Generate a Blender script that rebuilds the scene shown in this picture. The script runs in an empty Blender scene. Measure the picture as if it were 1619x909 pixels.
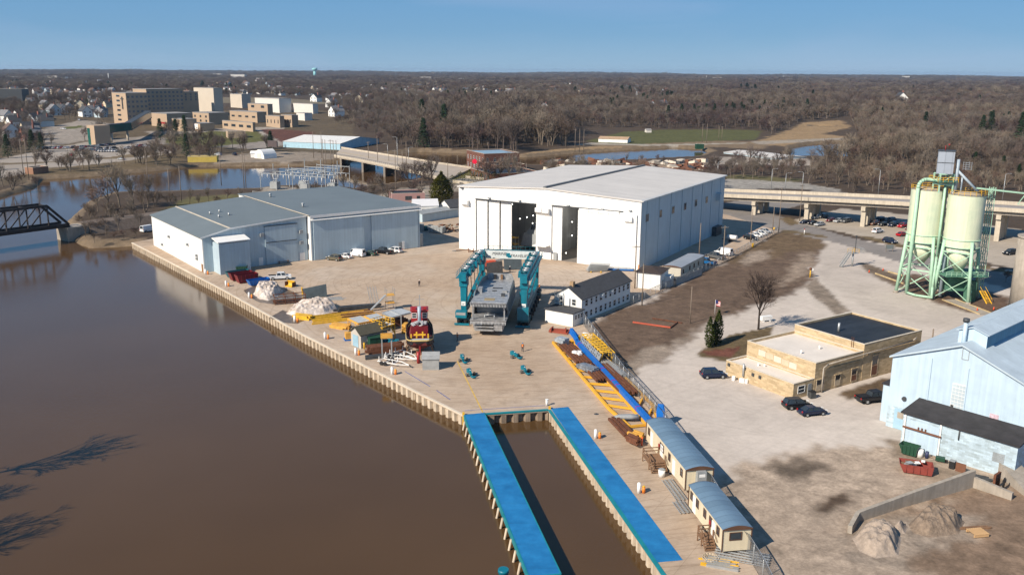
import bpy,bmesh,math,random
import numpy as np
from mathutils import Vector,Matrix
R=math.radians
SC=bpy.context.scene
COL=SC.collection
CAM_H,F_PX,HOR,ROLL=53.0,1415.0,113.0,0.0068
PITCH=math.atan((454.5-HOR)/F_PX)
FW=Vector((0,math.cos(PITCH),-math.sin(PITCH)))
UP0=Vector((0,math.sin(PITCH),math.cos(PITCH)))
RT0=Vector((1,0,0))
RT=math.cos(ROLL)*RT0+math.sin(ROLL)*UP0
UP=-math.sin(ROLL)*RT0+math.cos(ROLL)*UP0
cam=bpy.data.cameras.new('camera')
cam.sensor_width=36;cam.lens=F_PX/1619*36;cam.clip_start=1;cam.clip_end=40000
camo=bpy.data.objects.new('camera',cam);COL.objects.link(camo)
mw=Matrix((RT,UP,-FW)).transposed().to_4x4();mw.translation=(0,0,CAM_H)
camo.matrix_world=mw
SC.camera=camo
SUN_EL,SUN_AZ=R(36),R(49)          # the sun stands behind the camera's left shoulder
sdir=Vector((-math.cos(SUN_EL)*math.sin(SUN_AZ),-math.cos(SUN_EL)*math.cos(SUN_AZ),math.sin(SUN_EL)))
wd=bpy.data.worlds.new('World');SC.world=wd;wd.use_nodes=True
nt=wd.node_tree;nt.nodes.clear()
sky=nt.nodes.new('ShaderNodeTexSky');sky.sky_type='NISHITA';sky.sun_disc=False
sky.sun_elevation=SUN_EL;sky.sun_rotation=math.atan2(sdir.x,sdir.y)
sky.altitude=200;sky.air_density=1.0;sky.dust_density=0.15;sky.ozone_density=2.2
hsv=nt.nodes.new('ShaderNodeHueSaturation');hsv.inputs['Saturation'].default_value=1.0
tcw=nt.nodes.new('ShaderNodeTexCoord');mpw=nt.nodes.new('ShaderNodeMapping');mpw.inputs['Scale'].default_value=(1.5,1.5,9)
nzw=nt.nodes.new('ShaderNodeTexNoise');nzw.inputs['Scale'].default_value=2.2;nzw.inputs['Detail'].default_value=6;nzw.inputs['Distortion'].default_value=0.6
rpw=nt.nodes.new('ShaderNodeValToRGB');rpw.color_ramp.elements[0].position=0.5;rpw.color_ramp.elements[1].position=0.85
rpw.color_ramp.elements[0].color=(0,0,0,1);rpw.color_ramp.elements[1].color=(0.22,0.22,0.22,1)
mxw=nt.nodes.new('ShaderNodeMix');mxw.data_type='RGBA'
bg=nt.nodes.new('ShaderNodeBackground');bg.inputs['Strength'].default_value=0.08
out=nt.nodes.new('ShaderNodeOutputWorld')
L=nt.links.new;SKYK=8.0
tint=nt.nodes.new('ShaderNodeMix');tint.data_type='RGBA';tint.blend_type='MULTIPLY';tint.inputs[0].default_value=1;tint.inputs[7].default_value=(0.72,0.93,1.35,1)
spw=nt.nodes.new('ShaderNodeSeparateXYZ');grw=nt.nodes.new('ShaderNodeValToRGB');e=grw.color_ramp.elements;e.new(0.04);e.new(0.09)
for i,(q,c) in enumerate(((0.0,(.33,.53,.75)),(0.04,(.20,.42,.68)),(0.09,(.16,.385,.67)),(1.0,(.02,.105,.27)))): e[i].position=q;e[i].color=(*c,1)
gmw=nt.nodes.new('ShaderNodeMix');gmw.data_type='RGBA';gmw.inputs[0].default_value=0.88;scw=nt.nodes.new('ShaderNodeMix');scw.data_type='RGBA';scw.blend_type='MULTIPLY';scw.inputs[0].default_value=1;scw.inputs[7].default_value=(SKYK,SKYK,SKYK,1)
L(tcw.outputs['Generated'],spw.inputs[0]);L(spw.outputs[2],grw.inputs[0]);L(grw.outputs[0],scw.inputs[6]);L(sky.outputs[0],tint.inputs[6]);L(tint.outputs[2],gmw.inputs[6]);L(scw.outputs[2],gmw.inputs[7]);L(gmw.outputs[2],hsv.inputs['Color']);L(tcw.outputs['Generated'],mpw.inputs[0]);L(mpw.outputs[0],nzw.inputs['Vector'])
L(nzw.outputs[0],rpw.inputs[0]);L(rpw.outputs[0],mxw.inputs[0]);L(hsv.outputs[0],mxw.inputs[6]);mxw.inputs[7].default_value=(4.6,5.2,7.4,1)
L(mxw.outputs[2],bg.inputs[0]);L(bg.outputs[0],out.inputs[0])
sl=bpy.data.lights.new('sun','SUN');sl.energy=5.0;sl.angle=R(0.5);sl.color=(1,0.885,0.74)
so=bpy.data.objects.new('sun',sl);COL.objects.link(so);so.rotation_euler=sdir.to_track_quat('Z','Y').to_euler();so.location=(-200,-100,300)
vs=SC.view_settings;vs.view_transform='Standard';vs.look='None';vs.gamma=1;vs.exposure=0.42;vs.use_curve_mapping=False
cy=SC.cycles;cy.max_bounces=5;cy.diffuse_bounces=3;cy.glossy_bounces=3;cy.transmission_bounces=3;cy.transparent_max_bounces=6;cy.volume_bounces=0
cy.volume_step_rate=4;cy.use_fast_gi=False
def ray(px,py):
 return FW+(px-809.5)/F_PX*RT-(py-454.5)/F_PX*UP
def gp(px,py,z=0.0):
 d=ray(px,py);t=(z-CAM_H)/d.z
 return Vector((d.x*t,d.y*t,z))
def proj(X):
 v=Vector(X)-Vector((0,0,CAM_H));d=v.dot(FW)
 return 809.5+F_PX*v.dot(RT)/d,454.5-F_PX*v.dot(UP)/d
def zat(py,X):
 lo,hi=-5.0,120.0
 for _ in range(40):
  m=(lo+hi)/2
  if proj((X[0],X[1],m))[1]>py: lo=m
  else: hi=m
 return lo
def rootmat(root):
 while root.parent: root=root.parent
 return Matrix.LocRotScale(root.location,root.rotation_euler,None)
def hit(root,px,py,axis,val):
 """local point where the pixel's ray meets the plane local[axis]==val of a thing"""
 mi=rootmat(root).inverted()
 o=mi @ Vector((0,0,CAM_H));d=mi.to_3x3() @ ray(px,py)
 return o+d*((val-o[axis])/d[axis])
def smooth(a,b,x):
 t=np.clip((x-a)/(b-a),0,1);return t*t*(3-2*t)
rng=np.random.default_rng(7)
_ph=rng.uniform(0,6.28,(24,3));
def lownoise(x,y,scale,k=0):
 s=0
 for i in range(5):
  a=_ph[(k*5+i) % 24]
  s=s+np.sin((x*math.cos(a[0])+y*math.sin(a[0]))/scale*(1+0.35*i)+a[1])/5
 return s
def TZ0(x,y):
 """height of dry land"""
 x=np.asarray(x,float);y=np.asarray(y,float)
 ys=545+330*smooth(-60,190,x)
 z=11*smooth(ys,ys+520,y)
 z=z+5*lownoise(x,y,160,1)*smooth(ys+60,ys+900,y)
 dd=np.hypot(x,y)
 z=z+(6*lownoise(x,y,900,2))*smooth(2500,6000,dd)+9*smooth(5200,8500,dd)+24*smooth(6500,9000,dd)*lownoise(x,y,520,3)
 return z
GT=80*1.004 **np.arange(1300)
def gt(px,py):
 """pixel ->point on the (dry) terrain"""
 d=ray(px,py);t=GT;h=CAM_H+d.z*t-TZ0(d.x*t,d.y*t);i=int(np.argmax(h<=0))
 if i==0: i=len(t)-1
 k=h[i-1]/(h[i-1]-h[i]+1e-9);q=t[i-1]+(t[i]-t[i-1])*min(1,max(0,k));X=d.x*q,d.y*q
 return Vector((*X,float(TZ0(*X))))
class MB:
 def __init__(s): s.v=[];s.f=[];s.m=[];s.sm=[]
 def face(s,pts,m=0,smooth=False):
  n=len(s.v);s.v.extend([tuple(p) for p in pts]);s.f.append(tuple(range(n,n+len(pts))));s.m.append(m);s.sm.append(smooth)
 def mesh(s,verts,faces,m=0,smooth=False):
  n=len(s.v);s.v.extend([tuple(p) for p in verts])
  for f in faces: s.f.append(tuple(i+n for i in f));s.m.append(m);s.sm.append(smooth)
 def hexa(s,p,m=0):   # 8 corners: bottom 4 ccw, top 4 ccw
  s.mesh(p,[(3,2,1,0),(4,5,6,7),(0,1,5,4),(1,2,6,5),(2,3,7,6),(3,0,4,7)],m)
 def box(s,x0,y0,z0,x1,y1,z1,m=0):
  s.hexa([(x0,y0,z0),(x1,y0,z0),(x1,y1,z0),(x0,y1,z0),(x0,y0,z1),(x1,y0,z1),(x1,y1,z1),(x0,y1,z1)],m)
 def cbox(s,c,sz,rz=0,m=0,ry=0,rx=0):
  M=Matrix.Translation(c) @ Matrix.Rotation(rz,4,'Z') @ Matrix.Rotation(ry,4,'Y') @ Matrix.Rotation(rx,4,'X')
  a,b,d=sz[0]/2,sz[1]/2,sz[2]/2
  s.hexa([M @ Vector(q) for q in ((-a,-b,-d),(a,-b,-d),(a,b,-d),(-a,b,-d),(-a,-b,d),(a,-b,d),(a,b,d),(-a,b,d))],m)
 def beam(s,p,q,w,h=None,m=0,up=(0,0,1)):
  p=Vector(p);q=Vector(q);h=h or w;d=(q-p)
  if d.length<1e-6: return
  d.normalize();u=Vector(up)
  if abs(d.dot(u))>0.98: u=Vector((0,1,0))
  sx=d.cross(u).normalized()*w/2;sz=sx.cross(d).normalized()*h/2
  s.hexa([p-sx-sz,p+sx-sz,q+sx-sz,q-sx-sz,p-sx+sz,p+sx+sz,q+sx+sz,q-sx+sz],m)
 def cyl(s,p,q,r0,r1=None,n=8,m=0,caps=True,smooth=True):
  p=Vector(p);q=Vector(q);r1=r0 if r1 is None else r1;d=(q-p).normalized()
  u=Vector((0,0,1)) if abs(d.z)<0.9 else Vector((1,0,0))
  a=d.cross(u).normalized();b=d.cross(a)
  A=[p+(a*math.cos(6.28318*i/n)+b*math.sin(6.28318*i/n))*r0 for i in range(n)]
  B=[q+(a*math.cos(6.28318*i/n)+b*math.sin(6.28318*i/n))*r1 for i in range(n)]
  k=len(s.v);s.v.extend([tuple(x) for x in A+B])
  for i in range(n):
   j=(i+1) % n;s.f.append((k+i,k+n+i,k+n+j,k+j));s.m.append(m);s.sm.append(smooth)
  if caps:
   if r0>0.001: s.f.append(tuple(k+i for i in range(n)));s.m.append(m);s.sm.append(False)
   if r1>0.001: s.f.append(tuple(k+n+i for i in reversed(range(n))));s.m.append(m);s.sm.append(False)
 def tube(s,pts,r,n=6,m=0):
  for a,b in zip(pts[:-1],pts[1:]): s.cyl(a,b,r,r,n,m)
 def prism(s,poly,z0,z1,m=0,mt=None,bottom=True):
  n=len(poly);P=[(p[0],p[1]) for p in poly]
  area=sum(P[i][0]*P[(i+1) % n][1]-P[(i+1) % n][0]*P[i][1] for i in range(n))
  if area<0: P.reverse()
  k=len(s.v);s.v.extend([(x,y,z0) for x,y in P]+[(x,y,z1) for x,y in P])
  for i in range(n):
   j=(i+1) % n;s.f.append((k+i,k+j,k+n+j,k+n+i));s.m.append(m);s.sm.append(False)
  s.f.append(tuple(k+n+i for i in range(n)));s.m.append(m if mt is None else mt);s.sm.append(False)
  if bottom: s.f.append(tuple(k+i for i in reversed(range(n))));s.m.append(m);s.sm.append(False)
 def ball(s,c,r,nu=10,nv=6,m=0,sz=1.0,smooth=True):
  c=Vector(c);V=[];Fc=[]
  for j in range(nv+1):
   t=math.pi*j/nv
   for i in range(nu):
    a=6.28318*i/nu;V.append(c+Vector((r*math.sin(t)*math.cos(a),r*math.sin(t)*math.sin(a),r*sz*math.cos(t))))
  for j in range(nv):
   for i in range(nu):
    k=(i+1) % nu;Fc.append((j*nu+i,(j+1)*nu+i,(j+1)*nu+k,j*nu+k))
  s.mesh(V,Fc,m,smooth)
 def loft(s,rings,m=0,smooth=False,caps=True):
  n=len(rings[0]);k=len(s.v)
  for r in rings: s.v.extend([tuple(p) for p in r])
  for j in range(len(rings)-1):
   for i in range(n):
    i2=(i+1) % n;s.f.append((k+j*n+i,k+j*n+i2,k+(j+1)*n+i2,k+(j+1)*n+i));s.m.append(m);s.sm.append(smooth)
  if caps:
   s.f.append(tuple(k+i for i in reversed(range(n))));s.m.append(m);s.sm.append(False)
   e=k+(len(rings)-1)*n;s.f.append(tuple(e+i for i in range(n)));s.m.append(m);s.sm.append(False)
 def build(s,name,mats,parent=None,world=False,objmat=False,recalc=True):
  me=bpy.data.meshes.new(name)
  V=s.v
  if world and parent is not None:
   mi=rootmat(parent).inverted();V=[tuple(mi @ Vector(p)) for p in V]
  me.from_pydata(V,[],s.f)
  if not isinstance(mats,(list,tuple)): mats=[mats]
  for m in mats: me.materials.append(m)
  me.polygons.foreach_set('material_index',s.m);me.polygons.foreach_set('use_smooth',s.sm)
  if recalc and len(s.f)<30000:
   b=bmesh.new();b.from_mesh(me);bmesh.ops.remove_doubles(b,verts=b.verts,dist=1e-4) if False else None
   bmesh.ops.recalc_face_normals(b,faces=b.faces);b.to_mesh(me);b.free()
  me.update()
  o=bpy.data.objects.new(name,me);COL.objects.link(o)
  if parent is not None: o.parent=parent
  if objmat:
   for i,m in enumerate(mats): o.material_slots[i].link='OBJECT';o.material_slots[i].material=m
  return o
def tag(o,label=None,cat=None,group=None,kind=None):
 if label: o['label']=label
 if cat: o['category']=cat
 if group: o['group']=group
 if kind: o['kind']=kind
 return o
def root(name,label,cat,loc=(0,0,0),rz=0.0,group=None):
 o=bpy.data.objects.new(name,None);COL.objects.link(o);o.location=loc;o.rotation_euler=(0,0,rz);o.empty_display_size=0.5
 return tag(o,label,cat,group)
def frame(name,label,cat,A,B,group=None,z=None):
 A=Vector(A);B=Vector(B);d=B-A
 o=root(name,label,cat,(A.x,A.y,A.z if z is None else z),math.atan2(d.y,d.x),group)
 return o,math.hypot(d.x,d.y)
def dup(r,loc,rz=0.0,label=None,group=None,mats=None,scale=None):
 """copy of a thing with its parts and sub-parts;mats: {part name stem: material} for slots linked to the object"""
 c=r.copy();COL.objects.link(c);c.location=loc;c.rotation_euler=(0,0,rz)
 if scale: c.scale=scale
 if label: c['label']=label
 if group: c['group']=group
 for ch in r.children:
  d=ch.copy();COL.objects.link(d);d.parent=c
  if mats and ch.name.split('.')[0] in mats: d.material_slots[0].link='OBJECT';d.material_slots[0].material=mats[ch.name.split('.')[0]]
  for g in ch.children:
   e=g.copy();COL.objects.link(e);e.parent=d
 return c
MATS={}
def mat(name,col,rough=0.7,var=0.12,scale=0.6,metal=0.0,stripes=None,bump=0.0,bscale=8.0,col2=None,spec=0.4,detail=4.0,streak=0.0,objvar=0.0,brick=None,posvar=0.0):
 if name in MATS: return MATS[name]
 m=bpy.data.materials.new(name);m.use_nodes=True;n=m.node_tree.nodes;l=m.node_tree.links.new
 p=n['Principled BSDF'];p.inputs['Roughness'].default_value=rough;p.inputs['Metallic'].default_value=metal;p.inputs['Specular IOR Level'].default_value=spec
 tc=n.new('ShaderNodeTexCoord')
 nz=n.new('ShaderNodeTexNoise');nz.inputs['Scale'].default_value=scale;nz.inputs['Detail'].default_value=detail;nz.inputs['Roughness'].default_value=0.65
 l(tc.outputs['Object'],nz.inputs['Vector'])
 rp=n.new('ShaderNodeValToRGB');rp.color_ramp.elements[0].position=0.3;rp.color_ramp.elements[1].position=0.7
 c2=col2 or tuple(min(1,c*(1+var)) for c in col);c1=tuple(c*(1-var) for c in col)
 rp.color_ramp.elements[0].color=(*c1,1);rp.color_ramp.elements[1].color=(*c2,1)
 l(nz.outputs[0],rp.inputs[0]);last=rp.outputs[0];hgt=None
 def mul(a,b,fac=1.0):
  x=n.new('ShaderNodeMix');x.data_type='RGBA';x.blend_type='MULTIPLY';x.inputs[0].default_value=fac;l(a,x.inputs[6]);l(b,x.inputs[7]);return x.outputs[2]
 if brick:
  bk=n.new('ShaderNodeTexBrick');bk.inputs['Scale'].default_value=1.0;bk.inputs['Brick Width'].default_value=brick[0];bk.inputs['Row Height'].default_value=brick[1];bk.inputs['Mortar Size'].default_value=brick[2]
  bk.inputs['Color1'].default_value=(1,1,1,1);bk.inputs['Color2'].default_value=(0.68,0.66,0.62,1);bk.inputs['Mortar'].default_value=(0.8,0.8,0.78,1)
  sp=n.new('ShaderNodeSeparateXYZ');l(tc.outputs['Object'],sp.inputs[0]);ad=n.new('ShaderNodeMath');ad.operation='ADD';l(sp.outputs[0],ad.inputs[0]);l(sp.outputs[1],ad.inputs[1])
  cb=n.new('ShaderNodeCombineXYZ');l(ad.outputs[0],cb.inputs[0]);l(sp.outputs[2],cb.inputs[1]);l(cb.outputs[0],bk.inputs['Vector']);last=mul(last,bk.outputs[0])
 if stripes:      # ribbed sheet metal: period in metres across local x+y
  sp=n.new('ShaderNodeSeparateXYZ');l(tc.outputs['Object'],sp.inputs[0])
  ad=n.new('ShaderNodeMath');ad.operation='ADD';l(sp.outputs[0],ad.inputs[0]);l(sp.outputs[1],ad.inputs[1])
  if stripes[0]=='x': src=sp.outputs[0]
  elif stripes[0]=='y': src=sp.outputs[1]
  elif stripes[0]=='z': src=sp.outputs[2]
  else: src=ad.outputs[0]
  dv=n.new('ShaderNodeMath');dv.operation='MULTIPLY';dv.inputs[1].default_value=1/stripes[1];l(src,dv.inputs[0])
  fr=n.new('ShaderNodeMath');fr.operation='FRACT';l(dv.outputs[0],fr.inputs[0])
  sr=n.new('ShaderNodeValToRGB');e=sr.color_ramp.elements;e[0].position=0.0;e[0].color=(1-stripes[2],)*3+(1,);e[1].position=0.16;e[1].color=(1,1,1,1)
  l(fr.outputs[0],sr.inputs[0]);last=mul(last,sr.outputs[0]);hgt=sr.outputs[0]
  fl=n.new('ShaderNodeMath');fl.operation='FLOOR';l(dv.outputs[0],fl.inputs[0]);wn=n.new('ShaderNodeTexWhiteNoise');wn.noise_dimensions='1D';l(fl.outputs[0],wn.inputs['W'])
  pr=n.new('ShaderNodeMapRange');pr.inputs['To Min'].default_value=1-stripes[2]*0.5;pr.inputs['To Max'].default_value=1.0;l(wn.outputs['Value'],pr.inputs[0]);last=mul(last,pr.outputs[0])
 if streak:       # weather streaks running down
  mp=n.new('ShaderNodeMapping');mp.inputs['Scale'].default_value=(1.6,1.6,0.09);l(tc.outputs['Object'],mp.inputs[0])
  sn=n.new('ShaderNodeTexNoise');sn.inputs['Scale'].default_value=1.2;sn.inputs['Detail'].default_value=5;l(mp.outputs[0],sn.inputs['Vector'])
  sr=n.new('ShaderNodeMapRange');sr.inputs['From Min'].default_value=0.35;sr.inputs['From Max'].default_value=0.7;sr.inputs['To Min'].default_value=1-streak;sr.inputs['To Max'].default_value=1;l(sn.outputs[0],sr.inputs[0]);last=mul(last,sr.outputs[0])
 if objvar:
  oi=n.new('ShaderNodeObjectInfo');mr=n.new('ShaderNodeMapRange');mr.inputs['To Min'].default_value=1-objvar;mr.inputs['To Max'].default_value=1+objvar;l(oi.outputs['Random'],mr.inputs[0]);last=mul(last,mr.outputs[0])
 if posvar:
  ge=n.new('ShaderNodeNewGeometry');pn=n.new('ShaderNodeTexNoise');pn.inputs['Scale'].default_value=0.007;pn.inputs['Detail'].default_value=5;l(ge.outputs['Position'],pn.inputs['Vector'])
  pr=n.new('ShaderNodeValToRGB');e=pr.color_ramp.elements;e.new(.5);v=posvar
  for i,(q,c) in enumerate(((.36,(1-v,1-1.2*v,1-.9*v)),(.5,(1,1,1)),(.64,(1+v,1+.95*v,1+.6*v)))): e[i].position=q;e[i].color=(*c,1)
  l(pn.outputs[0],pr.inputs[0]);last=mul(last,pr.outputs[0])
 l(last,p.inputs['Base Color'])
 if bump:
  bn=n.new('ShaderNodeTexNoise');bn.inputs['Scale'].default_value=bscale;bn.inputs['Detail'].default_value=5;l(tc.outputs['Object'],bn.inputs['Vector'])
  bp=n.new('ShaderNodeBump');bp.inputs['Strength'].default_value=bump;bp.inputs['Distance'].default_value=0.1;l(bn.outputs[0],bp.inputs['Height']);l(bp.outputs[0],p.inputs['Normal'])
 elif hgt is not None:
  bp=n.new('ShaderNodeBump');bp.inputs['Strength'].default_value=0.5;bp.inputs['Distance'].default_value=0.05;l(hgt,bp.inputs['Height']);l(bp.outputs[0],p.inputs['Normal'])
 MATS[name]=m;return m
def emis(name,col,s):
 m=bpy.data.materials.new(name);m.use_nodes=True;p=m.node_tree.nodes['Principled BSDF'];p.inputs['Base Color'].default_value=(*col,1);p.inputs['Emission Color'].default_value=(*col,1);p.inputs['Emission Strength'].default_value=s;return m
GLASS=mat('window_glass',(0.03,0.04,0.05),0.08,0.2,0.5,spec=0.6)
WHITE=mat('white_paint',(0.78,0.78,0.76),0.5,0.04,0.5)
WHITEW=mat('weathered_white_paint',(0.74,0.74,0.72),0.6,0.07,0.7,streak=0.08)
TEAL=mat('teal_paint',(0.006,0.17,0.24),0.4,0.15,0.8,streak=0.15)
TEALD=mat('dark_teal_paint',(0.004,0.09,0.12),0.5,0.2,1.0)
YELLOW=mat('yellow_paint',(0.72,0.42,0.03),0.5,0.15,0.9,streak=0.15)
ORANGE=mat('orange_paint',(0.75,0.22,0.03),0.5,0.1)
STEEL=mat('galvanised_steel',(0.42,0.44,0.45),0.45,0.12,2.0,metal=0.5)
DSTEEL=mat('dark_steel',(0.07,0.075,0.08),0.55,0.25,1.5,metal=0.3)
RUST=mat('rusty_steel',(0.13,0.05,0.025),0.85,0.35,1.6)
REDP=mat('red_paint',(0.32,0.024,0.026),0.45,0.12)
MAROON=mat('maroon_paint',(0.17,0.012,0.02),0.45,0.18,1.0,streak=0.2)
BLACK=mat('black_rubber',(0.015,0.015,0.016),0.7,0.2,3)
ALU=mat('bare_aluminium',(0.46,0.47,0.48),0.42,0.3,1.2,metal=0.45,detail=9,streak=0.3)
BLUE=mat('blue_paint',(0.005,0.12,0.42),0.45,0.12,0.6)
CONC=mat('bare_concrete',(0.36,0.32,0.27),0.9,0.16,0.5,bump=0.2,streak=0.2)
WOOD=mat('weathered_wood',(0.2,0.115,0.065),0.8,0.25,2.0)
GREYP=mat('grey_paint',(0.3,0.32,0.33),0.6,0.12,0.8,streak=0.12)
POLEW=mat('grey_pole_wood',(0.2,0.16,0.125),0.85,0.2,1.5)
# ================================================================== GROUND AND WATER
WZ=-1.8
def g2(px,py,z=0.0):
 p=gp(px,py,z);return (p.x,p.y)
def gt2(px,py):
 p=gt(px,py);return (p.x,p.y)
riv_px=[(-60,325),(0,312),(30,303),(53,296),(62,284),(150,279),(250,270),(300,264),(400,263),(480,262),(535,257),(600,247),(660,240),(740,243),
          (830,249),(930,241),(985,238),(1060,234),(1110,236),(1125,242),(1105,250),(1020,255),(930,259),(850,264),(740,263),(700,272),(650,290),(560,302),(530,298),
          (460,297),(400,303),(300,306),(180,309),(145,322),(118,345),(106,374),(150,391),(214,388),(365,450),(492,520),(666,608),(738,638),(885,630),(910,648),(1064,882),(1150,1010)]
RIV=[g2(x,y,WZ) for x,y in riv_px]+[(45,40),(-58,40),(-68,80),(-74,106),(-104,148),(-155,215),(-200,262)]
PONDS=[[g2(*p,WZ) for p in [(1245,250),(1250,234),(1275,229),(1320,225.5),(1392,227),(1360,238),(1340,250)]],
         [g2(*p,WZ) for p in [(1280,202.5),(1287,199.5),(1315,199.5),(1318,203)]]]
def inside(poly,x,y):
 r=np.zeros(x.shape,bool);n=len(poly)
 for i in range(n):
  x0,y0=poly[i];x1,y1=poly[(i+1) % n]
  if y0==y1: continue
  c=((y0>y) !=(y1>y)) & (x<(x1-x0)*(y-y0)/(y1-y0)+x0);r ^=c
 return r
def sdist(poly,x,y):
 """signed distance,negative inside"""
 d=np.full(x.shape,1e9);n=len(poly)
 for i in range(n):
  x0,y0=poly[i];x1,y1=poly[(i+1) % n];ex,ey=x1-x0,y1-y0;l2=ex*ex+ey*ey+1e-9
  t=np.clip(((x-x0)*ex+(y-y0)*ey)/l2,0,1);d=np.minimum(d,np.hypot(x-x0-t*ex,y-y0-t*ey))
 return np.where(inside(poly,x,y),-d,d)
YARD_PX=[(208,384),(350,457.5),(480,530),(656,619),(733,657),(867,648),(1045,905),(1120,1010),(1240,1010),(1200,909),(1118,772),(1035,655),(985,598),(921,510),(1000,480),(1076,447),(1157,408),(1232,366),(1150,340),(1000,318),(700,318),(560,330),(390,330),(240,378)]
YARD=[g2(*p) for p in YARD_PX]
def vwater(x,y):
 s=sdist(RIV,x,y)
 for p in PONDS: s=np.minimum(s,sdist(p,x,y))
 return s
def fbm(x,y,s,k=0):
 return lownoise(x,y,s,k)*0.5+lownoise(y,-x,s*0.43,k+1)*0.3+lownoise(x+y,x-y,s*0.19,k+2)*0.2
C_FLOOR=(0.085,0.062,0.045);C_LAWN=(0.115,0.125,0.04);C_DEAD=(0.17,0.125,0.07);C_TAN=(0.36,0.25,0.14)
C_LOT=(0.535,0.475,0.42);C_ASPH=(0.235,0.215,0.20);C_DIRT=(0.155,0.108,0.078);C_MUD=(0.42,0.335,0.26);C_PARK=(0.34,0.30,0.26)
def P0(*pts): return [g2(*p) for p in pts]
def PT(*pts): return [gt2(*p) for p in pts]
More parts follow.
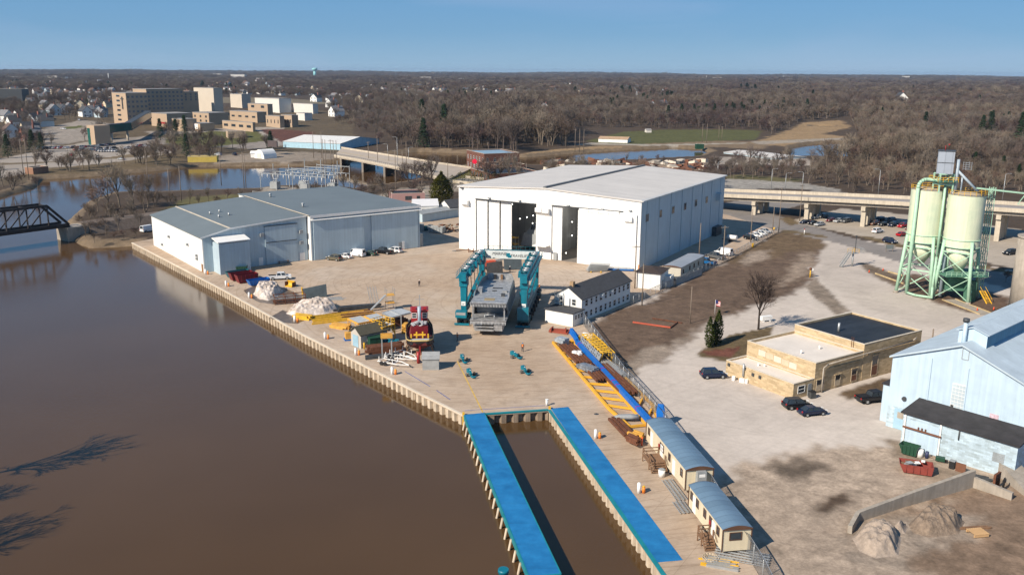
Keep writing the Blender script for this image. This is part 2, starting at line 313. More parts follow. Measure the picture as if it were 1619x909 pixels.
ZONES=[
 (PT((-80,300),(-80,175),(200,175),(560,175),(560,245),(400,262),(150,278)),(0.13,0.10,0.065),5),
 (P0((921,512),(985,600),(1035,662),(1240,1010),(1900,1010),(1900,455),(1619,432),(1450,395),(1310,370),(1232,362),(1100,400)),C_LOT,0.3),
 (P0((1120,770),(1155,738),(1250,715),(1345,705),(1430,712),(1470,700),(1900,800),(1900,1010),(1240,1010)),C_MUD,2.0),
 (P0((1390,690),(1420,735),(1500,775),(1600,790),(1600,760),(1480,735),(1430,700)),(0.3,0.235,0.175),1.0),
 (P0((1345,835),(1530,770),(1900,800),(1900,1010),(1560,1010)),(0.24,0.17,0.12),3.0),
 (P0((1290,790),(1330,780),(1345,795),(1310,810),(1285,805)),(0.10,0.07,0.05),1.2),
 (P0((1195,735),(1280,722),(1330,740),(1250,757)),(0.14,0.11,0.085),2.0),
 (P0((921,512),(985,600),(1020,577),(1062,560),(1130,507),(1180,490),(1228,470),(1268,455),(1292,438),(1284,420),(1302,394),(1312,376),(1236,364),(1157,408),(1076,447),(1000,482)),C_DIRT,2.2),
 (P0((1105,420),(1160,400),(1236,365),(1312,376),(1302,394),(1240,402),(1180,415)),(0.165,0.115,0.07),3.0),
 (P0((985,585),(1010,558),(1062,545),(1100,520),(1062,560),(1020,577),(985,600)),(0.33,0.27,0.215),2.0),
 (P0((1180,400),(1215,395),(1210,412),(1175,420)),(0.36,0.29,0.23),1.5),
 (P0((1262,405),(1285,398),(1280,425),(1262,440),(1235,452),(1250,430)),(0.33,0.26,0.2),2.0),
 (P0((1272,452),(1292,440),(1318,470),(1345,492),(1320,498),(1290,470)),(0.27,0.22,0.175),0.7),
 (P0((1098,561),(1152,530),(1222,516),(1215,545),(1168,576)),(0.15,0.11,0.06),0.3),
 (P0((1108,556),(1170,548),(1155,566),(1120,562)),(0.17,0.07,0.05),0.3),
 (P0((1320,622),(1398,598),(1425,600),(1395,625),(1340,632)),(0.15,0.105,0.065),0.6),
 (P0((1345,428),(1365,415),(1470,452),(1460,475),(1420,455)),(0.19,0.145,0.105),1.0),
 (P0((1400,440),(1440,432),(1600,470),(1610,515),(1480,480)),(0.15,0.10,0.07),1.2),
 (P0((1312,377),(1304,395),(1289,420),(1298,440),(1335,470),(1405,500),(1490,520),(1560,522),(1640,545),(1640,505),(1500,492),(1430,462),(1372,430),(1340,405),(1392,397),(1335,384)),(0.475,0.42,0.37),1.2),
 (P0((1335,845),(1352,828),(1440,815),(1535,815),(1545,850),(1440,880),(1420,905),(1360,890)),(0.36,0.295,0.235),2.0),
 (P0((1140,335),(1165,325),(1245,345),(1330,372),(1450,400),(1619,440),(1900,500),(1900,525),(1619,462),(1440,420),(1330,386),(1238,366),(1150,345)),C_ASPH,0.25),
 (P0((1140,345),(1140,322),(1200,312),(1300,300),(1340,305),(1245,330),(1210,345)),C_ASPH,0.3),
 (P0((1245,350),(1330,330),(1500,345),(1900,410),(1900,485),(1619,427),(1440,393),(1330,367)),(0.40,0.35,0.29),0.4),
 (P0((1232,346),(1246,343),(1265,353),(1250,357)),C_DEAD,0.4),
 (P0((1237,363),(1262,366),(1310,374),(1306,377),(1262,370),(1236,368)),C_DEAD,0.3),
 (P0((1355,372),(1390,377),(1445,391),(1500,408),(1619,433),(1900,485),(1900,492),(1619,439),(1490,410),(1440,396),(1380,381)),C_DEAD,0.3),
 (P0((1140,318),(1140,311),(1200,309),(1210,312)),C_DEAD,0.5),
 (P0((690,372),(655,350),(640,330),(725,330),(725,372)),C_LOT,0.5),
 (P0((560,318),(640,298),(740,285),(760,292),(660,318),(640,330)),(0.36,0.31,0.25),2.0),
 (P0((655,346),(720,341),(720,336),(655,340)),C_DEAD,0.4),
 (P0((240,340),(300,312),(400,305),(430,312),(376,318)),(0.15,0.135,0.06),2.0),
 (P0((395,318),(420,296),(540,297),(560,312),(500,318)),(0.36,0.32,0.27),1.0),
 (P0((860,268),(1000,258),(1115,250),(1120,268),(1100,285),(860,275)),(0.34,0.26,0.2),2.5),
 (P0((1100,268),(1130,248),(1270,248),(1300,262),(1230,262),(1140,260)),(0.38,0.33,0.28),2.0),
 (P0((1140,300),(1140,283),(1200,283),(1260,288),(1330,300),(1330,304),(1240,298)),(0.33,0.31,0.28),0.5),
 (P0((1140,283),(1140,277),(1180,277),(1270,284),(1262,288)),(0.14,0.125,0.06),1.0),
 (P0((620,262),(700,266),(735,262),(760,262),(900,290),(800,300),(690,282)),(0.18,0.16,0.07),2.0),
 (P0((800,248),(860,238),(960,230),(1080,232),(1115,234),(1060,238),(930,245),(830,252)),C_TAN,3.0),
 (P0((900,232),(990,226),(1130,222),(1240,226),(1200,236),(1110,232),(960,232)),(0.24,0.175,0.11),4.0),
 (P0((925,224),(985,209),(1050,205.5),(1150,205),(1205,207),(1195,221),(1110,224),(990,229)),(0.11,0.112,0.042),2.0),
 (P0((900,230),(935,226),(1030,229),(1180,226),(1180,227.2),(1030,231),(935,229)),(0.42,0.38,0.32),0.5),
 (P0((1190,226),(1230,212),(1270,196),(1330,193),(1345,202),(1300,212),(1360,218),(1330,228),(1240,232)),(0.34,0.235,0.13),4.0),
 (P0((1185,224),(1330,218),(1345,221),(1200,229)),(0.36,0.31,0.25),1.0),
 (PT((-60,290),(-60,262),(40,268),(110,264),(210,254),(275,240),(300,248),(280,258),(150,274),(60,277)),(0.16,0.12,0.07),2.0),
 (PT((-60,268),(0,251),(75,236),(140,224),(255,232),(275,241),(205,254),(110,264),(30,268)),C_PARK,1.0),
 (PT((-40,281),(0,264),(40,266),(42,276),(0,282)),C_PARK,1.0),
 (PT((145,252),(230,241),(262,243),(190,251)),(0.2,0.15,0.09),0.6),
 (PT((0,258),(90,255),(140,250),(140,251.5),(60,259),(0,261)),(0.17,0.13,0.08),0.6),
 (PT((60,205),(130,190),(180,196),(180,205),(140,222),(75,232)),(0.33,0.29,0.25),2.0),
 (PT((95,202),(130,199),(133,202.5),(105,204)),C_LAWN,1.0),
 (PT((155,222),(235,215),(290,222),(350,226),(440,220),(470,228),(400,236),(280,228),(155,230)),(0.30,0.265,0.235),1.5),
 (PT((230,208),(450,200),(450,205),(380,208),(240,214)),(0.36,0.32,0.28),1.0),
 (PT((262,226),(262,218),(330,208),(405,208),(430,222),(350,231),(300,234)),(0.125,0.125,0.045),1.0),
 (PT((430,226),(405,205),(412,205),(445,226)),(0.42,0.38,0.33),0.4),
 (PT((412,205),(440,204),(495,209),(500,220),(445,225)),(0.13,0.06,0.045),2.0),
 (PT((330,262),(345,246),(440,240),(480,240),(530,244),(530,252),(440,258)),(0.30,0.25,0.2),3.0),
]
def make_terrain():
 na,r0,r1,k=640,50.0,13500.0,0.0088
 ang=np.linspace(-R(40),R(40),na);nr=int(math.log(r1/r0)/k);rad=r0*np.exp(np.arange(nr)*k)
 A,Rd=np.meshgrid(ang,rad);X=np.sin(A)*Rd;Y=np.cos(A)*Rd
 sw=np.full(X.shape,999.0);near=Rd<1000
 sw[near]=vwater(X[near],Y[near])
 Z=TZ0(X,Y)
 m=smooth(-5,1.5,sw+1.6*fbm(X,Y,9,0))
 m=np.where(Rd<1000,m,1.0)
 iny=inside(YARD,X,Y)
 Z=-4+(Z+4)*m
 rough=0.12*fbm(X,Y,3,3)*(Rd>300)
 Z=np.where(iny,np.minimum(Z,-0.35),Z+rough*m)
 Cc=np.zeros(X.shape+(4,));Cc[...,:3]=C_FLOOR;Cc[...,3]=.5
 j1=fbm(X,Y,5,1);j2=fbm(X+31,Y-17,5,2)
 j3=lownoise(X,Y,0.9,3)+lownoise(Y,X,2.1,0)
 for poly,c,jit in ZONES:
  xs=[p[0] for p in poly];ys=[p[1] for p in poly]
  q=(X>min(xs)-8) & (X<max(xs)+8) & (Y>min(ys)-8) & (Y<max(ys)+8)
  idx=np.nonzero(q)
  if not len(idx[0]): continue
  s_=sdist(poly,X[idx]+j1[idx]*jit*1.8,Y[idx]+j2[idx]*jit*1.8);al=smooth(jit*.55+.12,-jit*.55-.12,s_) if False else 1-smooth(-jit*.7-.1,jit*.7+.1,s_+jit*.5*j3[idx])
  Cc[idx[0],idx[1],:3]=Cc[idx[0],idx[1],:3]*(1-al[:,None])+np.array(c)*al[:,None];ch=0.0 if c in (C_LOT,C_ASPH,C_PARK) or c in ((0.40,0.35,0.29),(0.475,0.42,0.37)) else .9;Cc[idx[0],idx[1],3]=Cc[idx[0],idx[1],3]*(1-al)+ch*al
 bank=(sw>-6) & (sw<3.5) & (~iny) & (Rd<1000)
 Cc[bank,:3]=np.array((0.2,0.15,0.10))
 far=Rd>1200
 fn=lownoise(X,Y,260,2)
 Cc[far & (fn>0.42),:3]=(0.2,0.17,0.12)
 V=np.stack([X,Y,Z],-1).reshape(-1,3)
 I=np.arange(nr*na).reshape(nr,na)
 F=np.stack([I[:-1,:-1],I[:-1,1:],I[1:,1:],I[1:,:-1]],-1).reshape(-1,4)
 me=bpy.data.meshes.new('ground');me.vertices.add(len(V));me.vertices.foreach_set('co',V.ravel())
 me.loops.add(F.size);me.loops.foreach_set('vertex_index',F[:,::-1].ravel() if False else F.ravel())
 me.polygons.add(len(F));me.polygons.foreach_set('loop_start',np.arange(len(F))*4);me.polygons.foreach_set('use_smooth',np.ones(len(F),bool))
 me.update();me.validate()
 at=me.color_attributes.new('cover','FLOAT_COLOR','POINT');at.data.foreach_set('color',Cc.reshape(-1,4).ravel())
 m=bpy.data.materials.new('ground_cover');m.use_nodes=True;n=m.node_tree.nodes;l=m.node_tree.links.new;p=n['Principled BSDF']
 p.inputs['Roughness'].default_value=0.95;p.inputs['Specular IOR Level'].default_value=0.15
 va=n.new('ShaderNodeVertexColor');va.layer_name='cover';tc=n.new('ShaderNodeTexCoord');last=va.outputs[0]
 for sc,det,lo,hi,a,b,dis in ((0.9,6,0.35,0.68,0.94,1.05,0.0),(0.12,6,0.32,0.7,0.89,1.08,1.2),(0.028,5,0.35,0.66,0.90,1.06,0.8),(5.0,3,0.3,0.7,0.95,1.04,0)):
  z=n.new('ShaderNodeTexNoise');z.inputs['Scale'].default_value=sc;z.inputs['Detail'].default_value=det;z.inputs['Roughness'].default_value=0.68;z.inputs['Distortion'].default_value=dis;l(tc.outputs['Object'],z.inputs['Vector'])
  r=n.new('ShaderNodeMapRange');r.inputs['From Min'].default_value=lo;r.inputs['From Max'].default_value=hi;r.inputs['To Min'].default_value=a;r.inputs['To Max'].default_value=b;l(z.outputs[0],r.inputs[0])
  x=n.new('ShaderNodeMix');x.data_type='RGBA';x.blend_type='MULTIPLY';x.inputs[0].default_value=1;l(last,x.inputs[6]);l(r.outputs[0],x.inputs[7]);last=x.outputs[2]
 for rot,sc in ((0.55,(0.03,1.1,1)),(-0.75,(0.025,0.9,1))):
  mp=n.new('ShaderNodeMapping');mp.inputs['Rotation'].default_value=(0,0,rot);l(tc.outputs['Object'],mp.inputs[0])
  m2=n.new('ShaderNodeMapping');m2.inputs['Scale'].default_value=sc;l(mp.outputs[0],m2.inputs[0])
  w=n.new('ShaderNodeTexNoise');w.inputs['Scale'].default_value=1.0;w.inputs['Detail'].default_value=4;w.inputs['Distortion'].default_value=0.7;l(m2.outputs[0],w.inputs['Vector'])
  r=n.new('ShaderNodeMapRange');r.inputs['From Min'].default_value=0.52;r.inputs['From Max'].default_value=0.68;r.inputs['To Min'].default_value=1.0;r.inputs['To Max'].default_value=0.93;l(w.outputs[0],r.inputs[0])
  x=n.new('ShaderNodeMix');x.data_type='RGBA';x.blend_type='MULTIPLY';x.inputs[0].default_value=1;l(last,x.inputs[6]);l(r.outputs[0],x.inputs[7]);last=x.outputs[2]
 def rng_(src,a,b,c,d):
  r=n.new('ShaderNodeMapRange');r.inputs[1].default_value=a;r.inputs[2].default_value=b;r.inputs[3].default_value=c;r.inputs[4].default_value=d;l(src,r.inputs[0]);return r.outputs[0]
 def mulf(a,b,f):
  x=n.new('ShaderNodeMix');x.data_type='RGBA';x.blend_type='MULTIPLY';l(f,x.inputs[0]);l(a,x.inputs[6]);l(b,x.inputs[7]);return x.outputs[2]
 big=n.new('ShaderNodeTexNoise');big.inputs['Scale'].default_value=0.05;big.inputs['Detail'].default_value=3;l(tc.outputs['Object'],big.inputs['Vector'])
 for sc,ds,dsc,lo in ((0.16,3.2,0.05,0.8),(0.07,5.0,0.035,0.82)):
  w=n.new('ShaderNodeTexNoise');w.inputs['Scale'].default_value=sc;w.inputs['Distortion'].default_value=ds;w.inputs['Detail'].default_value=7;w.inputs['Roughness'].default_value=.6;l(tc.outputs['Object'],w.inputs['Vector'])
  k=n.new('ShaderNodeMath');k.operation='MULTIPLY';l(va.outputs['Alpha'],k.inputs[0]);l(rng_(big.outputs[0],.4,.6,.15,1),k.inputs[1]);last=mulf(last,rng_(w.outputs[0],.38,.6,lo,1.1),k.outputs[0])
 for sc,a_,b_ in ((0.35,.7,1.15),(2.2,.78,1.15)):
  z=n.new('ShaderNodeTexNoise');z.inputs['Scale'].default_value=sc;z.inputs['Detail'].default_value=8;z.inputs['Roughness'].default_value=.72;l(tc.outputs['Object'],z.inputs['Vector']);last=mulf(last,rng_(z.outputs[0],.36,.64,a_,b_),va.outputs['Alpha'])
 l(last,p.inputs['Base Color'])
 z=n.new('ShaderNodeTexNoise');z.inputs['Scale'].default_value=1.2;z.inputs['Detail'].default_value=6;l(tc.outputs['Object'],z.inputs['Vector'])
 b=n.new('ShaderNodeBump');b.inputs['Strength'].default_value=0.16;b.inputs['Distance'].default_value=0.25;l(z.outputs[0],b.inputs['Height']);l(b.outputs[0],p.inputs['Normal'])
 me.materials.append(m)
 o=bpy.data.objects.new('ground',me);COL.objects.link(o);tag(o,kind='structure')
make_terrain()
def water_mat():
 m=bpy.data.materials.new('river_water');m.use_nodes=True;n=m.node_tree.nodes;l=m.node_tree.links.new;p=n['Principled BSDF']
 p.inputs['Roughness'].default_value=0.05;p.inputs['IOR'].default_value=1.33;p.inputs['Specular IOR Level'].default_value=0.4
 tc=n.new('ShaderNodeTexCoord');z=n.new('ShaderNodeTexNoise');z.inputs['Scale'].default_value=0.02;z.inputs['Detail'].default_value=4;l(tc.outputs['Object'],z.inputs['Vector'])
 r=n.new('ShaderNodeValToRGB');r.color_ramp.elements[0].position=0.35;r.color_ramp.elements[0].color=(0.074,0.041,0.0165,1);r.color_ramp.elements[1].position=0.65;r.color_ramp.elements[1].color=(0.090,0.051,0.022,1);l(z.outputs[0],r.inputs[0]);l(r.outputs[0],p.inputs['Base Color'])
 a=n.new('ShaderNodeTexNoise');a.inputs['Scale'].default_value=2.0;a.inputs['Detail'].default_value=4;a.inputs['Roughness'].default_value=0.6
 mp=n.new('ShaderNodeMapping');mp.inputs['Scale'].default_value=(1,1.9,1);mp.inputs['Rotation'].default_value=(0,0,0.6);l(tc.outputs['Object'],mp.inputs[0]);l(mp.outputs[0],a.inputs['Vector'])
 g=n.new('ShaderNodeTexNoise');g.inputs['Scale'].default_value=0.016;g.inputs['Detail'].default_value=3;l(tc.outputs['Object'],g.inputs['Vector'])   # gusts: rougher and calmer patches
 gr=n.new('ShaderNodeMapRange');gr.inputs['From Min'].default_value=0.38;gr.inputs['From Max'].default_value=0.62;gr.inputs['To Min'].default_value=0.035;gr.inputs['To Max'].default_value=0.15;l(g.outputs[0],gr.inputs[0])
 b=n.new('ShaderNodeBump');b.inputs['Distance'].default_value=0.12;l(gr.outputs[0],b.inputs['Strength']);l(a.outputs[0],b.inputs['Height']);l(b.outputs[0],p.inputs['Normal'])
 return m
w=MB();w.face([(-900,20,WZ),(700,20,WZ),(700,1000,WZ),(-900,1000,WZ)])
tag(w.build('river_water',water_mat()),kind='structure')
def yard_mat():
 m=bpy.data.materials.new('yard_concrete');m.use_nodes=True;n=m.node_tree.nodes;l=m.node_tree.links.new;p=n['Principled BSDF']
 p.inputs['Roughness'].default_value=0.92;p.inputs['Specular IOR Level'].default_value=0.2
 tc=n.new('ShaderNodeTexCoord')
 def noise(sc,det,dist=0.0,vec=None):
  z=n.new('ShaderNodeTexNoise');z.inputs['Scale'].default_value=sc;z.inputs['Detail'].default_value=det;z.inputs['Roughness'].default_value=0.65;z.inputs['Distortion'].default_value=dist;l(vec or tc.outputs['Object'],z.inputs['Vector']);return z.outputs[0]
 def ramp(src,stops):
  r=n.new('ShaderNodeValToRGB');e=r.color_ramp.elements
  while len(e)<len(stops): e.new(0.5)
  for i,(q,c) in enumerate(stops): e[i].position=q;e[i].color=(*c,1)
  l(src,r.inputs[0]);return r.outputs[0]
 def mul(a,b,f=1.0):
  x=n.new('ShaderNodeMix');x.data_type='RGBA';x.blend_type='MULTIPLY';x.inputs[0].default_value=f;l(a,x.inputs[6]);l(b,x.inputs[7]);return x.outputs[2]
 base=ramp(noise(0.035,6,0.6),[(0.34,(0.43,0.325,0.235)),(0.5,(0.475,0.375,0.285)),(0.66,(0.50,0.42,0.345))])
 base=mul(base,ramp(noise(0.3,7,0.4),[(0.32,(0.84,0.83,0.82)),(0.55,(1,1,1)),(0.72,(1.06,1.05,1.03))]))
 base=mul(base,ramp(noise(2.4,5),[(0.3,(0.9,0.9,0.9)),(0.6,(1,1,1))]))
 mp=n.new('ShaderNodeMapping');mp.inputs['Rotation'].default_value=(0,0,R(31.5));l(tc.outputs['Object'],mp.inputs[0])
 bk=n.new('ShaderNodeTexBrick');bk.offset=0.0;bk.inputs['Scale'].default_value=1;bk.inputs['Brick Width'].default_value=7.6;bk.inputs['Row Height'].default_value=7.6;bk.inputs['Mortar Size'].default_value=0.045;bk.inputs['Mortar Smooth'].default_value=0.3
 bk.inputs['Color1'].default_value=(1,1,1,1);bk.inputs['Color2'].default_value=(0.93,0.925,0.92,1);bk.inputs['Mortar'].default_value=(0.62,0.58,0.54,1);l(mp.outputs[0],bk.inputs['Vector'])
 base=mul(base,bk.outputs[0],0.5)
 for loc,sc,th in (((12,-230,0),0.16,0.985),((30,-222,0),0.2,0.99),((-6,-205,0),0.09,0.99)):
  mq=n.new('ShaderNodeMapping');mq.inputs['Location'].default_value=loc;l(tc.outputs['Object'],mq.inputs[0])
  w=n.new('ShaderNodeTexWave');w.wave_type='RINGS';w.rings_direction='Z';w.inputs['Scale'].default_value=sc;w.inputs['Distortion'].default_value=2.2;w.inputs['Detail Scale'].default_value=0.08;l(mq.outputs[0],w.inputs['Vector'])
  k=ramp(w.outputs[0],[(th-0.03,(1,1,1)),(th,(0.84,0.82,0.8))])
  base=mul(base,k,0.6)
 base=mul(base,ramp(noise(0.11,5,1.4),[(0.60,(1,1,1)),(0.70,(0.82,0.81,0.80)),(0.8,(0.68,0.66,0.64))]))
 l(base,p.inputs['Base Color'])
 b=n.new('ShaderNodeBump');b.inputs['Strength'].default_value=0.12;b.inputs['Distance'].default_value=0.05;l(noise(5,4),b.inputs['Height']);l(b.outputs[0],p.inputs['Normal'])
 return m
YM=yard_mat()
w=MB();w.prism(YARD,-0.3,0.03)
tag(w.build('yard_paving',YM),kind='structure')
def strip(mb,pts,wd,z,m=0):
 for a,b in zip(pts[:-1],pts[1:]):
  a=Vector((a[0],a[1],z));b=Vector((b[0],b[1],z));d=(b-a).normalized();s=Vector((-d.y,d.x,0))*wd/2
  mb.face([a-s,b-s,b+s,a+s])
LY=mat('yellow_road_paint',(0.55,0.36,0.08),0.8,0.3,0.8);LB=mat('blue_line_paint',(0.10,0.13,0.30),0.8,0.3,0.5);LW=mat('white_road_paint',(0.6,0.58,0.54),0.8,0.2,0.8)
w=MB();strip(w,[g2(723,571),g2(764,653)],0.22,0.034);tag(w.build('yellow_painted_line',LY),kind='structure')
w=MB()
for a,b in (((560,537),(600,561)),((612,568),(625,576)),((640,587),(680,611)),((690,617),(712,632)),((735,649),(862,641))): strip(w,[g2(*a),g2(*b)],0.18,0.034)
tag(w.build('blue_painted_line',LB),kind='structure')
w=MB()
for px,py in ((943,654.5),(978,660)): 
 c=gp(px,py);w.cyl((c.x,c.y,0.031),(c.x,c.y,0.036),0.4,0.4,12)
tag(w.build('manhole_cover',DSTEEL),kind='structure')
PILE=mat('sheet_pile_steel',(0.60,0.50,0.38),0.8,0.2,0.6,streak=0.35)
PILED=mat('dark_sheet_pile',(0.30,0.23,0.17),0.85,0.25,0.6,streak=0.45)
CAP=mat('quay_cap_beam',(0.58,0.51,0.41),0.85,0.12,0.4)
def seawall(name,label,pts,mp,cap,per=1.6,dep=0.55,capw=0.45,inward=1,zb=-3.6,ztop=-0.08):
 r0=root(name,label,'sea wall',(pts[0][0],pts[0][1],0))
 top=[];w=MB()
 for (a,b) in zip(pts[:-1],pts[1:]):
  a=Vector((*a,0));b=Vector((*b,0));d=b-a;Ln=d.length;d.normalize();nrm=Vector((-d.y,d.x,0))*inward   # points to land
  n=max(1,int(Ln/per));st=Ln/n
  for i in range(n):
   for (u,o) in ((0.0,0),(0.12,1),(0.5,1),(0.62,0)): top.append(a+d*st*(i+u)+nrm*(0.06+dep*(1-o)))
  top.append(b+nrm*0.06)
  c=MB()
 for p,q in zip(top[:-1],top[1:]):
  w.face([(p.x,p.y,zb),(q.x,q.y,zb),(q.x,q.y,ztop),(p.x,p.y,ztop)])
 w.build('sheet_piles',mp,r0,world=True,recalc=False)
 c=MB()
 for a,b in zip(pts[:-1],pts[1:]):
  a=Vector((*a,0));b=Vector((*b,0));d=(b-a).normalized();nrm=Vector((-d.y,d.x,0))*inward
  p=a+nrm*(capw/2-0.06);q=b+nrm*(capw/2-0.06)
  c.beam((p.x,p.y,-0.02),(q.x,q.y,-0.02),capw,0.2)
 c.build('cap_beam',cap,r0,world=True)
 return r0
TEALCAP=mat('teal_cap_beam',(0.01,0.2,0.24),0.5,0.15)
seawall('river_sea_wall','long pale scalloped sheet pile wall along the river side of the yard',[YARD[i] for i in range(5)],PILE,CAP)
seawall('slip_end_wall','short dark sheet pile wall with a teal cap at the head of the boat slip',[YARD[4],YARD[5]],PILED,TEALCAP,per=1.9,dep=0.55)
seawall('slip_side_wall','pale scalloped sheet pile wall beside the right hand blue runway',[YARD[5],YARD[6],YARD[7]],PILE,TEALCAP)
DECKB=mat('blue_runway_coating',(0.008,0.17,0.45),0.6,0.3,0.35,bump=0.08,bscale=6,detail=9,col2=(0.02,0.215,0.49),stripes=('y',5.0,0.1))
a=gp(733.5,655.5,0.12);b=gp(765.5,652,0.12);c=gp(887,906.5,0.12);d=gp(836,911,0.12)
r0=root('runway_pier','long bright blue travel lift runway standing on piles in the water','pier',(a.x,a.y,0))
w=MB();w.prism([(p.x,p.y) for p in (a,b,c,d)],-0.5,0.12);w.build('deck',DECKB,r0,world=True)
w=MB()
for p,q in ((a,d),(b,c),(d,c)):
 w.beam((p.x,p.y,-0.25),(q.x,q.y,-0.25),0.14,0.8)
w.build('edge_beam',TEALCAP,r0,world=True)
for i in range(18):
 t=(i+0.6)/18
 for e0,e1,s in ((a,d,-1),(b,c,1)):
  p=e0.lerp(e1,t);w=MB();w.cyl((p.x+s*0.12,p.y,-0.4),(p.x+s*0.75,p.y,-4),0.16,n=7);w.build('raker_pile',PILE,r0,world=True)
w=MB();w.box(a.x-0.25,a.y-0.1,-1.6,a.x+0.1,a.y+0.25,0.5);w.build('corner_fender',YELLOW,r0,world=True)
a=gp(871,645.5,0.05);b=gp(898.5,643,0.05);c=gp(1079.5,884.7,0.05);d=gp(1036.5,888.5,0.05)
w=MB();w.prism([(p.x,p.y) for p in (a,b,c,d)],0.02,0.06)
r0=root('runway_pavement','bright blue travel lift runway laid on the quay beside the slip','runway',(a.x,a.y,0));w.build('deck',DECKB,r0,world=True)
w=MB();w.box(a.x-0.4,a.y-0.25,-1.5,a.x-0.05,a.y+0.1,0.45);w.build('corner_fender',YELLOW,r0,world=True)
c=gp(796,899,0.3)
r0=root('mooring_pile','teal capped round mooring pile standing in the water by the pier end','mooring pile',(c.x,c.y,WZ))
w=MB();w.cyl((0,0,-2),(0,0,1.7),0.5,n=16);w.build('shaft',TEALD,r0)
w=MB();w.cyl((0,0,1.7),(0,0,2.1),0.62,0.58,n=20);w.build('cap',TEAL,r0)
# ================================================================== BUILDINGS OF THE SHIPYARD
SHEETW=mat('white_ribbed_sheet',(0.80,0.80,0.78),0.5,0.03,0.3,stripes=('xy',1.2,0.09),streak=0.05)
SHEETB=mat('shade_tinted_ribbed_sheet',(0.45,0.565,0.635),0.55,0.05,0.3,stripes=('xy',1.0,0.14),streak=0.10)  # blue shade of the white cladding is mixed into this base colour
ROOFW=mat('pale_standing_seam_roof',(0.60,0.575,0.54),0.6,0.06,0.12,stripes=('y',1.5,0.2),streak=0.0)
ROOFG=mat('slate_grey_roof',(0.15,0.178,0.19),0.55,0.08,0.1,stripes=('y',0.9,0.06))
DARKIN=mat('dark_interior',(0.3,0.31,0.32),0.8,0.15,0.2,stripes=('xy',2.5,0.25))
FLOORIN=mat('hall_floor',(0.2,0.18,0.16),0.8,0.1)
LAMP=emis('lamp_glow',(1,0.95,0.85),6)
def quadwall(mb,p0,p1,z0,z1,m=0):
 mb.face([(p0[0],p0[1],z0),(p1[0],p1[1],z0),(p1[0],p1[1],z1),(p0[0],p0[1],z1)],m)
A,B,C=gp(726,393),gp(1010,428),gp(1138.6,366)
hall,HW=frame('assembly_hall','huge white boat hall with two tall doorways facing the yard','hall',A,B,z=0.03)
HD=74.0;HH=19.3;RID=20.6
def hz(px,py): return hit(hall,px,py,1,0.0)
d1l=hz(752,330).x;d1o=hz(807,330).x;d1r=hz(848,330).x;d1t=hz(800,319).z
d2l=hz(872,350).x;d2r=hz(916.5,350).x;d2t=hz(880,326).z;d3r=hz(980,340).x
w=MB();T=0.4
w.box(0,0,0,d1l,T,HH);w.box(d1r,0,0,d2l,T,HH);w.box(d2r,0,0,HW,T,HH);w.box(d1l,0,d1t,d1r,T,HH);w.box(d2l,0,d2t,d2r,T,HH)
w.mesh([(0,0,HH),(HW,0,HH),(HW/2,0,RID),(0,T,HH),(HW,T,HH),(HW/2,T,RID)],[(0,1,2),(5,4,3),(0,2,5,3),(1,4,5,2)])
w.build('front_wall',SHEETW,hall,recalc=False)
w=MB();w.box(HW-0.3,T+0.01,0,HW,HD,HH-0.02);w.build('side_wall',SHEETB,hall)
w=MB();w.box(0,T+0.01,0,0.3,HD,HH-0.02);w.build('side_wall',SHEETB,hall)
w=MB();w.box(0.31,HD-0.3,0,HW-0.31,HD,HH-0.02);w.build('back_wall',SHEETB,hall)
w=MB();w.mesh([(-0.4,-0.35,HH-0.05),(HW/2,-0.35,RID+0.1),(HW/2,HD+0.3,RID+0.1),(-0.4,HD+0.3,HH-0.05),(HW+0.4,-0.35,HH-0.05),(HW+0.4,HD+0.3,HH-0.05),
 (-0.4,-0.35,HH-0.4),(HW/2,-0.35,RID-0.25),(HW/2,HD+0.3,RID-0.25),(-0.4,HD+0.3,HH-0.4),(HW+0.4,-0.35,HH-0.4),(HW+0.4,HD+0.3,HH-0.4)],
 [(0,1,2,3),(1,4,5,2),(6,9,8,7),(7,8,11,10),(0,6,7,1),(1,7,10,4),(4,10,11,5),(5,11,8,2),(2,8,9,3),(3,9,6,0)])
rf=w.build('roof',ROOFW,hall,recalc=False)
w=MB();w.box(HW/2-0.45,-0.3,RID+0.11,HW/2+0.45,HD+0.2,RID+0.5);w.build('ridge_vent',mat('dark_ridge_vent',(0.13,0.14,0.15),0.6),rf)
w=MB();w.box(0.31,T+0.02,0,HW-0.31,HD-0.31,0.03);w.build('floor',FLOORIN,hall)
mid=(d1r+d2l)/2
w=MB();w.box(mid-0.2,4,0.04,mid+0.2,HD-0.4,HH-0.5);w.build('partition',DARKIN,hall)
w=MB();w.box(0.32,22,0.04,mid-0.21,22.2,HH-0.5);w.box(mid+0.21,22,0.04,HW-0.32,22.2,HH-0.5);w.build('partition',DARKIN,hall)
nleaf=3;lw=(d1o-d1l)/nleaf
for i in range(nleaf):
 w=MB();w.box(d1l+lw*i+0.12,0.5+0.3*i,0.05,d1l+lw*(i+1)-0.22,0.75+0.3*i,d1t-0.3);w.build('door_leaf',SHEETW,hall)
for i,x1 in enumerate((HW-1.0,)):
 w=MB();w.box(d2r-0.3,-0.5,0.05,x1,-0.12,d2t-0.5);w.build('sliding_door',SHEETW,hall)
for i in range(4):
 w=MB();x0=d2r+i*(d3r-d2r)/4;w.box(x0,-0.62,d2t-0.9-0.0*i,x0+(d3r-d2r)/4-0.1,-0.55,d2t-0.05-0.25*i*0+0.12);w.build('door_track_cover',SHEETW,hall)
w=MB();w.box(d2l,-0.25,d2t,d3r+1,-0.01,d2t+0.22);w.box(d1l,-0.2,d1t,d1r,-0.01,d1t+0.2);w.build('door_track',DSTEEL,hall)
w=MB();w.box(d2l+0.02,0.42,0.05,d2l+3.2,0.7,d2t);w.build('door_leaf',SHEETW,hall)
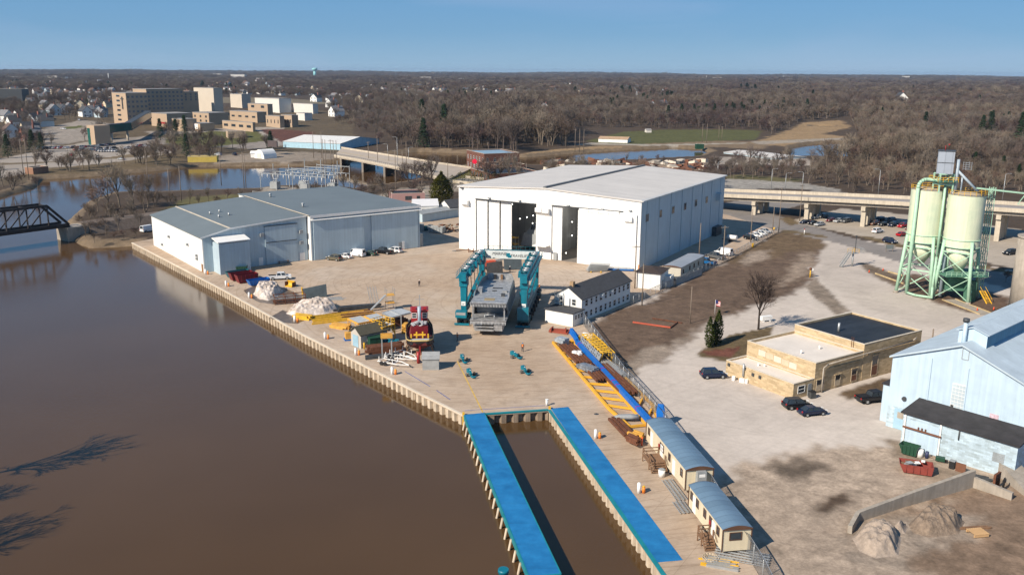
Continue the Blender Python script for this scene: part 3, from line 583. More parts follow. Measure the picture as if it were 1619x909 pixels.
for px,py in ((738,322),(854,334),(865,335.5),(996,349)):
 p=hz(px,py);w=MB();s=1.05
 w.mesh([(p.x-s,-0.01,p.z+s),(p.x+s,-0.01,p.z+s),(p.x-s,-1.3,p.z+s),(p.x+s,-1.3,p.z+s),(p.x-s,-0.01,p.z-s),(p.x+s,-0.01,p.z-s),(p.x-s,-1.3,p.z-s*0.1),(p.x+s,-1.3,p.z-s*0.1)],
           [(0,1,3,2),(2,3,7,6),(0,2,6,4),(1,5,7,3),(4,6,7,5)]);w.build('vent_hood',WHITE,hall)
p=hz(731,297);w=MB();w.cbox((p.x,-0.4,p.z),(0.9,0.5,0.35),0.4);w.build('security_camera',DSTEEL,hall)
for px,py in ((774,313),(822,317),(899,325),(953,331),(997,333)):
 p=hz(px,py);w=MB();w.cbox((p.x,-0.3,p.z),(0.8,0.5,0.3));w.build('wall_lamp',GREYP,hall)
for px,py in ((1023,344.5),(1044,338),(1064,332),(1083,326.5),(1100,321),(1117,316)):
 p=hit(hall,px,py,0,HW);w=MB();w.box(HW+0.01,p.y-1.0,p.z-1.1,HW+0.12,p.y+1.0,p.z+1.1)
 f=w.build('window',GREYP,hall);w=MB();w.box(HW+0.10,p.y-0.85,p.z-0.95,HW+0.15,p.y+0.85,p.z+0.95);w.build('pane',GLASS,f)
p=hit(hall,1134,311,0,HW);w=MB();w.box(HW,p.y-1.3,p.z-1.2,HW+1.4,p.y+1.3,p.z+1.2);w.build('vent_hood',SHEETB,hall)
for k in range(8):
 w=MB();y=4+k*9.3;w.box(HW+0.01,y,0.1,HW+0.16,y+0.14,HH-0.5);w.build('downpipe',SHEETB,hall)
w=MB();w.box(HW+0.42,-0.3,HH-0.35,HW+0.65,HD+0.2,HH-0.08);w.build('gutter',WHITEW,hall)
w=MB();w.box(d1r+0.2,-2.6,4.0,d2l-0.4,-0.01,4.2);w.build('canopy',SHEETW,hall)
p=hit(hall,878,401,1,0);w=MB();w.box(p.x-0.6,-0.06,0.05,p.x+0.5,-0.01,2.3);w.build('personnel_door',GREYP,hall)
p=hit(hall,1130,362,0,HW);w=MB();w.box(HW+0.02,p.y-3,0.05,HW+1.6,p.y+3,3.0);w.build('equipment_box',DSTEEL,hall)
bx0=hit(hall,838,375,1,9).x
for px,py,dy in ((810,323,14),(822,346,12),(833,343.5,12),(843,341,12),(842,353,20),(883,355,15),(894,354,15),(904.5,351,15),(893,376,16),(904.5,372.5,16),(895,400,5)):
 o=hit(hall,px,py,1,dy)
 if o.z>0.3: w=MB();w.ball(o,0.17,6,4);w.build('hall_lamp',LAMP,hall)
for x,y,z,e in (((d2l+d2r)/2,10,14,700),((d2l+d2r)/2+3,15,8,400),(bx0-2,14,15,350)):
 pl=bpy.data.lights.new('hall_light','POINT');pl.energy=e;pl.color=(1,.93,.82);pl.shadow_soft_size=.5;po=bpy.data.objects.new('hall_light',pl);COL.objects.link(po);po.location=Matrix.LocRotScale(hall.location,hall.rotation_euler,None) @ Vector((x,y,z))
v=hall.matrix_basis
def hp(x,y,z=0): return Matrix.LocRotScale(hall.location,hall.rotation_euler,None) @ Vector((x,y,z))
bx=hit(hall,838,375,1,9).x
bo=root('unfinished_boat','grey boat superstructure under construction inside the left doorway','boat',hp(bx,9,0.05),hall.rotation_euler.z)
w=MB();w.loft([[(-3.2,0,1.2),(4.0,0,1.2),(4.6,0,5),(-2.2,0,5)],[(-3.2,11,1.2),(4.0,11,1.2),(4.6,11,5),(-3,11,5)]]);w.build('hull',GREYP,bo)
w=MB();w.loft([[(-1.8,0.5,5),(4.2,0.5,5),(4.0,1.6,8.2),(0.2,1.6,8.2)],[(-2.2,10,5),(4.2,10,5),(4,10,8.2),(-1,10,8.2)]]);w.build('superstructure',GREYP,bo)
for i in range(5): w=MB();w.box(-0.2+i*0.8,0.9,6.0,0.35+i*0.8,1.35,7.3);w.build('window',GLASS,bo)
for x in (-2.5,3.0): w=MB();w.box(x,1,0,x+0.5,10,1.2);w.build('keel_block',WOOD,bo)
sc=root('access_scaffold','yellow access scaffold beside the boat inside the left doorway','scaffold',hp(bx-4.6,4.5,0.05),hall.rotation_euler.z)
for x in (0,2):
 for y in (0,2): w=MB();w.beam((x,y,0),(x,y,4.5),0.12);w.build('upright',STEEL,sc)
for z in (2.1,4.0): w=MB();w.box(-0.1,-0.1,z,2.1,2.1,z+0.12);w.build('platform',YELLOW,sc)
for k,(px,py) in enumerate(((849,405.5),(862,406),(847,411))):
 p=gp(px,py,0.03);r0=root('steel_drum',('blue drum under the white canopy, left one','blue drum beside the right edge of the white canopy','small blue drum standing in front of the canopy')[k],'drum',p)
 w=MB();w.cyl((0,0,0),(0,0,1.5),0.55,n=12);w.build('shell',mat('blue_drum',(0.02,0.13,0.25),0.5),r0);w=MB();w.cyl((0,0,1.5),(0,0,1.56),0.58,n=12);w.build('lid',DSTEEL,r0)
A,B=gp(323,431.5),gp(487,411);
shed,SW=frame('slate_roofed_shed','pair of joined boat sheds with slate grey roofs and a bright white river wall','shed',A,B,z=0.03)
bk=hit(shed,243,388,2,0.03);SDp=bk.y
f2l=hit(shed,490,410.5,2,0);f2r=hit(shed,655,388,2,0)
h0=hit(shed,317,377,1,0).z;rx=hit(shed,363,362,1,0).x;h1=hit(shed,363,362,1,0).z;h2=hit(shed,482,342,1,0).z
hB0=hit(shed,486,340.5,1,f2l.y).z;hB1=hit(shed,654,320.5,1,f2r.y).z
SDA=47.5;SDB=54.0;XB0=SW+0.3;XB1=65.9;h0=9.3;h1=11.1;h2=12.6;HB=12.75
w=MB();w.loft([[(0,0,0),(0.3,0,0),(0.3,0,h0),(0,0,h0)],[(0,SDA,0),(0.3,SDA,0),(0.3,SDA,h0),(0,SDA,h0)]]);w.build('river_wall',SHEETW,shed)
w=MB();T=0.3
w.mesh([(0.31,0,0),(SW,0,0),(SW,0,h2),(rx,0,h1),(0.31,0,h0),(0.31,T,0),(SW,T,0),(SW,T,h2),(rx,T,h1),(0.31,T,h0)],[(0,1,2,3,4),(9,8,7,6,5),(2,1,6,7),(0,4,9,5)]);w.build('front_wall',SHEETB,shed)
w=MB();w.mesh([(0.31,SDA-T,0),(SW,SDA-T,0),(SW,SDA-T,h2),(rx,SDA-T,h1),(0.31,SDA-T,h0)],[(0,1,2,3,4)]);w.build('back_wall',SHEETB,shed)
w=MB()
def slab(mb,pts,t=0.25):
 mb.mesh([(p[0],p[1],p[2]) for p in pts]+[(p[0],p[1],p[2]-t) for p in pts],[(0,1,2,3),(7,6,5,4),(0,4,5,1),(1,5,6,2),(2,6,7,3),(3,7,4,0)])
slab(w,[(-0.4,-0.4,h0+0.2),(rx,-0.4,h1+0.25),(rx,SDA+0.3,h1+0.25),(-0.4,SDA+0.3,h0+0.2)])
slab(w,[(rx+0.01,-0.4,h1+0.25),(SW-0.05,-0.4,h2+0.25),(SW-0.05,SDA+0.3,h2+0.25),(rx+0.01,SDA+0.3,h1+0.25)])
ra=w.build('roof',ROOFG,shed)
w=MB();w.beam((rx,-0.42,h1+0.29),(rx,SDA+0.32,h1+0.29),0.5,0.1);w.build('ridge_flashing',CAP,ra)
w=MB();w.beam((-0.42,-0.45,h0+0.08),(rx,-0.45,h1+0.13),0.12,0.4);w.beam((rx,-0.45,h1+0.13),(SW,-0.45,h2+0.13),0.12,0.4);w.build('barge_trim',WHITE,ra)
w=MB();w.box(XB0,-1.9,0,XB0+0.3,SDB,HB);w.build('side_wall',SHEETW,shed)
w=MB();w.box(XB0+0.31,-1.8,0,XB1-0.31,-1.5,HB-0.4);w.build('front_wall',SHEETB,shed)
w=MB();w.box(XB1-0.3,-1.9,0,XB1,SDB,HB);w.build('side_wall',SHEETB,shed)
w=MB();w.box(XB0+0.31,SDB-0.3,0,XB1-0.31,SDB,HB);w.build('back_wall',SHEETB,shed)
w=MB();slab(w,[(XB0-0.2,-2.3,HB+0.25),(XB1+0.3,-2.3,HB+0.3),(XB1+0.3,SDB+0.3,HB+0.3),(XB0-0.2,SDB+0.3,HB+0.25)],0.24);rb=w.build('roof',ROOFG,shed)
w=MB();w.beam((XB0-0.1,-2.34,HB-0.12),(XB1+0.3,-2.34,HB-0.08),0.1,0.75);w.build('fascia',WHITE,rb);w=MB();w.beam((XB0-0.3,-2.3,HB+0.3),(XB0-0.3,SDA+0.3,HB+0.3),0.3,0.1);w.build('seam_flashing',CAP,rb)
w=MB();slab(w,[(XB0,-2.6,HB-1.1),(XB1+0.4,-2.6,HB-1.1),(XB1+0.4,-1.85,HB-0.7),(XB0,-1.85,HB-0.7)],0.1);w.build('door_hood',SHEETW,shed)
xm=hit(shed,575,360,1,-1.9).x;xn=hit(shed,587,360,1,-1.9).x
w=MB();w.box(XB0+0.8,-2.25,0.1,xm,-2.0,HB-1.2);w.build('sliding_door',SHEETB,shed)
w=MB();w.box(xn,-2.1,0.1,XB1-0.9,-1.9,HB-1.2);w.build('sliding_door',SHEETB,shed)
p0=hit(shed,634,390,1,-2.1);w=MB();w.box(p0.x-0.8,-2.2,0.1,p0.x+0.3,-2.12,2.4);w.build('personnel_door',GREYP,shed)
w=MB();w.box(p0.x+0.4,-2.22,0.1,p0.x+1.2,-2.12,2.5);w.build('personnel_door',WHITE,shed)
for px,py,s in ((427.5,311.5,0.7),(479,327,0.8)):
 q=hit(shed,px,py,2,HB+0.3);w=MB();w.cyl((q.x,q.y,HB+0.25),(q.x,q.y,HB+1.1),0.35,n=10);w.cyl((q.x,q.y,HB+1.1),(q.x,q.y,HB+1.5),0.6,0.3,n=10);w.build('roof_vent',STEEL,shed)
for px,py in ((332,337),(347,335),(346,342),(362,340)):
 q=hit(shed,px,py,2,11.9);zz=h1+(q.x-rx)*(h2-h1)/(SW-rx)+0.3;w=MB();w.cyl((q.x,q.y,zz-0.1),(q.x,q.y,zz+0.7),0.3,n=8);w.build('roof_vent',STEEL,shed)
a0=hit(shed,349,434.8,2,0);a1=hit(shed,397,428,2,0);ah=hit(shed,347,383.5,1,a0.y).z
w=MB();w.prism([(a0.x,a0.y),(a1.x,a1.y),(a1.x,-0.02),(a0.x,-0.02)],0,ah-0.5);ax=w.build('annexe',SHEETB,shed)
w=MB();slab(w,[(a0.x-0.25,a0.y-0.25,ah),(a1.x+0.25,a1.y-0.25,ah),(a1.x+0.25,-0.06,ah+0.7),(a0.x-0.25,-0.06,ah+0.7)]);w.build('annexe_roof',WHITE,ax)
q0=hit(shed,420,400,1,0).x;q1=hit(shed,470,400,1,0).x
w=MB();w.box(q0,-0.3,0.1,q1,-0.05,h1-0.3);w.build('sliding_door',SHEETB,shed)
zz=hit(shed,440,382,1,0).z;w=MB();w.box(q0-0.2,-0.4,h1-0.3,q1+0.3,-0.31,h1-0.1);w.box(q0+0.2,-0.42,zz,q1,-0.31,zz+0.18);w.build('door_rail',DSTEEL,shed)
for px,py in ((413,371),(475,366),(475.5,383)):
 q=hit(shed,px,py,1,0);w=MB();w.cbox((q.x,-0.45,q.z),(1.0,0.7,0.9));w.build('wall_unit',GREYP,shed)
q=hit(shed,478,405,1,0);w=MB();w.box(q.x-0.8,-0.1,0.1,q.x+0.8,-0.03,2.3);w.build('personnel_door',WHITE,shed)
q=hit(shed,412.5,410,1,0);w=MB();w.box(q.x-0.6,-0.1,0.1,q.x+0.6,-0.03,2.3);w.build('personnel_door',WHITE,shed)
q=hit(shed,651,370,0,XB1);w=MB();w.box(XB1+0.02,-1.5,0,XB1+1.3,1.5,4.2);w.build('electrical_cabinet',GREYP,shed)
for px,py in ((268,374),(257.5,386.5),(297.5,386.5),(312,404),(312.5,409)):
 q=hit(shed,px,py,0,0);w=MB();w.cbox((-0.3,q.y,q.z),(0.5,0.7,0.6));w.build('wall_vent',GREYP,shed)
w=MB();w.box(-0.15,0.5,0,-0.02,1.6,2.2);w.build('personnel_door',mat('brown_door',(0.25,0.13,0.06),0.6),shed)
def gable(par,W,D,H,RH,mw,mr,ov=0.3,axis='x',x0=0,y0=0,z0=0,wname='wall',rname='roof',t=0.15):
 w=MB();x1,y1,z1=x0+W,y0+D,z0+H
 if axis=='x': g=[(x0,(y0+y1)/2,z0+RH),(x1,(y0+y1)/2,z0+RH)]
 else: g=[((x0+x1)/2,y0,z0+RH),((x0+x1)/2,y1,z0+RH)]
 v=[(x0,y0,z0),(x1,y0,z0),(x1,y1,z0),(x0,y1,z0),(x0,y0,z1),(x1,y0,z1),(x1,y1,z1),(x0,y1,z1)]+g
 if axis=='x': f=[(0,1,5,4),(1,2,6,9,5),(2,3,7,6),(3,0,4,8,7)]
 else: f=[(0,1,5,8,4),(1,2,6,5),(2,3,7,9,6),(3,0,4,7)]
 w.mesh(v,f);wl=w.build(wname,mw,par,recalc=False)
 w=MB();k=(RH-H)
 if axis=='x':
  s=k/(D/2)*ov;yc=(y0+y1)/2
  slab(w,[(x0-ov,y0-ov,z1-s+t),(x1+ov,y0-ov,z1-s+t),(x1+ov,yc,z0+RH+t),(x0-ov,yc,z0+RH+t)],t);slab(w,[(x0-ov,yc,z0+RH+t),(x1+ov,yc,z0+RH+t),(x1+ov,y1+ov,z1-s+t),(x0-ov,y1+ov,z1-s+t)],t)
 else:
  s=k/(W/2)*ov;xc=(x0+x1)/2
  slab(w,[(x0-ov,y0-ov,z1-s+t),(xc,y0-ov,z0+RH+t),(xc,y1+ov,z0+RH+t),(x0-ov,y1+ov,z1-s+t)],t);slab(w,[(xc,y0-ov,z0+RH+t),(x1+ov,y0-ov,z1-s+t),(x1+ov,y1+ov,z1-s+t),(xc,y1+ov,z0+RH+t)],t)
 rf=w.build(rname,mr,par)
 return wl,rf
def window(par,c,w2,h2,nrm,fm=WHITE,bars=True,depth=0.06,name='window'):
 """window on a wall: centre c,half width,half height,outward normal 'x-','x+','y-','y+' (local)"""
 ax=0 if nrm[0]=='x' else 1;s=-1 if nrm[1]=='-' else 1
 def bx(mb,a0,a1,z0,z1,d0,d1):
  if ax==0: mb.box(min(c[0]+s*d0,c[0]+s*d1),a0,z0,max(c[0]+s*d0,c[0]+s*d1),a1,z1)
  else: mb.box(a0,min(c[1]+s*d0,c[1]+s*d1),z0,a1,max(c[1]+s*d0,c[1]+s*d1),z1)
 a=c[1] if ax==0 else c[0];f=MB();k=0.09
 bx(f,a-w2,a+w2,c[2]+h2-k,c[2]+h2,0.0,depth);bx(f,a-w2,a+w2,c[2]-h2,c[2]-h2+k,0.0,depth);bx(f,a-w2,a-w2+k,c[2]-h2+k,c[2]+h2-k,0.0,depth);bx(f,a+w2-k,a+w2,c[2]-h2+k,c[2]+h2-k,0.0,depth)
 if bars: bx(f,a-w2+k,a+w2-k,c[2]-0.04,c[2]+0.04,0.0,depth)
 fo=f.build(name,fm,par);g=MB();bx(g,a-w2+k,a+w2-k,c[2]-h2+k,c[2]+h2-k,0.002,0.02);g.build('pane',GLASS,fo);return fo
ASPHR=mat('charcoal_shingle',(0.055,0.058,0.065),0.9,0.2,1.2,detail=8)
SIDING=mat('white_clapboard',(0.76,0.76,0.74),0.6,0.04,0.4,stripes=('z',0.35,0.08))
CREAM=mat('cream_panel',(0.66,0.58,0.42),0.55,0.05,0.4,stripes=('xy',0.4,0.06),streak=0.06)
A=gp(919,509);B=gp(995.6,476.5)
off,OL=frame('white_clapboard_office','long white two storey clapboard office with a charcoal gable roof','office',A,B)
oh=hit(off,918.4,476.5,1,0).z;og=hit(off,877,470,0,0);rdg=hit(off,897.5,457,0,0);OWd=min(9.5,max(7,og.y))
oh=5.1;OWd=7.0
wl,rf=gable(off,OL,OWd,oh,oh+2.2,SIDING,ASPHR,ov=0.35)
w=MB();w.box(1.2,OWd/2-0.5,oh+1.6,2.0,OWd/2+0.4,oh+3.2);w.build('chimney',mat('tan_brick',(0.32,0.22,0.13),0.9,0.2,2),rf)
for i in range(10):
 x=2.0+i*(OL-3.2)/9
 for z in (1.3,3.9):
  window(off,(x,0.0,z),0.5 if i % 3 else 0.62,0.75,'y-')
for y in (OWd*0.28,OWd*0.75): window(off,(0,y,4.1),0.55,0.75,'x-')
q=hit(off,918.5,500,1,0)
for x in (8.0,12.5): w=MB();w.box(x,-0.6,3.9,x+0.8,-0.03,4.6);w.build('air_conditioner',WHITE,off)
ly=6.4
w=MB();x0=-4.6
w.mesh([(x0,-0.6,0),(-0.02,-0.6,0),(-0.02,ly,0),(x0,ly,0),(x0,-0.6,2.9),(-0.02,-0.6,2.9),(-0.02,ly,2.9),(x0,ly,2.9)],[(0,1,5,4),(2,3,7,6),(3,0,4,7)]);w.build('lean_to',SIDING,off,recalc=False)
w=MB();w.prism([(x0-0.3,-0.9),(-0.03,-0.9),(-0.03,ly+0.3),(x0-0.3,ly+0.3)],2.91,3.1);w.build('lean_to_roof',ASPHR,off)
for x in (-1.0,-2.2,-3.4): window(off,(x,-0.6,1.9),0.42,0.5,'y-')
w=MB();w.cyl((-2,3.5,3.4),(-2,3.5,6.2),0.16,n=8);w.build('stove_pipe',STEEL,off)
w=MB()
for z in (4.0,5.2): w.box(-1.3,ly-1.6,z,-0.05,ly-0.2,z+0.1)
for y in (ly-1.6,ly-0.2): w.beam((-1.25,y,3.4),(-1.25,y,6.3),0.08);w.beam((-1.25,y,6.2),(-0.05,y,6.2),0.06)
w.build('fire_escape',STEEL,off)
A=gp(1005.5,455);B=gp(1043,459)
gar,GL=frame('white_garage','low white garage with a dark brown roof beside the fence','garage',A,B)
gh=4.2;GD=hit(gar,1067,450,2,0).y
w=MB();w.prism([(0,0),(GL,0),(GL,GD),(0,GD)],0,gh);wl=w.build('wall',WHITEW,gar)
w=MB();e=0.5;w.mesh([(-e,-e,gh),(GL+e,-e,gh),(GL+e,GD+e,gh),(-e,GD+e,gh),(GL/2,GD*.4,gh+0.9),(GL/2,GD*.6,gh+0.9)],[(0,1,4),(1,2,5,4),(2,3,5),(3,0,4,5),(3,2,1,0)]);w.build('roof',mat('dark_brown_shingle',(0.045,0.033,0.03),0.9,0.2,1.2),gar)
w=MB();w.box(GL-0.02,GD-3.5,0,GL+1.6,GD-0.5,2.8);w.build('side_porch',WHITEW,gar)
w=MB();w.box(GL,2,0.1,GL+0.06,3,2.1);w.build('door',GREYP,gar)
TROOF=mat('blue_grey_trailer_roof',(0.17,0.27,0.37),0.5,0.08,0.4,stripes=('x',1.22,0.3),metal=0.2)
TROOFP=mat('pale_trailer_roof',(0.33,0.37,0.42),0.5,0.08,0.4,stripes=('x',1.22,0.10),metal=0.2)
BROWN=mat('brown_trim',(0.10,0.05,0.03),0.7,0.15)
def trailer(name,label,A,B,W,zb,zt,roofm,wins,doors,endwin=None,wallm=None,arch=0.38):
 r0,Ln=frame(name,label,'office trailer',A,B)
 wallm=wallm or CREAM
 w=MB();w.box(0,0,zb,Ln,W,zt);w.build('body',wallm,r0)
 n=8;prof=[(-0.12+(W+0.24)*i/n,zt+0.02+arch*math.sin(math.pi*i/n)) for i in range(n+1)]
 w=MB();rings=[[(x,y,z) for y,z in prof]+[(x,y,zt-0.06) for y in (W+0.12,-0.12)] for x in (-0.15,Ln+0.15)]
 w.loft(rings);rf=w.build('roof',roofm,r0)
 w=MB()
 for x in (-0.19,Ln+0.15): w.loft([[(x,y,z+0.02) for y,z in prof]+[(x,W+0.12,zt-0.12),(x,-0.12,zt-0.12)],[(x+0.04,y,z+0.02) for y,z in prof]+[(x+0.04,W+0.12,zt-0.12),(x+0.04,-0.12,zt-0.12)]])
 for y in (-0.06,W+0.06):
  for x in (-0.03,Ln+0.03): w.beam((x,y,zb),(x,y,zt-0.1),0.1)
 w.build('trim',BROWN,r0)
 for x in wins: window(r0,(x,0,zb+1.75),0.45,0.55,'y-',BROWN)
 for x in doors: w=MB();w.box(x-0.5,-0.06,zb+0.05,x+0.5,-0.005,zb+2.15);w.build('door',WHITE,r0)
 if endwin is not None: window(r0,(Ln,W*endwin,zb+1.8),0.75,0.5,'x+',BROWN,bars=False)
 w=MB()
 for i in range(5):
  for y in (0.5,W-0.5): x=0.6+i*(Ln-1.2)/4;w=MB();w.box(x-0.3,y-0.2,0.03,x+0.3,y+0.2,zb-0.01);w.build('support_block',CONC,r0)
 for x in (Ln*0.45,Ln*0.5): w=MB();w.cyl((x,0.05,0.42),(x,0.3,0.42),0.4,n=12);w.build('wheel',BLACK,r0)
 return r0,Ln
A=gp(1021.5,700);B=gp(1083,781)
t1,L1=trailer('office_trailer','longer cream office trailer with blue roof and an air conditioner on its end',A,B,3.6,0.55,3.45,TROOF,(1.2,6.6,7.4,10.2,15.0),(2.5,7.0,12.0))
w=MB();w.box(L1+0.01,1.3,1.1,L1+0.75,2.5,3.3);ac=w.build('air_conditioner',GREYP,t1)
w=MB();w.box(L1+0.752,1.45,1.2,L1+0.78,2.35,2.0);w.build('grille',DSTEEL,ac);w=MB();w.box(L1+0.752,1.5,2.6,L1+0.77,2.3,3.0);w.build('panel',WHITE,ac)
w=MB();w.box(5.7,-0.12,1.6,6.1,-0.02,2.4);w.build('red_notice_board',REDP,t1)
A=gp(1088.5,806);B=gp(1141,879)
t2,L2=trailer('office_trailer','shorter cream office trailer with blue roof and a window in its end',A,B,3.3,0.6,3.35,TROOF,(0.9,2.9,5.4,7.3,9.6),(1.9,8.2),0.45)
w=MB();w.box(7.0,-0.12,1.6,7.4,-0.02,2.4);w.build('red_notice_board',REDP,t2)
A=gp(1075.5,445);B=gp(1112,424.5)
t3,L3=trailer('office_trailer','grey sided trailer with a pale roof behind the white garage',A,B,4.6,0.6,3.7,TROOFP,(2.0,7.0,10.5,14.0),(),None,mat('grey_cream_panel',(0.5,0.47,0.4),0.6,0.06,0.4,stripes=('xy',0.4,0.08)),0.25)
def steps(label,A,rz,W,D,h):
 r0=root('wooden_stair',label,'stair',A,rz)
 w=MB();w.box(0,0,h-0.12,W,D,h);w.build('landing',WOOD,r0)
 for x in (0.08,W-0.08):
  for y in (0.08,D-0.08): w=MB();w.beam((x,y,0),(x,y,h+1.0),0.12);w.build('post',WOOD,r0)
 w=MB()
 for z in (h+0.5,h+0.95): w.beam((0.08,0.08,z),(0.08,D-0.08,z),0.08,0.12);w.beam((0.08,0.08,z),(W-0.08,0.08,z),0.08,0.12)
 w.build('railing',WOOD,r0)
 for i in range(4): w=MB();z=h*(i+0.5)/4.6;w.box(W+0.9-0.28*i,0.1,z,W+1.25-0.28*i,D-0.1,z+0.07);w.build('tread',WOOD,r0)
 w=MB()
 for y in (0.1,D-0.1): w.beam((W+1.2,y,0.1),(W,y,h-0.05),0.06,0.22);w.beam((W+1.2,y,1.1),(W,y,h+0.95),0.06,0.1)
 w.build('stringer',WOOD,r0)
 return r0
rz1=t1.rotation_euler.z
p=t1.matrix_basis
def tp(t,x,y,z=0.03): return Matrix.LocRotScale(t.location,t.rotation_euler,None) @ Vector((x,y,z))
steps('large brown wooden landing and steps at the longer cream trailer',tp(t1,6.0,-2.5),rz1,3.0,2.4,1.0)
steps('small brown wooden steps at the shorter cream trailer',tp(t2,7.3,-1.6),t2.rotation_euler.z,1.4,1.5,0.95)
YBRICK=mat('yellow_brick',(0.54,0.42,0.265),0.9,0.08,0.5,brick=(0.9,0.3,0.015),detail=6)
ROOFWH=mat('white_membrane_roof',(0.66,0.61,0.55),0.8,0.10,0.25,detail=8)
ROOFBK=mat('black_membrane_roof',(0.022,0.026,0.034),0.6,0.35,0.25,stripes=('x',2.2,0.5))
COPE=mat('stone_coping',(0.58,0.52,0.43),0.8,0.08)
A=gp(1147,592);B=gp(1253,632)
bb,BW=frame('yellow_brick_building','yellow brick building stepping up in three tiers with white and black flat roofs','building',A,B)
def flat_roof(par,x0,y0,x1,y1,z,wallm,roofm,nm='tier',par_h=0.45,z0=0):
 w=MB();t=0.3
 w.box(x0,y0,z0,x1,y0+t,z);w.box(x0,y1-t,z0,x1,y1,z);w.box(x0,y0+t,z0,x0+t,y1-t,z);w.box(x1-t,y0+t,z0,x1,y1-t,z)
 o=w.build(nm,wallm,par)
 w=MB();w.box(x0+t,y0+t,z-par_h-0.2,x1-t,y1-t,z-par_h);w.build('flat_roof',roofm,o)
 w=MB();e=0.04
 w.box(x0-e,y0-e,z,x1+e,y0+t,z+0.08);w.box(x0-e,y1-t,z,x1+e,y1+e,z+0.08);w.box(x0-e,y0+t,z,x0+t,y1-t,z+0.08);w.box(x1-t,y0+t,z,x1+e,y1-t,z+0.08)
 w.build('coping',COPE,o);return o
Y1,Y2,Y3=5.2,18.0,35.0
H1,H2,H3=2.75,5.5,6.7
flat_roof(bb,0,0,BW,Y1-0.02,H1,YBRICK,ROOFWH,par_h=0.25)
flat_roof(bb,-0.02,Y1,BW+0.05,Y2-0.02,H2,YBRICK,ROOFWH)
flat_roof(bb,-0.05,Y2,BW+0.1,Y3,H3,YBRICK,ROOFBK,par_h=0.3)
TANP=mat('tan_infill_panel',(0.52,0.43,0.31),0.7,0.08,1)
for k in range(5): 
 q=hit(bb,1205+k*12.2,558+k*5.0,1,Y1);w=MB();w.box(q.x-0.8,Y1-0.05,q.z-0.55,q.x+0.8,Y1-0.005,q.z+0.5);w.build('blocked_window',TANP if k % 2 else COPE,bb)
BRWN=mat('brown_board',(0.16,0.07,0.04),0.8,0.2,1)
for px,py,w2,h2,kind in ((1296,612,1.0,1.0,0),(1323.5,605.5,0.75,1.0,0),(1349.5,598,0.8,1.15,1),(1382,584,0.9,1.9,1)):
 q=hit(bb,px,py,0,BW+0.1);q.z=max(q.z,h2+0.4);f=window(bb,(BW+0.1,q.y,q.z),w2,h2,'x+',TANP)
 w=MB();w.box(BW+0.13,q.y-w2+0.1,q.z-h2+0.1,BW+0.15,q.y+w2-0.1,q.z+(h2-0.1)*(0.1 if kind else -0.1));w.build('boarded_panel',BRWN if kind else TANP,f)
 w=MB();w.box(BW+0.11,q.y-w2-0.2,q.z+h2,BW+0.25,q.y+w2+0.2,q.z+h2+0.2);w.build('lintel',YBRICK,f)
q=hit(bb,1260,618,0,BW);window(bb,(BW,2.0,1.5),0.9,0.65,'x+',WHITE)
w=MB();w.box(BW+0.01,3.6,0,BW+0.1,4.5,2.1);w.build('door',GREYP,bb)
w=MB();w.tube([(BW+0.3,7.0,0.1),(BW+0.3,7.0,4.4),(BW+0.3,8.2,4.9),(BW+0.4,32,5.3),(BW+0.4,33,5.7)],0.13,8);w.build('wall_pipe',CONC,bb)
w=MB();w.box(-0.02+BW,9,3.9,BW+0.2,17,4.1);w.box(BW+0.08,19,4.6,BW+0.28,34,4.85);w.build('string_course',YBRICK,bb)
q=hit(bb,1326,521,2,H3);w=MB();w.cyl((q.x,q.y,H3-0.4),(q.x,q.y,H3+1.3),0.22,n=10);w.build('roof_pipe',STEEL,bb)
for px,py in ((1296,548),(1267,555),(1199,576),(1209,577)):
 q=hit(bb,px,py,2,H2 if px>1250 else H1);w=MB();w.cyl((q.x,q.y,q.z-0.5),(q.x,q.y,q.z+0.2),0.16,n=8);w.build('roof_pipe',WHITE,bb)
for px in (1346,1349): q=hit(bb,px,552,1,Y2);w=MB();w.beam((q.x,Y2-0.1,H2-0.4),(q.x,Y2-0.1,H3+0.8),0.07);w.build('ladder_rail',RUST,bb)
for px,py in ((1153,576),(1191,592),(1202,596),(1178,582)): q=hit(bb,px,py,1,0);w=MB();w.cbox((q.x,-0.1,max(0.6,q.z)),(0.5,0.2,0.5));w.build('wall_vent',DSTEEL,bb)
w=MB();q=hit(bb,1177,585,1,0);w.cyl((q.x,-0.25,1.0),(q.x,-0.25,3.3),0.18,n=8);w.build('vent_stack',STEEL,bb)
PBLUE=mat('pale_blue_sheet',(0.47,0.60,0.71),0.6,0.07,0.5,stripes=('x',0.8,0.06),streak=0.12,detail=7)
PBLUE2=mat('pale_blue_block',(0.48,0.61,0.71),0.8,0.14,0.8,brick=(0.8,0.3,0.02),streak=0.12,detail=8)
PROOF=mat('pale_blue_roof',(0.44,0.53,0.60),0.6,0.12,0.5,stripes=('y',1.0,0.10),detail=7)
DKBLUE=mat('dull_blue_sheet',(0.10,0.27,0.40),0.6,0.1,0.5,stripes=('y',0.9,0.25))
TAR=mat('tar_roof',(0.035,0.033,0.035),0.9,0.35,0.6,detail=8)
A=gp(1400,672.5);dB=gp(1602,759)-gp(1423,703)
wh,_=frame('pale_blue_warehouse','big peeling pale blue corrugated warehouse with a roof monitor and a tarred lean-to','warehouse',A,A+dB)
GW,EV,RG,WD=19.8,11.4,15.3,60.0
w=MB();w.mesh([(0,0,0),(GW,0,0),(GW,0,3.6),(0,0,3.6)],[(0,1,2,3)]);w.build('masonry_base',PBLUE2,wh,recalc=False)
w=MB();w.mesh([(0,-0.06,3.5),(GW,-0.06,3.5),(GW,-0.06,EV),(GW/2,-0.06,RG),(0,-0.06,EV)],[(0,1,2,3,4)])
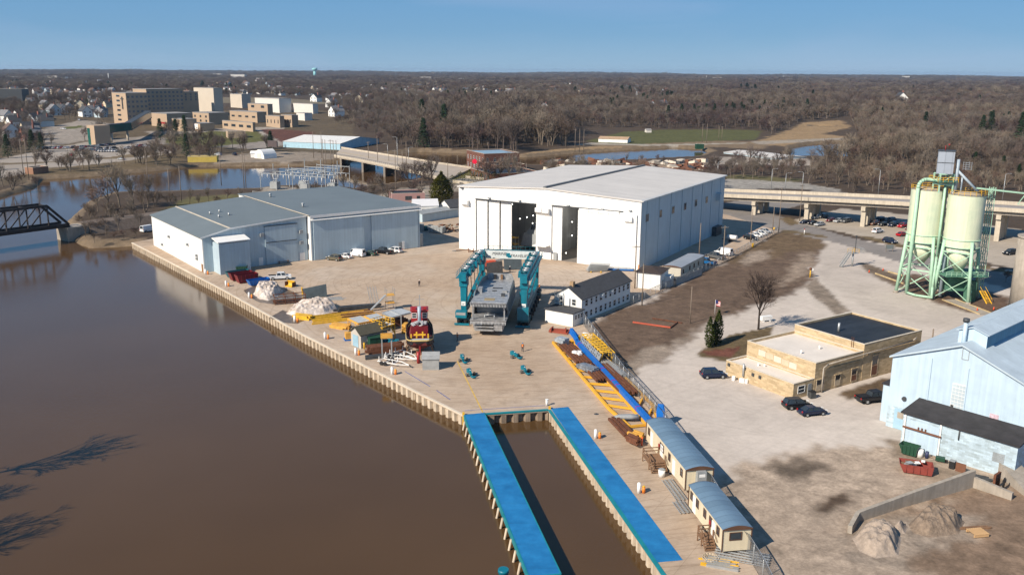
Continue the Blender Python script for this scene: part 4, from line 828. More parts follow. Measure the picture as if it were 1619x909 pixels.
w.mesh([(0,-0.06,3.5),(GW,-0.06,3.5),(GW,0.2,3.5),(0,0.2,3.5)],[(3,2,1,0)]);w.build('gable_wall',PBLUE,wh,recalc=False)
for x,s in ((0,1),(GW,-1)): w=MB();w.box(min(x,x+0.2*s),0.01,0,max(x,x+0.2*s),WD,EV-0.05);w.build('side_wall',PBLUE2,wh)
w=MB();slab(w,[(-0.35,-0.5,EV-0.05),(GW/2,-0.5,RG+0.2),(GW/2,WD,RG+0.2),(-0.35,WD,EV-0.05)]);slab(w,[(GW/2+0.01,-0.5,RG+0.2),(GW+0.35,-0.5,EV-0.05),(GW+0.35,WD,EV-0.05),(GW/2+0.01,WD,RG+0.2)]);wr=w.build('roof',PROOF,wh)
m0,m1,my=GW/2-2.0,GW/2+2.0,3.0
w=MB();w.mesh([(m0,my,13.6),(m1,my,13.6),(m1,my,16.6),(GW/2,my,17.3),(m0,my,16.6),(m0,WD,13.6),(m1,WD,13.6),(m1,WD,16.6),(GW/2,WD,17.3),(m0,WD,16.6)],[(0,1,2,3,4),(0,4,9,5)]);w.build('monitor',PBLUE,wh,recalc=False)
w=MB();w.box(m1-0.1,my+0.05,13.6,m1,WD,16.6);w.build('monitor_louvres',DKBLUE,wh)
w=MB();slab(w,[(m0-0.3,my-0.3,16.7),(GW/2,my-0.3,17.5),(GW/2,WD,17.5),(m0-0.3,WD,16.7)],0.12);slab(w,[(GW/2+0.01,my-0.3,17.5),(m1+0.3,my-0.3,16.7),(m1+0.3,WD,16.7),(GW/2+0.01,WD,17.5)],0.12);w.build('monitor_roof',PROOF,wr)
q=hit(wh,1527,515,1,2.4);w=MB();w.cyl((q.x,q.y,14),(q.x,q.y,q.z+0.5),0.3,n=10);st=w.build('flue',PBLUE,wh);w=MB();w.cyl((q.x,q.y,q.z+0.6),(q.x,q.y,q.z+1.1),0.45,n=10);w.build('cowl',DSTEEL,st)
q=hit(wh,1515,630,1,-0.06);f=MB();f.box(q.x-1.0,-0.12,q.z-2.2,q.x+1.0,-0.07,q.z+2.2);fo=f.build('steel_sash_window',WHITEW,wh)
kk=0
for i in range(4):
 for j in range(8):
  kk +=1;g=MB();g.box(q.x-0.93+i*0.47,-0.135,q.z-2.12+j*0.53,q.x-0.5+i*0.47,-0.121,q.z-1.66+j*0.53);g.build('pane',DSTEEL if (kk*7) % 11 in (0,3) and i in (0,3) else mat('frosted_pane',(0.42,0.50,0.55),0.3),fo)
for px0,py0,py1 in ((1466,634,565),(1523,653,582)):
 a=hit(wh,px0,py0,1,-0.06);b=hit(wh,px0+4 if px0<1500 else px0+7,py1,1,-0.06);w=MB();w.beam((a.x,-0.14,a.z),(a.x,-0.14,b.z),0.14);w.build('downpipe',PBLUE,wh)
q=hit(wh,1527,560,1,-0.06);w=MB()
for a,b in (((-.45,-.8),(.45,-.8)),((-.45,.8),(.45,.8)),((-.45,-.8),(-.45,.8)),((.45,-.8),(.45,.8))): w.beam((q.x+a[0],-0.1,q.z+a[1]),(q.x+b[0],-0.1,q.z+b[1]),0.07)
w.build('hatch_frame',GREYP,wh)
q=hit(wh,1571,664,1,-0.06);w=MB();w.box(q.x-0.6,-0.1,q.z-0.9,q.x+0.6,-0.065,q.z+0.9);w.build('faded_poster',mat('faded_pink_poster',(0.55,0.42,0.48),0.8,0.35,2.5),wh)
q=hit(wh,1430,630,1,-0.06);w=MB();w.cyl((q.x,-0.02,q.z),(q.x,-0.3,q.z),0.35,n=12);w.build('extractor_fan',DSTEEL,wh)
q0=hit(wh,1414,662,1,0);w=MB();w.box(q0.x-0.1,-0.05,0.05,q0.x+2.1,-0.005,3.3);dd=w.build('door',mat('faded_blue_door',(0.30,0.46,0.58),0.7,0.1),wh);w=MB();w.box(q0.x+0.4,-0.07,1.8,q0.x+1.6,-0.051,2.8);w.build('door_panel',CONC,dd)
w=MB();w.box(-1.7,1.5,0,-0.05,6,6.0);w.build('side_shed',PBLUE,wh);w=MB();w.box(-1.9,1.3,6.01,-0.06,6.2,6.2);w.build('side_shed_roof',TAR,wh)
lx0,lx1,lyf=4.95,20.5,-5.57
w=MB();w.loft([[(lx0,lyf,0),(lx0,-0.08,0),(lx0,-0.08,5.5),(lx0,lyf,5.1)],[(lx1,lyf,0),(lx1,-0.08,0),(lx1,-0.08,5.3),(lx1,lyf,4.9)]]);lt=w.build('lean_to',PBLUE2,wh)
w=MB();slab(w,[(lx0-0.3,lyf-0.35,5.25),(lx1+0.3,lyf-0.35,5.05),(lx1+0.3,-0.1,5.75),(lx0-0.3,-0.1,5.95)],0.22);w.build('lean_to_roof',TAR,lt)
w=MB();slab(w,[(lx0+8,-1.7,5.62),(lx1-0.3,-2.2,5.48),(lx1-0.3,-0.9,5.63),(lx0+9,-0.7,5.75)],0.02);w.build('bare_patch',CONC,lt)
x0d,x1d=hit(wh,1429,690,1,lyf).x,hit(wh,1484,712,1,lyf).x
w=MB();w.box(x0d+0.2,lyf-0.1,0.05,x1d-0.2,lyf-0.01,4.3);w.build('roller_door',PBLUE,lt)
for x in (x0d,x1d): w=MB();w.beam((x,lyf-0.12,0),(x,lyf-0.12,4.9),0.22);w.build('door_jamb',WHITEW,lt)
w=MB();w.beam((x0d-0.2,lyf-0.3,3.1),(x1d+0.2,lyf-0.3,3.1),0.2,0.22)
for k in (0.4,0.5,0.6): w.beam((x0d+(x1d-x0d)*k,lyf-0.3,3.1),(x0d+(x1d-x0d)*k,lyf-0.3,3.6),0.15)
w.build('door_rail',BRWN,lt)
q=hit(wh,1579,720,1,lyf);w=MB()
for k in range(6): w.box(q.x-0.75,lyf-0.06,1.9+k*0.22,q.x+0.75,lyf-0.01,2.05+k*0.22)
w.build('louvre',GREYP,lt)
w=MB();w.tube([(x1d+2.5,lyf-0.12,4.9),(x1d+2.5,lyf-0.12,3.4)],0.1);w.build('downpipe',DSTEEL,lt)
MINT=mat('mint_paint',(0.40,0.62,0.46),0.55,0.10,0.8,streak=0.15)
MINTS=mat('mint_silo_shell',(0.58,0.67,0.50),0.6,0.06,0.25,streak=0.14,col2=(0.70,0.72,0.53))
MINTD=mat('dark_mint',(0.08,0.2,0.14),0.6,0.2)
C2=Vector((107.8,211.5));C1=Vector((101.6,217.8))
sl_=root('cement_silo_pair','pair of mint green cement silos on splayed legs with a grey elevator head on top','silo',(C2.x,C2.y,0))
def silo(cx,cy,r,z0,z1,zc,tag_):
 w=MB();n=32
 for k in range(5): 
  a=z0+(z1-z0)*k/5;b=z0+(z1-z0)*(k+1)/5;w.cyl((cx,cy,a),(cx,cy,b),r,n=n,caps=False)
 w.cyl((cx,cy,z0-1.8),(cx,cy,z0),r+0.02,n=n,caps=False)
 s=w.build('silo_shell',MINTS,sl_,world=True)
 w=MB();w.cyl((cx,cy,zc),(cx,cy,z0-1.8),0.7,r-0.15,n=n,caps=True);w.build('hopper',MINTS,sl_,world=True)
 w=MB();w.cyl((cx,cy,z1),(cx,cy,z1+0.5),r+0.1,r*0.3,n=n);w.build('silo_roof',CONC,sl_,world=True)
 w=MB()
 for z in (z0,z0-1.8): w.cyl((cx,cy,z-0.1),(cx,cy,z+0.1),r+0.14,n=n)
 w.build('ring_beam',MINT,sl_,world=True)
 w=MB()
 for i in range(20):
  a0,a1=6.283*i/20,6.283*(i+1)/20
  for z in (0.55,1.05): w.beam((cx+r*math.cos(a0),cy+r*math.sin(a0),z1+z),(cx+r*math.cos(a1),cy+r*math.sin(a1),z1+z),0.07)
  w.beam((cx+r*math.cos(a0),cy+r*math.sin(a0),z1),(cx+r*math.cos(a0),cy+r*math.sin(a0),z1+1.05),0.07)
 w.build('roof_railing',YELLOW,sl_,world=True)
 return s
silo(C2.x,C2.y,4.1,14.8,25.4,6.5,0);silo(C1.x,C1.y,4.1,14.8,25.8,7.5,1)
for C_ in (C2,C1):
 legs=[]
 for k in range(4):
  a=R(45+90*k)-R(40);t=Vector((C_.x+4.3*math.cos(a),C_.y+4.3*math.sin(a),14.6));b=Vector((C_.x+5.7*math.cos(a),C_.y+5.7*math.sin(a),0.0));legs.append((b,t))
  w=MB();w.cyl(b,t,0.42,0.4,n=8);lg=w.build('leg',MINT,sl_,world=True);w=MB();w.cyl((b.x,b.y,0.0),(b.x,b.y,0.5),0.7,0.55,n=10);w.build('footing',CONC,lg,world=True)
 for k in range(4):
  (b0,t0),(b1,t1_)=legs[k],legs[(k+1) % 4]
  for z in (6.2,11.8): w=MB();w.beam(b0.lerp(t0,z/14.6),b1.lerp(t1_,z/14.6),0.3);w.build('tie_beam',MINT,sl_,world=True)
  w=MB()
  for za,zb in ((0.4,6.0),(6.4,11.6)): w.beam(b0.lerp(t0,za/14.6),b1.lerp(t1_,zb/14.6),0.16);w.beam(b1.lerp(t1_,za/14.6),b0.lerp(t0,zb/14.6),0.16)
  w.build('cross_brace',MINT,sl_,world=True)
w=MB();w.box(C2.x-5,C2.y-4.6,6.3,C2.x+5,C2.y+4.6,6.5);w.build('walkway',MINTD,sl_,world=True)
w=MB()
for i in range(9):
 for s in (-1,1): w.beam((C2.x-5+i*1.25,C2.y+s*4.6,6.5),(C2.x-5+i*1.25,C2.y+s*4.6,7.5),0.08)
for s in (-1,1):
 for z in (7.0,7.5): w.beam((C2.x-5,C2.y+s*4.6,z),(C2.x+5,C2.y+s*4.6,z),0.08)
w.build('walkway_railing',MINT,sl_,world=True)
w=MB();w.box(C2.x-2.5,C2.y-1.5,2.2,C2.x+2.5,C2.y+2.5,6.2);w.box(C2.x+1.2,C2.y-3.2,0,C2.x+3.4,C2.y-1.6,5.0);w.build('loading_machinery',MINTD,sl_,world=True)
ec=Vector((C1.x*0.55+C2.x*0.45,C1.y*0.55+C2.y*0.45))+Vector((-1.6,-1.2))
w=MB()
for dx in (-1.6,1.6):
 for dy in (-1.6,1.6): w.beam((ec.x+dx,ec.y+dy,25.6),(ec.x+dx,ec.y+dy,30.0),0.28)
for z in (27.6,30.0):
 for s in (-1.6,1.6): w.beam((ec.x-1.6,ec.y+s,z),(ec.x+1.6,ec.y+s,z),0.25);w.beam((ec.x+s,ec.y-1.6,z),(ec.x+s,ec.y+1.6,z),0.25)
for s in (-1.6,1.6): w.beam((ec.x-1.6,ec.y+s,27.6),(ec.x+1.6,ec.y+s,30),0.14);w.beam((ec.x+s,ec.y-1.6,30),(ec.x+s,ec.y+1.6,27.6),0.14)
w.build('head_frame',MINT,sl_,world=True)
w=MB();w.cbox((ec.x,ec.y,32.7),(3.6,3.6,5.2),R(-25));w.build('head_house',mat('grey_ribbed_cladding',(0.30,0.34,0.40),0.55,0.06,0.5,stripes=('xy',0.75,0.3)),sl_,world=True)
w=MB();w.cbox((ec.x,ec.y,35.4),(3.8,3.8,0.16),R(-25));w.cbox((ec.x,ec.y,32.7),(3.75,3.75,0.14),R(-25));w.build('head_house_trim',DSTEEL,sl_,world=True)
w=MB();w.box(ec.x-2.4,ec.y-2.4,28.2,ec.x+2.4,ec.y+2.4,28.3);w.build('head_platform',MINTD,sl_,world=True)
w=MB()
for s in (-2.4,2.4):
 for z in (28.8,29.3): w.beam((ec.x-2.4,ec.y+s,z),(ec.x+2.4,ec.y+s,z),0.09);w.beam((ec.x+s,ec.y-2.4,z),(ec.x+s,ec.y+2.4,z),0.09)
 for k in range(5): w.beam((ec.x-2.4+k*1.2,ec.y+s,28.2),(ec.x-2.4+k*1.2,ec.y+s,29.3),0.08)
w.build('head_railing',YELLOW,sl_,world=True)
GP=mat('grey_pipe',(0.33,0.40,0.46),0.45,0.08,1)
ep=Vector((C1.x+2.6,C1.y-6.2));e2=Vector((ec.x+2.4,ec.y-1.2))
w=MB();w.cyl((ep.x,ep.y,0.5),(ep.x+0.3,ep.y+0.6,26),0.42,n=10);w.cyl((e2.x,e2.y,26),(e2.x,e2.y,33.5),0.4,n=10);w.build('elevator_leg',GP,sl_,world=True)
w=MB();w.cyl((e2.x+0.2,e2.y,30.8),(C2.x+2.2,C2.y-0.5,26),0.3,n=8);w.cyl((e2.x+1.4,e2.y,30),(e2.x+1.4,e2.y,25.6),0.2,n=8);w.build('spout',GP,sl_,world=True)
w=MB();w.cyl((ec.x-0.4,ec.y,35.4),(ec.x-0.4,ec.y,36.6),0.08,n=6);w.ball((ec.x+0.4,ec.y,36.8),0.22,8,5);w.build('warning_light',REDP,sl_,world=True)
w=MB()
for k in range(4): w.beam((e2.x+1.6,e2.y-0.6,31.2+0.5*k),(e2.x+3.0,e2.y-0.6,31.2+0.5*k),0.07);w.beam((e2.x+1.6,e2.y+0.6,31.2+0.5*k),(e2.x+3.0,e2.y+0.6,31.2+0.5*k),0.07);
for a in (1.6,3.0):
 for b in (-0.6,0.6): w.beam((e2.x+a,e2.y+b,31),(e2.x+a,e2.y+b,32.9),0.08)
w.build('side_cage',STEEL,sl_,world=True)
lp=Vector((C1.x-4.0,C1.y-2.6));pts=[(lp.x,lp.y,0.4),(lp.x,lp.y,26.4)]+[(lp.x+2.2-2.2*math.cos(t),lp.y+0.8*math.sin(t/2),26.4+2.0*math.sin(t)) for t in (0.3,0.6,0.9,1.2,1.57)]+[(ec.x-1.0,ec.y-0.5,28.4)]
w=MB();w.tube(pts,0.42,10);w.build('fill_pipe',MINT,sl_,world=True)
lq=Vector((C1.x+1.2,C1.y-5.2));w=MB();w.tube([(lq.x-1.6,lq.y-3.2,0.4),(lq.x-1.2,lq.y-2.2,3),(lq.x,lq.y,10),(lq.x+0.2,lq.y+0.3,27.3),(lq.x+1.6,lq.y+0.3,27.3)],0.3,8);w.build('fill_pipe',MINT,sl_,world=True)
w=MB();w.tube([(lp.x,lp.y,0.5),(lp.x+1.2,lp.y-2.5,0.4),(lp.x+4.2,lp.y-5.0,0.4)],0.3,8);w.build('ground_pipe',MINT,sl_,world=True)
tw=Vector((C2.x+6.3,C2.y+1.0));w=MB()
for dx in (-0.5,0.5):
 for dy in (-0.5,0.5): w.beam((tw.x+dx,tw.y+dy,0),(tw.x+dx,tw.y+dy,27),0.14)
for k in range(18):
 z=k*1.5;s=1 if k % 2 else -1
 w.beam((tw.x-0.5*s,tw.y-0.5,z),(tw.x+0.5*s,tw.y-0.5,z+1.5),0.08);w.beam((tw.x-0.5*s,tw.y+0.5,z),(tw.x+0.5*s,tw.y+0.5,z+1.5),0.08);w.beam((tw.x-0.5,tw.y-0.5*s,z),(tw.x-0.5,tw.y+0.5*s,z+1.5),0.08)
w.build('ladder_tower',MINT,sl_,world=True)
c0=Vector((C2.x+1.5,C2.y-1,27.0));c1=Vector((C2.x+28,C2.y-3.5,24.5));w=MB()
w.beam(c0,c1,0.5,0.35);w.build('conveyor',MINT,sl_,world=True);w=MB();cm=c0.lerp(c1,0.42);
for s in (-1.6,1.6): w.beam(cm,(cm.x+s,cm.y,cm.z-2.6),0.14);w.beam((cm.x+s,cm.y,cm.z-2.6),(cm.x,cm.y,cm.z-0.2),0.1)
w.beam((cm.x-1.6,cm.y,cm.z-2.6),(cm.x+1.6,cm.y,cm.z-2.6),0.12);w.build('conveyor_strut',MINT,sl_,world=True)
for k,z in enumerate((16.5,21)): w=MB();w.beam((C2.x+4.2,C2.y+0.7,z),(tw.x,tw.y,z),0.5,0.12);w.build('catwalk',MINT,sl_,world=True)
w=MB()
for dx in (-0.6,0.6): w.beam((C2.x+4.6+dx,C2.y-3.6,2.8),(C2.x+5.8+dx,C2.y-5.2,0.0),0.12,0.25);w.beam((C2.x+4.6+dx,C2.y-3.6,3.8),(C2.x+5.8+dx,C2.y-5.2,1.0),0.08)
for k in range(9): t=k/9;w.cbox((C2.x+4.6+1.2*t,C2.y-3.6-1.6*t,2.8-2.8*t),(1.2,0.25,0.08))
w.build('stair',YELLOW,sl_,world=True)
a,b=gp(1500,474),gp(1560,497);wb=root('weighbridge','grey truck scale with yellow edges running under the mint silos','weighbridge',a);d=(b-a).normalized();n_=Vector((-d.y,d.x,0))
w=MB();w.face([a-n_*1.6+Vector((0,0,.12)),b-n_*1.6+Vector((0,0,.03)),b+n_*1.6+Vector((0,0,.03)),a+n_*1.6+Vector((0,0,.12))]);w.build('deck',CONC,wb,world=True)
w=MB()
for s in (-1.75,1.75): w.beam(a+n_*s+Vector((0,0,.12)),b+n_*s+Vector((0,0,.1)),0.18,0.25)
w.build('edge_rail',MATS['worn_yellow_kerb'] if 'worn_yellow_kerb' in MATS else mat('worn_yellow_kerb',(0.48,0.37,0.2),0.8,0.25,0.8),wb,world=True)
for k,(p,q) in enumerate((((1384,433),(1428,449)),((1404,430),(1430,437)))):
 a,b=gp(*p),gp(*q);o=MB();o.beam(a+Vector((0,0,.15)),b+Vector((0,0,.15)),0.28,0.3);tag(o.build('yellow_kerb',mat('worn_yellow_kerb',(0.48,0.37,0.2),0.8,0.25,0.8)),('longer yellow kerb rail left of the mint silos','shorter yellow kerb rail behind the long one by the silos')[k],'kerb')
c=gp(1618,500);cs=root('concrete_silo','tall plain grey concrete silo cut by the right edge of the view','silo',(c.x+1.6,c.y+1.5,0))
w=MB();w.cyl((0,0,0),(0,0,17.6),3.9,n=36);w.build('shell',CONC,cs);w=MB();w.cyl((0,0,17.6),(0,0,18.1),4.0,n=36);w.build('cap',CONC,cs)
w=MB();w.box(-3.9,-1.2,0,-3.3,0.6,0.9);w.build('hatch',DSTEEL,cs)
VO=Vector((92.5,340.9,0));VD=Vector((0.783,-0.622,0));VN=Vector((0.622,0.783,0))
via=root('highway_viaduct','concrete highway viaduct on square columns crossing behind the silos','viaduct',VO)
def vz(t): return 5.2+0.055*t-0.00016*t*t if t>0 else max(-1.2,5.2+0.05*t)
ts=[-160+10*i for i in range(36)]
VW=14.5
BEIGE=mat('pale_concrete_barrier',(0.52,0.46,0.37),0.85,0.1,0.5,streak=0.2)
def vstrip(o0,o1,za,zb,nm,m):
 w=MB();w.loft([[VO+VD*t+VN*o0+Vector((0,0,vz(t)+za)),VO+VD*t+VN*o1+Vector((0,0,vz(t)+za)),VO+VD*t+VN*o1+Vector((0,0,vz(t)+zb)),VO+VD*t+VN*o0+Vector((0,0,vz(t)+zb))] for t in ts]);return w.build(nm,m,via,world=True)
vstrip(-0.6,VW-0.3,1.35,1.7,'deck',mat('viaduct_asphalt',(0.27,0.25,0.235),0.9,0.12,0.3))
for o in (0.3,3.3,6.6,9.9,13.2): vstrip(o,o+0.5,0,1.34,'girder',CONC)
vstrip(-1.0,-0.61,1.2,2.55,'parapet',BEIGE);vstrip(VW-0.29,VW+0.1,1.2,2.9,'parapet',BEIGE)
vstrip(VW/2-0.1,VW/2+0.1,1.702,1.71,'lane_line',LW)
for t in (0,20.5,41,62,84,106,128):
 z=vz(t);bt=MB();bt.beam(VO+VD*t+VN*-0.7+Vector((0,0,z-0.75)),VO+VD*t+VN*13.6+Vector((0,0,z-0.75)),1.5,1.45);cp=bt.build('pier_cap',BEIGE,via,world=True)
 for o in (0.8,6.5,12.2): w=MB();c=VO+VD*t+VN*o;w.cbox((c.x,c.y,(z-1.5)/2),(1.5,1.5,z-1.5),math.atan2(VD.y,VD.x));w.build('column',BEIGE,via,world=True)
rb_=root('road_bridge','low concrete road bridge over the river behind the slate roofed shed','bridge',gp(600,258,0))
ne=[gp(528,246.5,4.5),gp(560,252,4.5),gp(623,264.5,4.3),gp(665,274,3.2),gp(705,285,1.0)];fe=[gp(540,234.5,4.5),gp(570,239.5,4.5),gp(650,252,4.3),gp(691,258.7,3.2),gp(745,266.5,1.0)]
w=MB()
for i in range(4): w.hexa([ne[i]-Vector((0,0,1)),ne[i+1]-Vector((0,0,1)),fe[i+1]-Vector((0,0,1)),fe[i]-Vector((0,0,1)),ne[i],ne[i+1],fe[i+1],fe[i]])
w.build('deck',mat('bridge_road',(0.42,0.36,0.295),0.9,0.1,0.2),rb_,world=True)
for e,h in ((ne,0.25),(fe,0.9)):
 w=MB()
 for i in range(4): w.beam(e[i]+Vector((0,0,h/2)),e[i+1]+Vector((0,0,h/2)),0.6,h+(0.9 if e is ne else 0))
 w.build('kerb',BEIGE,rb_,world=True)
w=MB()
for i in range(3):
 for k in range(20): p=ne[i].lerp(ne[i+1],k/20);w.beam(p+Vector((0,0,.4)),p+Vector((0,0,1.4)),0.12)
 w.beam(ne[i]+Vector((0,0,1.4)),ne[i+1]+Vector((0,0,1.4)),0.12)
w.build('railing',DSTEEL,rb_,world=True)
w=MB()
for i in range(4):
 m0_,m1_=ne[i].lerp(fe[i],0.5),ne[i+1].lerp(fe[i+1],0.5)
 for o in (-0.25,0.25): strip(w,[(m0_.x+o,m0_.y),(m1_.x+o,m1_.y)],0.2,0);
 for v_ in range(-8,0): w.v[v_]=(w.v[v_][0],w.v[v_][1],(m0_.z if v_ % 4 in (0,3) else m1_.z)+0.02)
w.build('centre_line',LY,rb_,world=True)
for k in (0.12,0.5,0.85):
 p=ne[0].lerp(ne[2],k);q=fe[0].lerp(fe[2],k);w=MB();w.hexa([Vector((x.x+a_,x.y,z)) for z in (-4,3.5) for x,a_ in ((p,-0.5),(p,0.5),(q,0.5),(q,-0.5))]);w.build('pier',CONC,rb_,world=True)
ab=gp(112,381,WZ);zt=zat(355,ab);le=gp(0,369.5,zt);d=Vector((le.x-ab.x,le.y-ab.y,0));Lp=d.length;d.normalize();nn=Vector((-d.y,d.x,0));
if nn.y<0: nn=-nn
tb=root('truss_bridge','black steel railway truss bridge at the left edge of the view','bridge',(ab.x,ab.y,0))
BLK=mat('black_bridge_steel',(0.025,0.02,0.02),0.7,0.3,0.8)
pan=6.5;npn=7;th=6.8;base=Vector((ab.x,ab.y,zt))
for s in (0,5.2):
 lo=[base+nn*s+d*(i*pan) for i in range(npn+1)];hi=[p+Vector((0,0,th)) for p in lo]
 w=MB();w.beam(lo[0],lo[-1],0.6,0.9);w.build('lower_chord',BLK,tb,world=True)
 w=MB();w.beam(lo[0],hi[1],0.55,0.7);w.beam(hi[1],hi[-2],0.55,0.75);w.beam(hi[-2],lo[-1],0.55,0.7);w.build('upper_chord',BLK,tb,world=True)
 for i in range(1,npn): w=MB();w.beam(lo[i],hi[i],0.35);w.build('vertical',BLK,tb,world=True)
 for i in range(1,npn-1): w=MB();(w.beam(hi[i],lo[i+1],0.3) if i<npn/2 else w.beam(lo[i],hi[i+1],0.3));w.build('diagonal',BLK,tb,world=True)
w=MB();w.hexa([base+nn*a_+d*b_+Vector((0,0,c_)) for c_ in (-0.9,-0.3) for a_,b_ in ((0.4,-0.5),(0.4,npn*pan),(4.8,npn*pan),(4.8,-0.5))]);w.build('deck',BLK,tb,world=True)
w=MB()
for i in range(1,npn): w.beam(base+nn*0+d*(i*pan)+Vector((0,0,th)),base+nn*5.2+d*(i*pan)+Vector((0,0,th)),0.3)
w.build('sway_brace',BLK,tb,world=True)
w=MB();w.hexa([base+nn*a_+d*b_+Vector((0,0,c_-base.z)) for c_ in (-4,zt-1.0) for a_,b_ in ((-1,-6),(-1,1.2),(6.2,1.2),(6.2,-6))]);w.build('abutment',CONC,tb,world=True)
e=base+d*(npn*pan);w=MB();w.hexa([e+nn*a_+d*b_+Vector((0,0,c_-e.z)) for c_ in (-4,zt-1.0) for a_,b_ in ((-1,-1),(-1,3),(6.2,3),(6.2,-1))]);w.build('pier',CONC,tb,world=True)
w=MB();w.hexa([base+nn*a_+d*b_+Vector((0,0,c_-base.z)) for c_,ex in ((-0.3,4.0),(zt-0.5,0.5)) for a_,b_ in ((-ex,-6),(-ex,-95),(5.2+ex,-95),(5.2+ex,-6))]);tag(w.build('railway_embankment',mat('ballast',(0.14,0.11,0.09),0.95,0.3,1.5)),kind='structure')
# ================================================================== TRAVEL LIFT AND FERRY
L0=gp(734,509,0.03);R0=gp(828.5,513,0.03)
lift,LW_=frame('travel_lift','tall teal mobile boat hoist straddling the aluminium ferry','boat hoist',L0,R0)
LH=zat(431,L0)-1.3;LD=24.0
LIFTW=mat('lift_white_beam',(0.66,0.70,0.69),0.5,0.08,0.4,streak=0.15)
for x,sx in ((0,-1),(LW_,1)):
 for y in (0,LD):
  w=MB();w.loft([[(x-0.55,y-0.75,2.6),(x+0.55,y-0.75,2.6),(x+0.55,y+0.75,2.6),(x-0.55,y+0.75,2.6)],[(x-0.7,y-0.95,LH-0.2),(x+0.7,y-0.95,LH-0.2),(x+0.7,y+0.95,LH-0.2),(x-0.7,y+0.95,LH-0.2)]])
  w.box(x-0.85,y-1.1,LH-1.6,x+0.85,y+1.1,LH-0.3)
  lg=w.build('leg',TEAL,lift)
  w=MB();w.loft([[(x-0.5,y-1.5,1.5),(x+0.5,y-1.5,1.5),(x+0.5,y+1.5,1.5),(x-0.5,y+1.5,1.5)],[(x-0.5,y-0.8,2.7),(x+0.5,y-0.8,2.7),(x+0.5,y+0.8,2.7),(x-0.5,y+0.8,2.7)]]);w.box(x-1.25,y-2.3,1.15,x+1.25,y+2.3,1.6);w.box(x-0.45,y-0.6,0.3,x+0.45,y+0.6,1.16);w.build('bogie',TEALD,lift)
  for yy in (-1.25,1.25):
   for xx in (-0.75,0.75): w=MB();w.cyl((x+xx-0.42,y+yy,0.95),(x+xx+0.42,y+yy,0.95),0.95,n=16);tw_=w.build('wheel',BLACK,lift);w=MB();w.cyl((x+xx-0.45,y+yy,0.95),(x+xx+0.45,y+yy,0.95),0.45,n=10);w.build('hub',TEALD,tw_)
  if y==0:
   w=MB();w.box(x-0.45,y-0.9,3.9,x+0.45,y-0.84,4.8);sg=w.build('sign_plate',WHITE,lg);w=MB();w.box(x-0.25,y-0.92,4.3,x+0.25,y-0.902,4.4);w.box(x-0.25,y-0.92,4.1,x+0.1,y-0.902,4.18);w.build('sign_mark',DSTEEL,sg)
 w=MB();w.box(x-0.75,-1.9,LH-0.2,x+0.75,LD+1.3,LH+1.4);gd=w.build('side_girder',TEAL,lift)
 w=MB();w.box(x-0.5,0.8,2.2,x+0.5,LD-0.8,3.3);w.build('sill_beam',TEAL,lift)
 w=MB();w.beam((x,2.0,3.2),(x,LD-1,6.2),0.55,0.9);w.build('diagonal_brace',TEAL,lift)
 for k in range(12): y=0.2+k*1.95;w=MB();w.cyl((x-0.55,y,LH+1.75),(x+0.55,y,LH+1.75),0.24,n=10);w.cyl((x-0.62,y,LH+1.75),(x-0.55,y,LH+1.75),0.34,n=10);w.build('rope_sheave',STEEL if k % 3 else TEALD,gd)
 for k in range(6): y=1.2+k*3.9;w=MB();w.cbox((x-sx*1.1,y,LH+0.9),(0.7,1.7,0.9));w.cyl((x-sx*1.15,y-0.7,LH+1.6),(x-sx*1.15,y+0.7,LH+1.6),0.3,n=8);w.build('hoist_winch',TEALD if k % 2 else TEAL,gd)
 w=MB();w.box(x+sx*0.78,-1.5,LH+0.3,x+sx*1.5,LD+1,LH+0.4);w.build('catwalk',TEAL,gd)
 w=MB()
 for k in range(14): y=-1.4+k*1.95;w.beam((x+sx*1.45,y,LH+0.4),(x+sx*1.45,y,LH+1.5),0.07)
 for z in (LH+0.95,LH+1.5): w.beam((x+sx*1.45,-1.4,z),(x+sx*1.45,LD+1,z),0.07)
 w.build('railing',TEAL,gd)
 for k in range(5):
  y=3.2+k*4.4;w=MB();w.beam((x-sx*0.9,y,LH+0.4),(x-sx*1.1,y,6.4),0.12);w.build('hoist_rope',DSTEEL,lift)
  w=MB();w.cbox((x-sx*1.1,y,6.0),(0.5,0.6,1.0));w.build('hook_block',TEAL,lift)
  w=MB();w.beam((x-sx*1.1,y,5.6),(LW_/2-sx*-2.6*-1 if False else x-sx*2.2,y,1.2),0.4,0.08);w.build('sling',BLACK,lift)
w=MB();w.box(0.76,LD-0.6,LH-0.3,LW_-0.76,LD+0.7,LH+1.6);cb=w.build('cross_beam',LIFTW,lift)
w=MB();w.box(0.4,LD-0.2,LH+1.62,LW_-0.4,LD+0.6,LH+1.72)
for k in range(12): x=0.5+k*(LW_-1)/11;w.beam((x,LD+0.5,LH+1.7),(x,LD+0.5,LH+2.5),0.07)
w.beam((0.5,LD+0.5,LH+2.5),(LW_-0.5,LD+0.5,LH+2.5),0.07);w.build('walkway',TEALD,cb)
def lettering(txt,size,m,parent,loc,rot,ext=0.01,name='lettering',ital=0.0):
 cu=bpy.data.curves.new('txt','FONT');cu.body=txt;cu.size=size;cu.extrude=ext;cu.align_x='CENTER';cu.align_y='CENTER';cu.shear=ital
 t=bpy.data.objects.new('txt',cu);COL.objects.link(t);dg=bpy.context.evaluated_depsgraph_get();me=bpy.data.meshes.new_from_object(t.evaluated_get(dg));bpy.data.objects.remove(t);me.name=name
 me.materials.clear();me.materials.append(m);o=bpy.data.objects.new(name,me);COL.objects.link(o);o.parent=parent;me.transform(Matrix.Translation(loc) @ Matrix.Rotation(rot[2],4,'Z') @ Matrix.Rotation(rot[0],4,'X'));return o
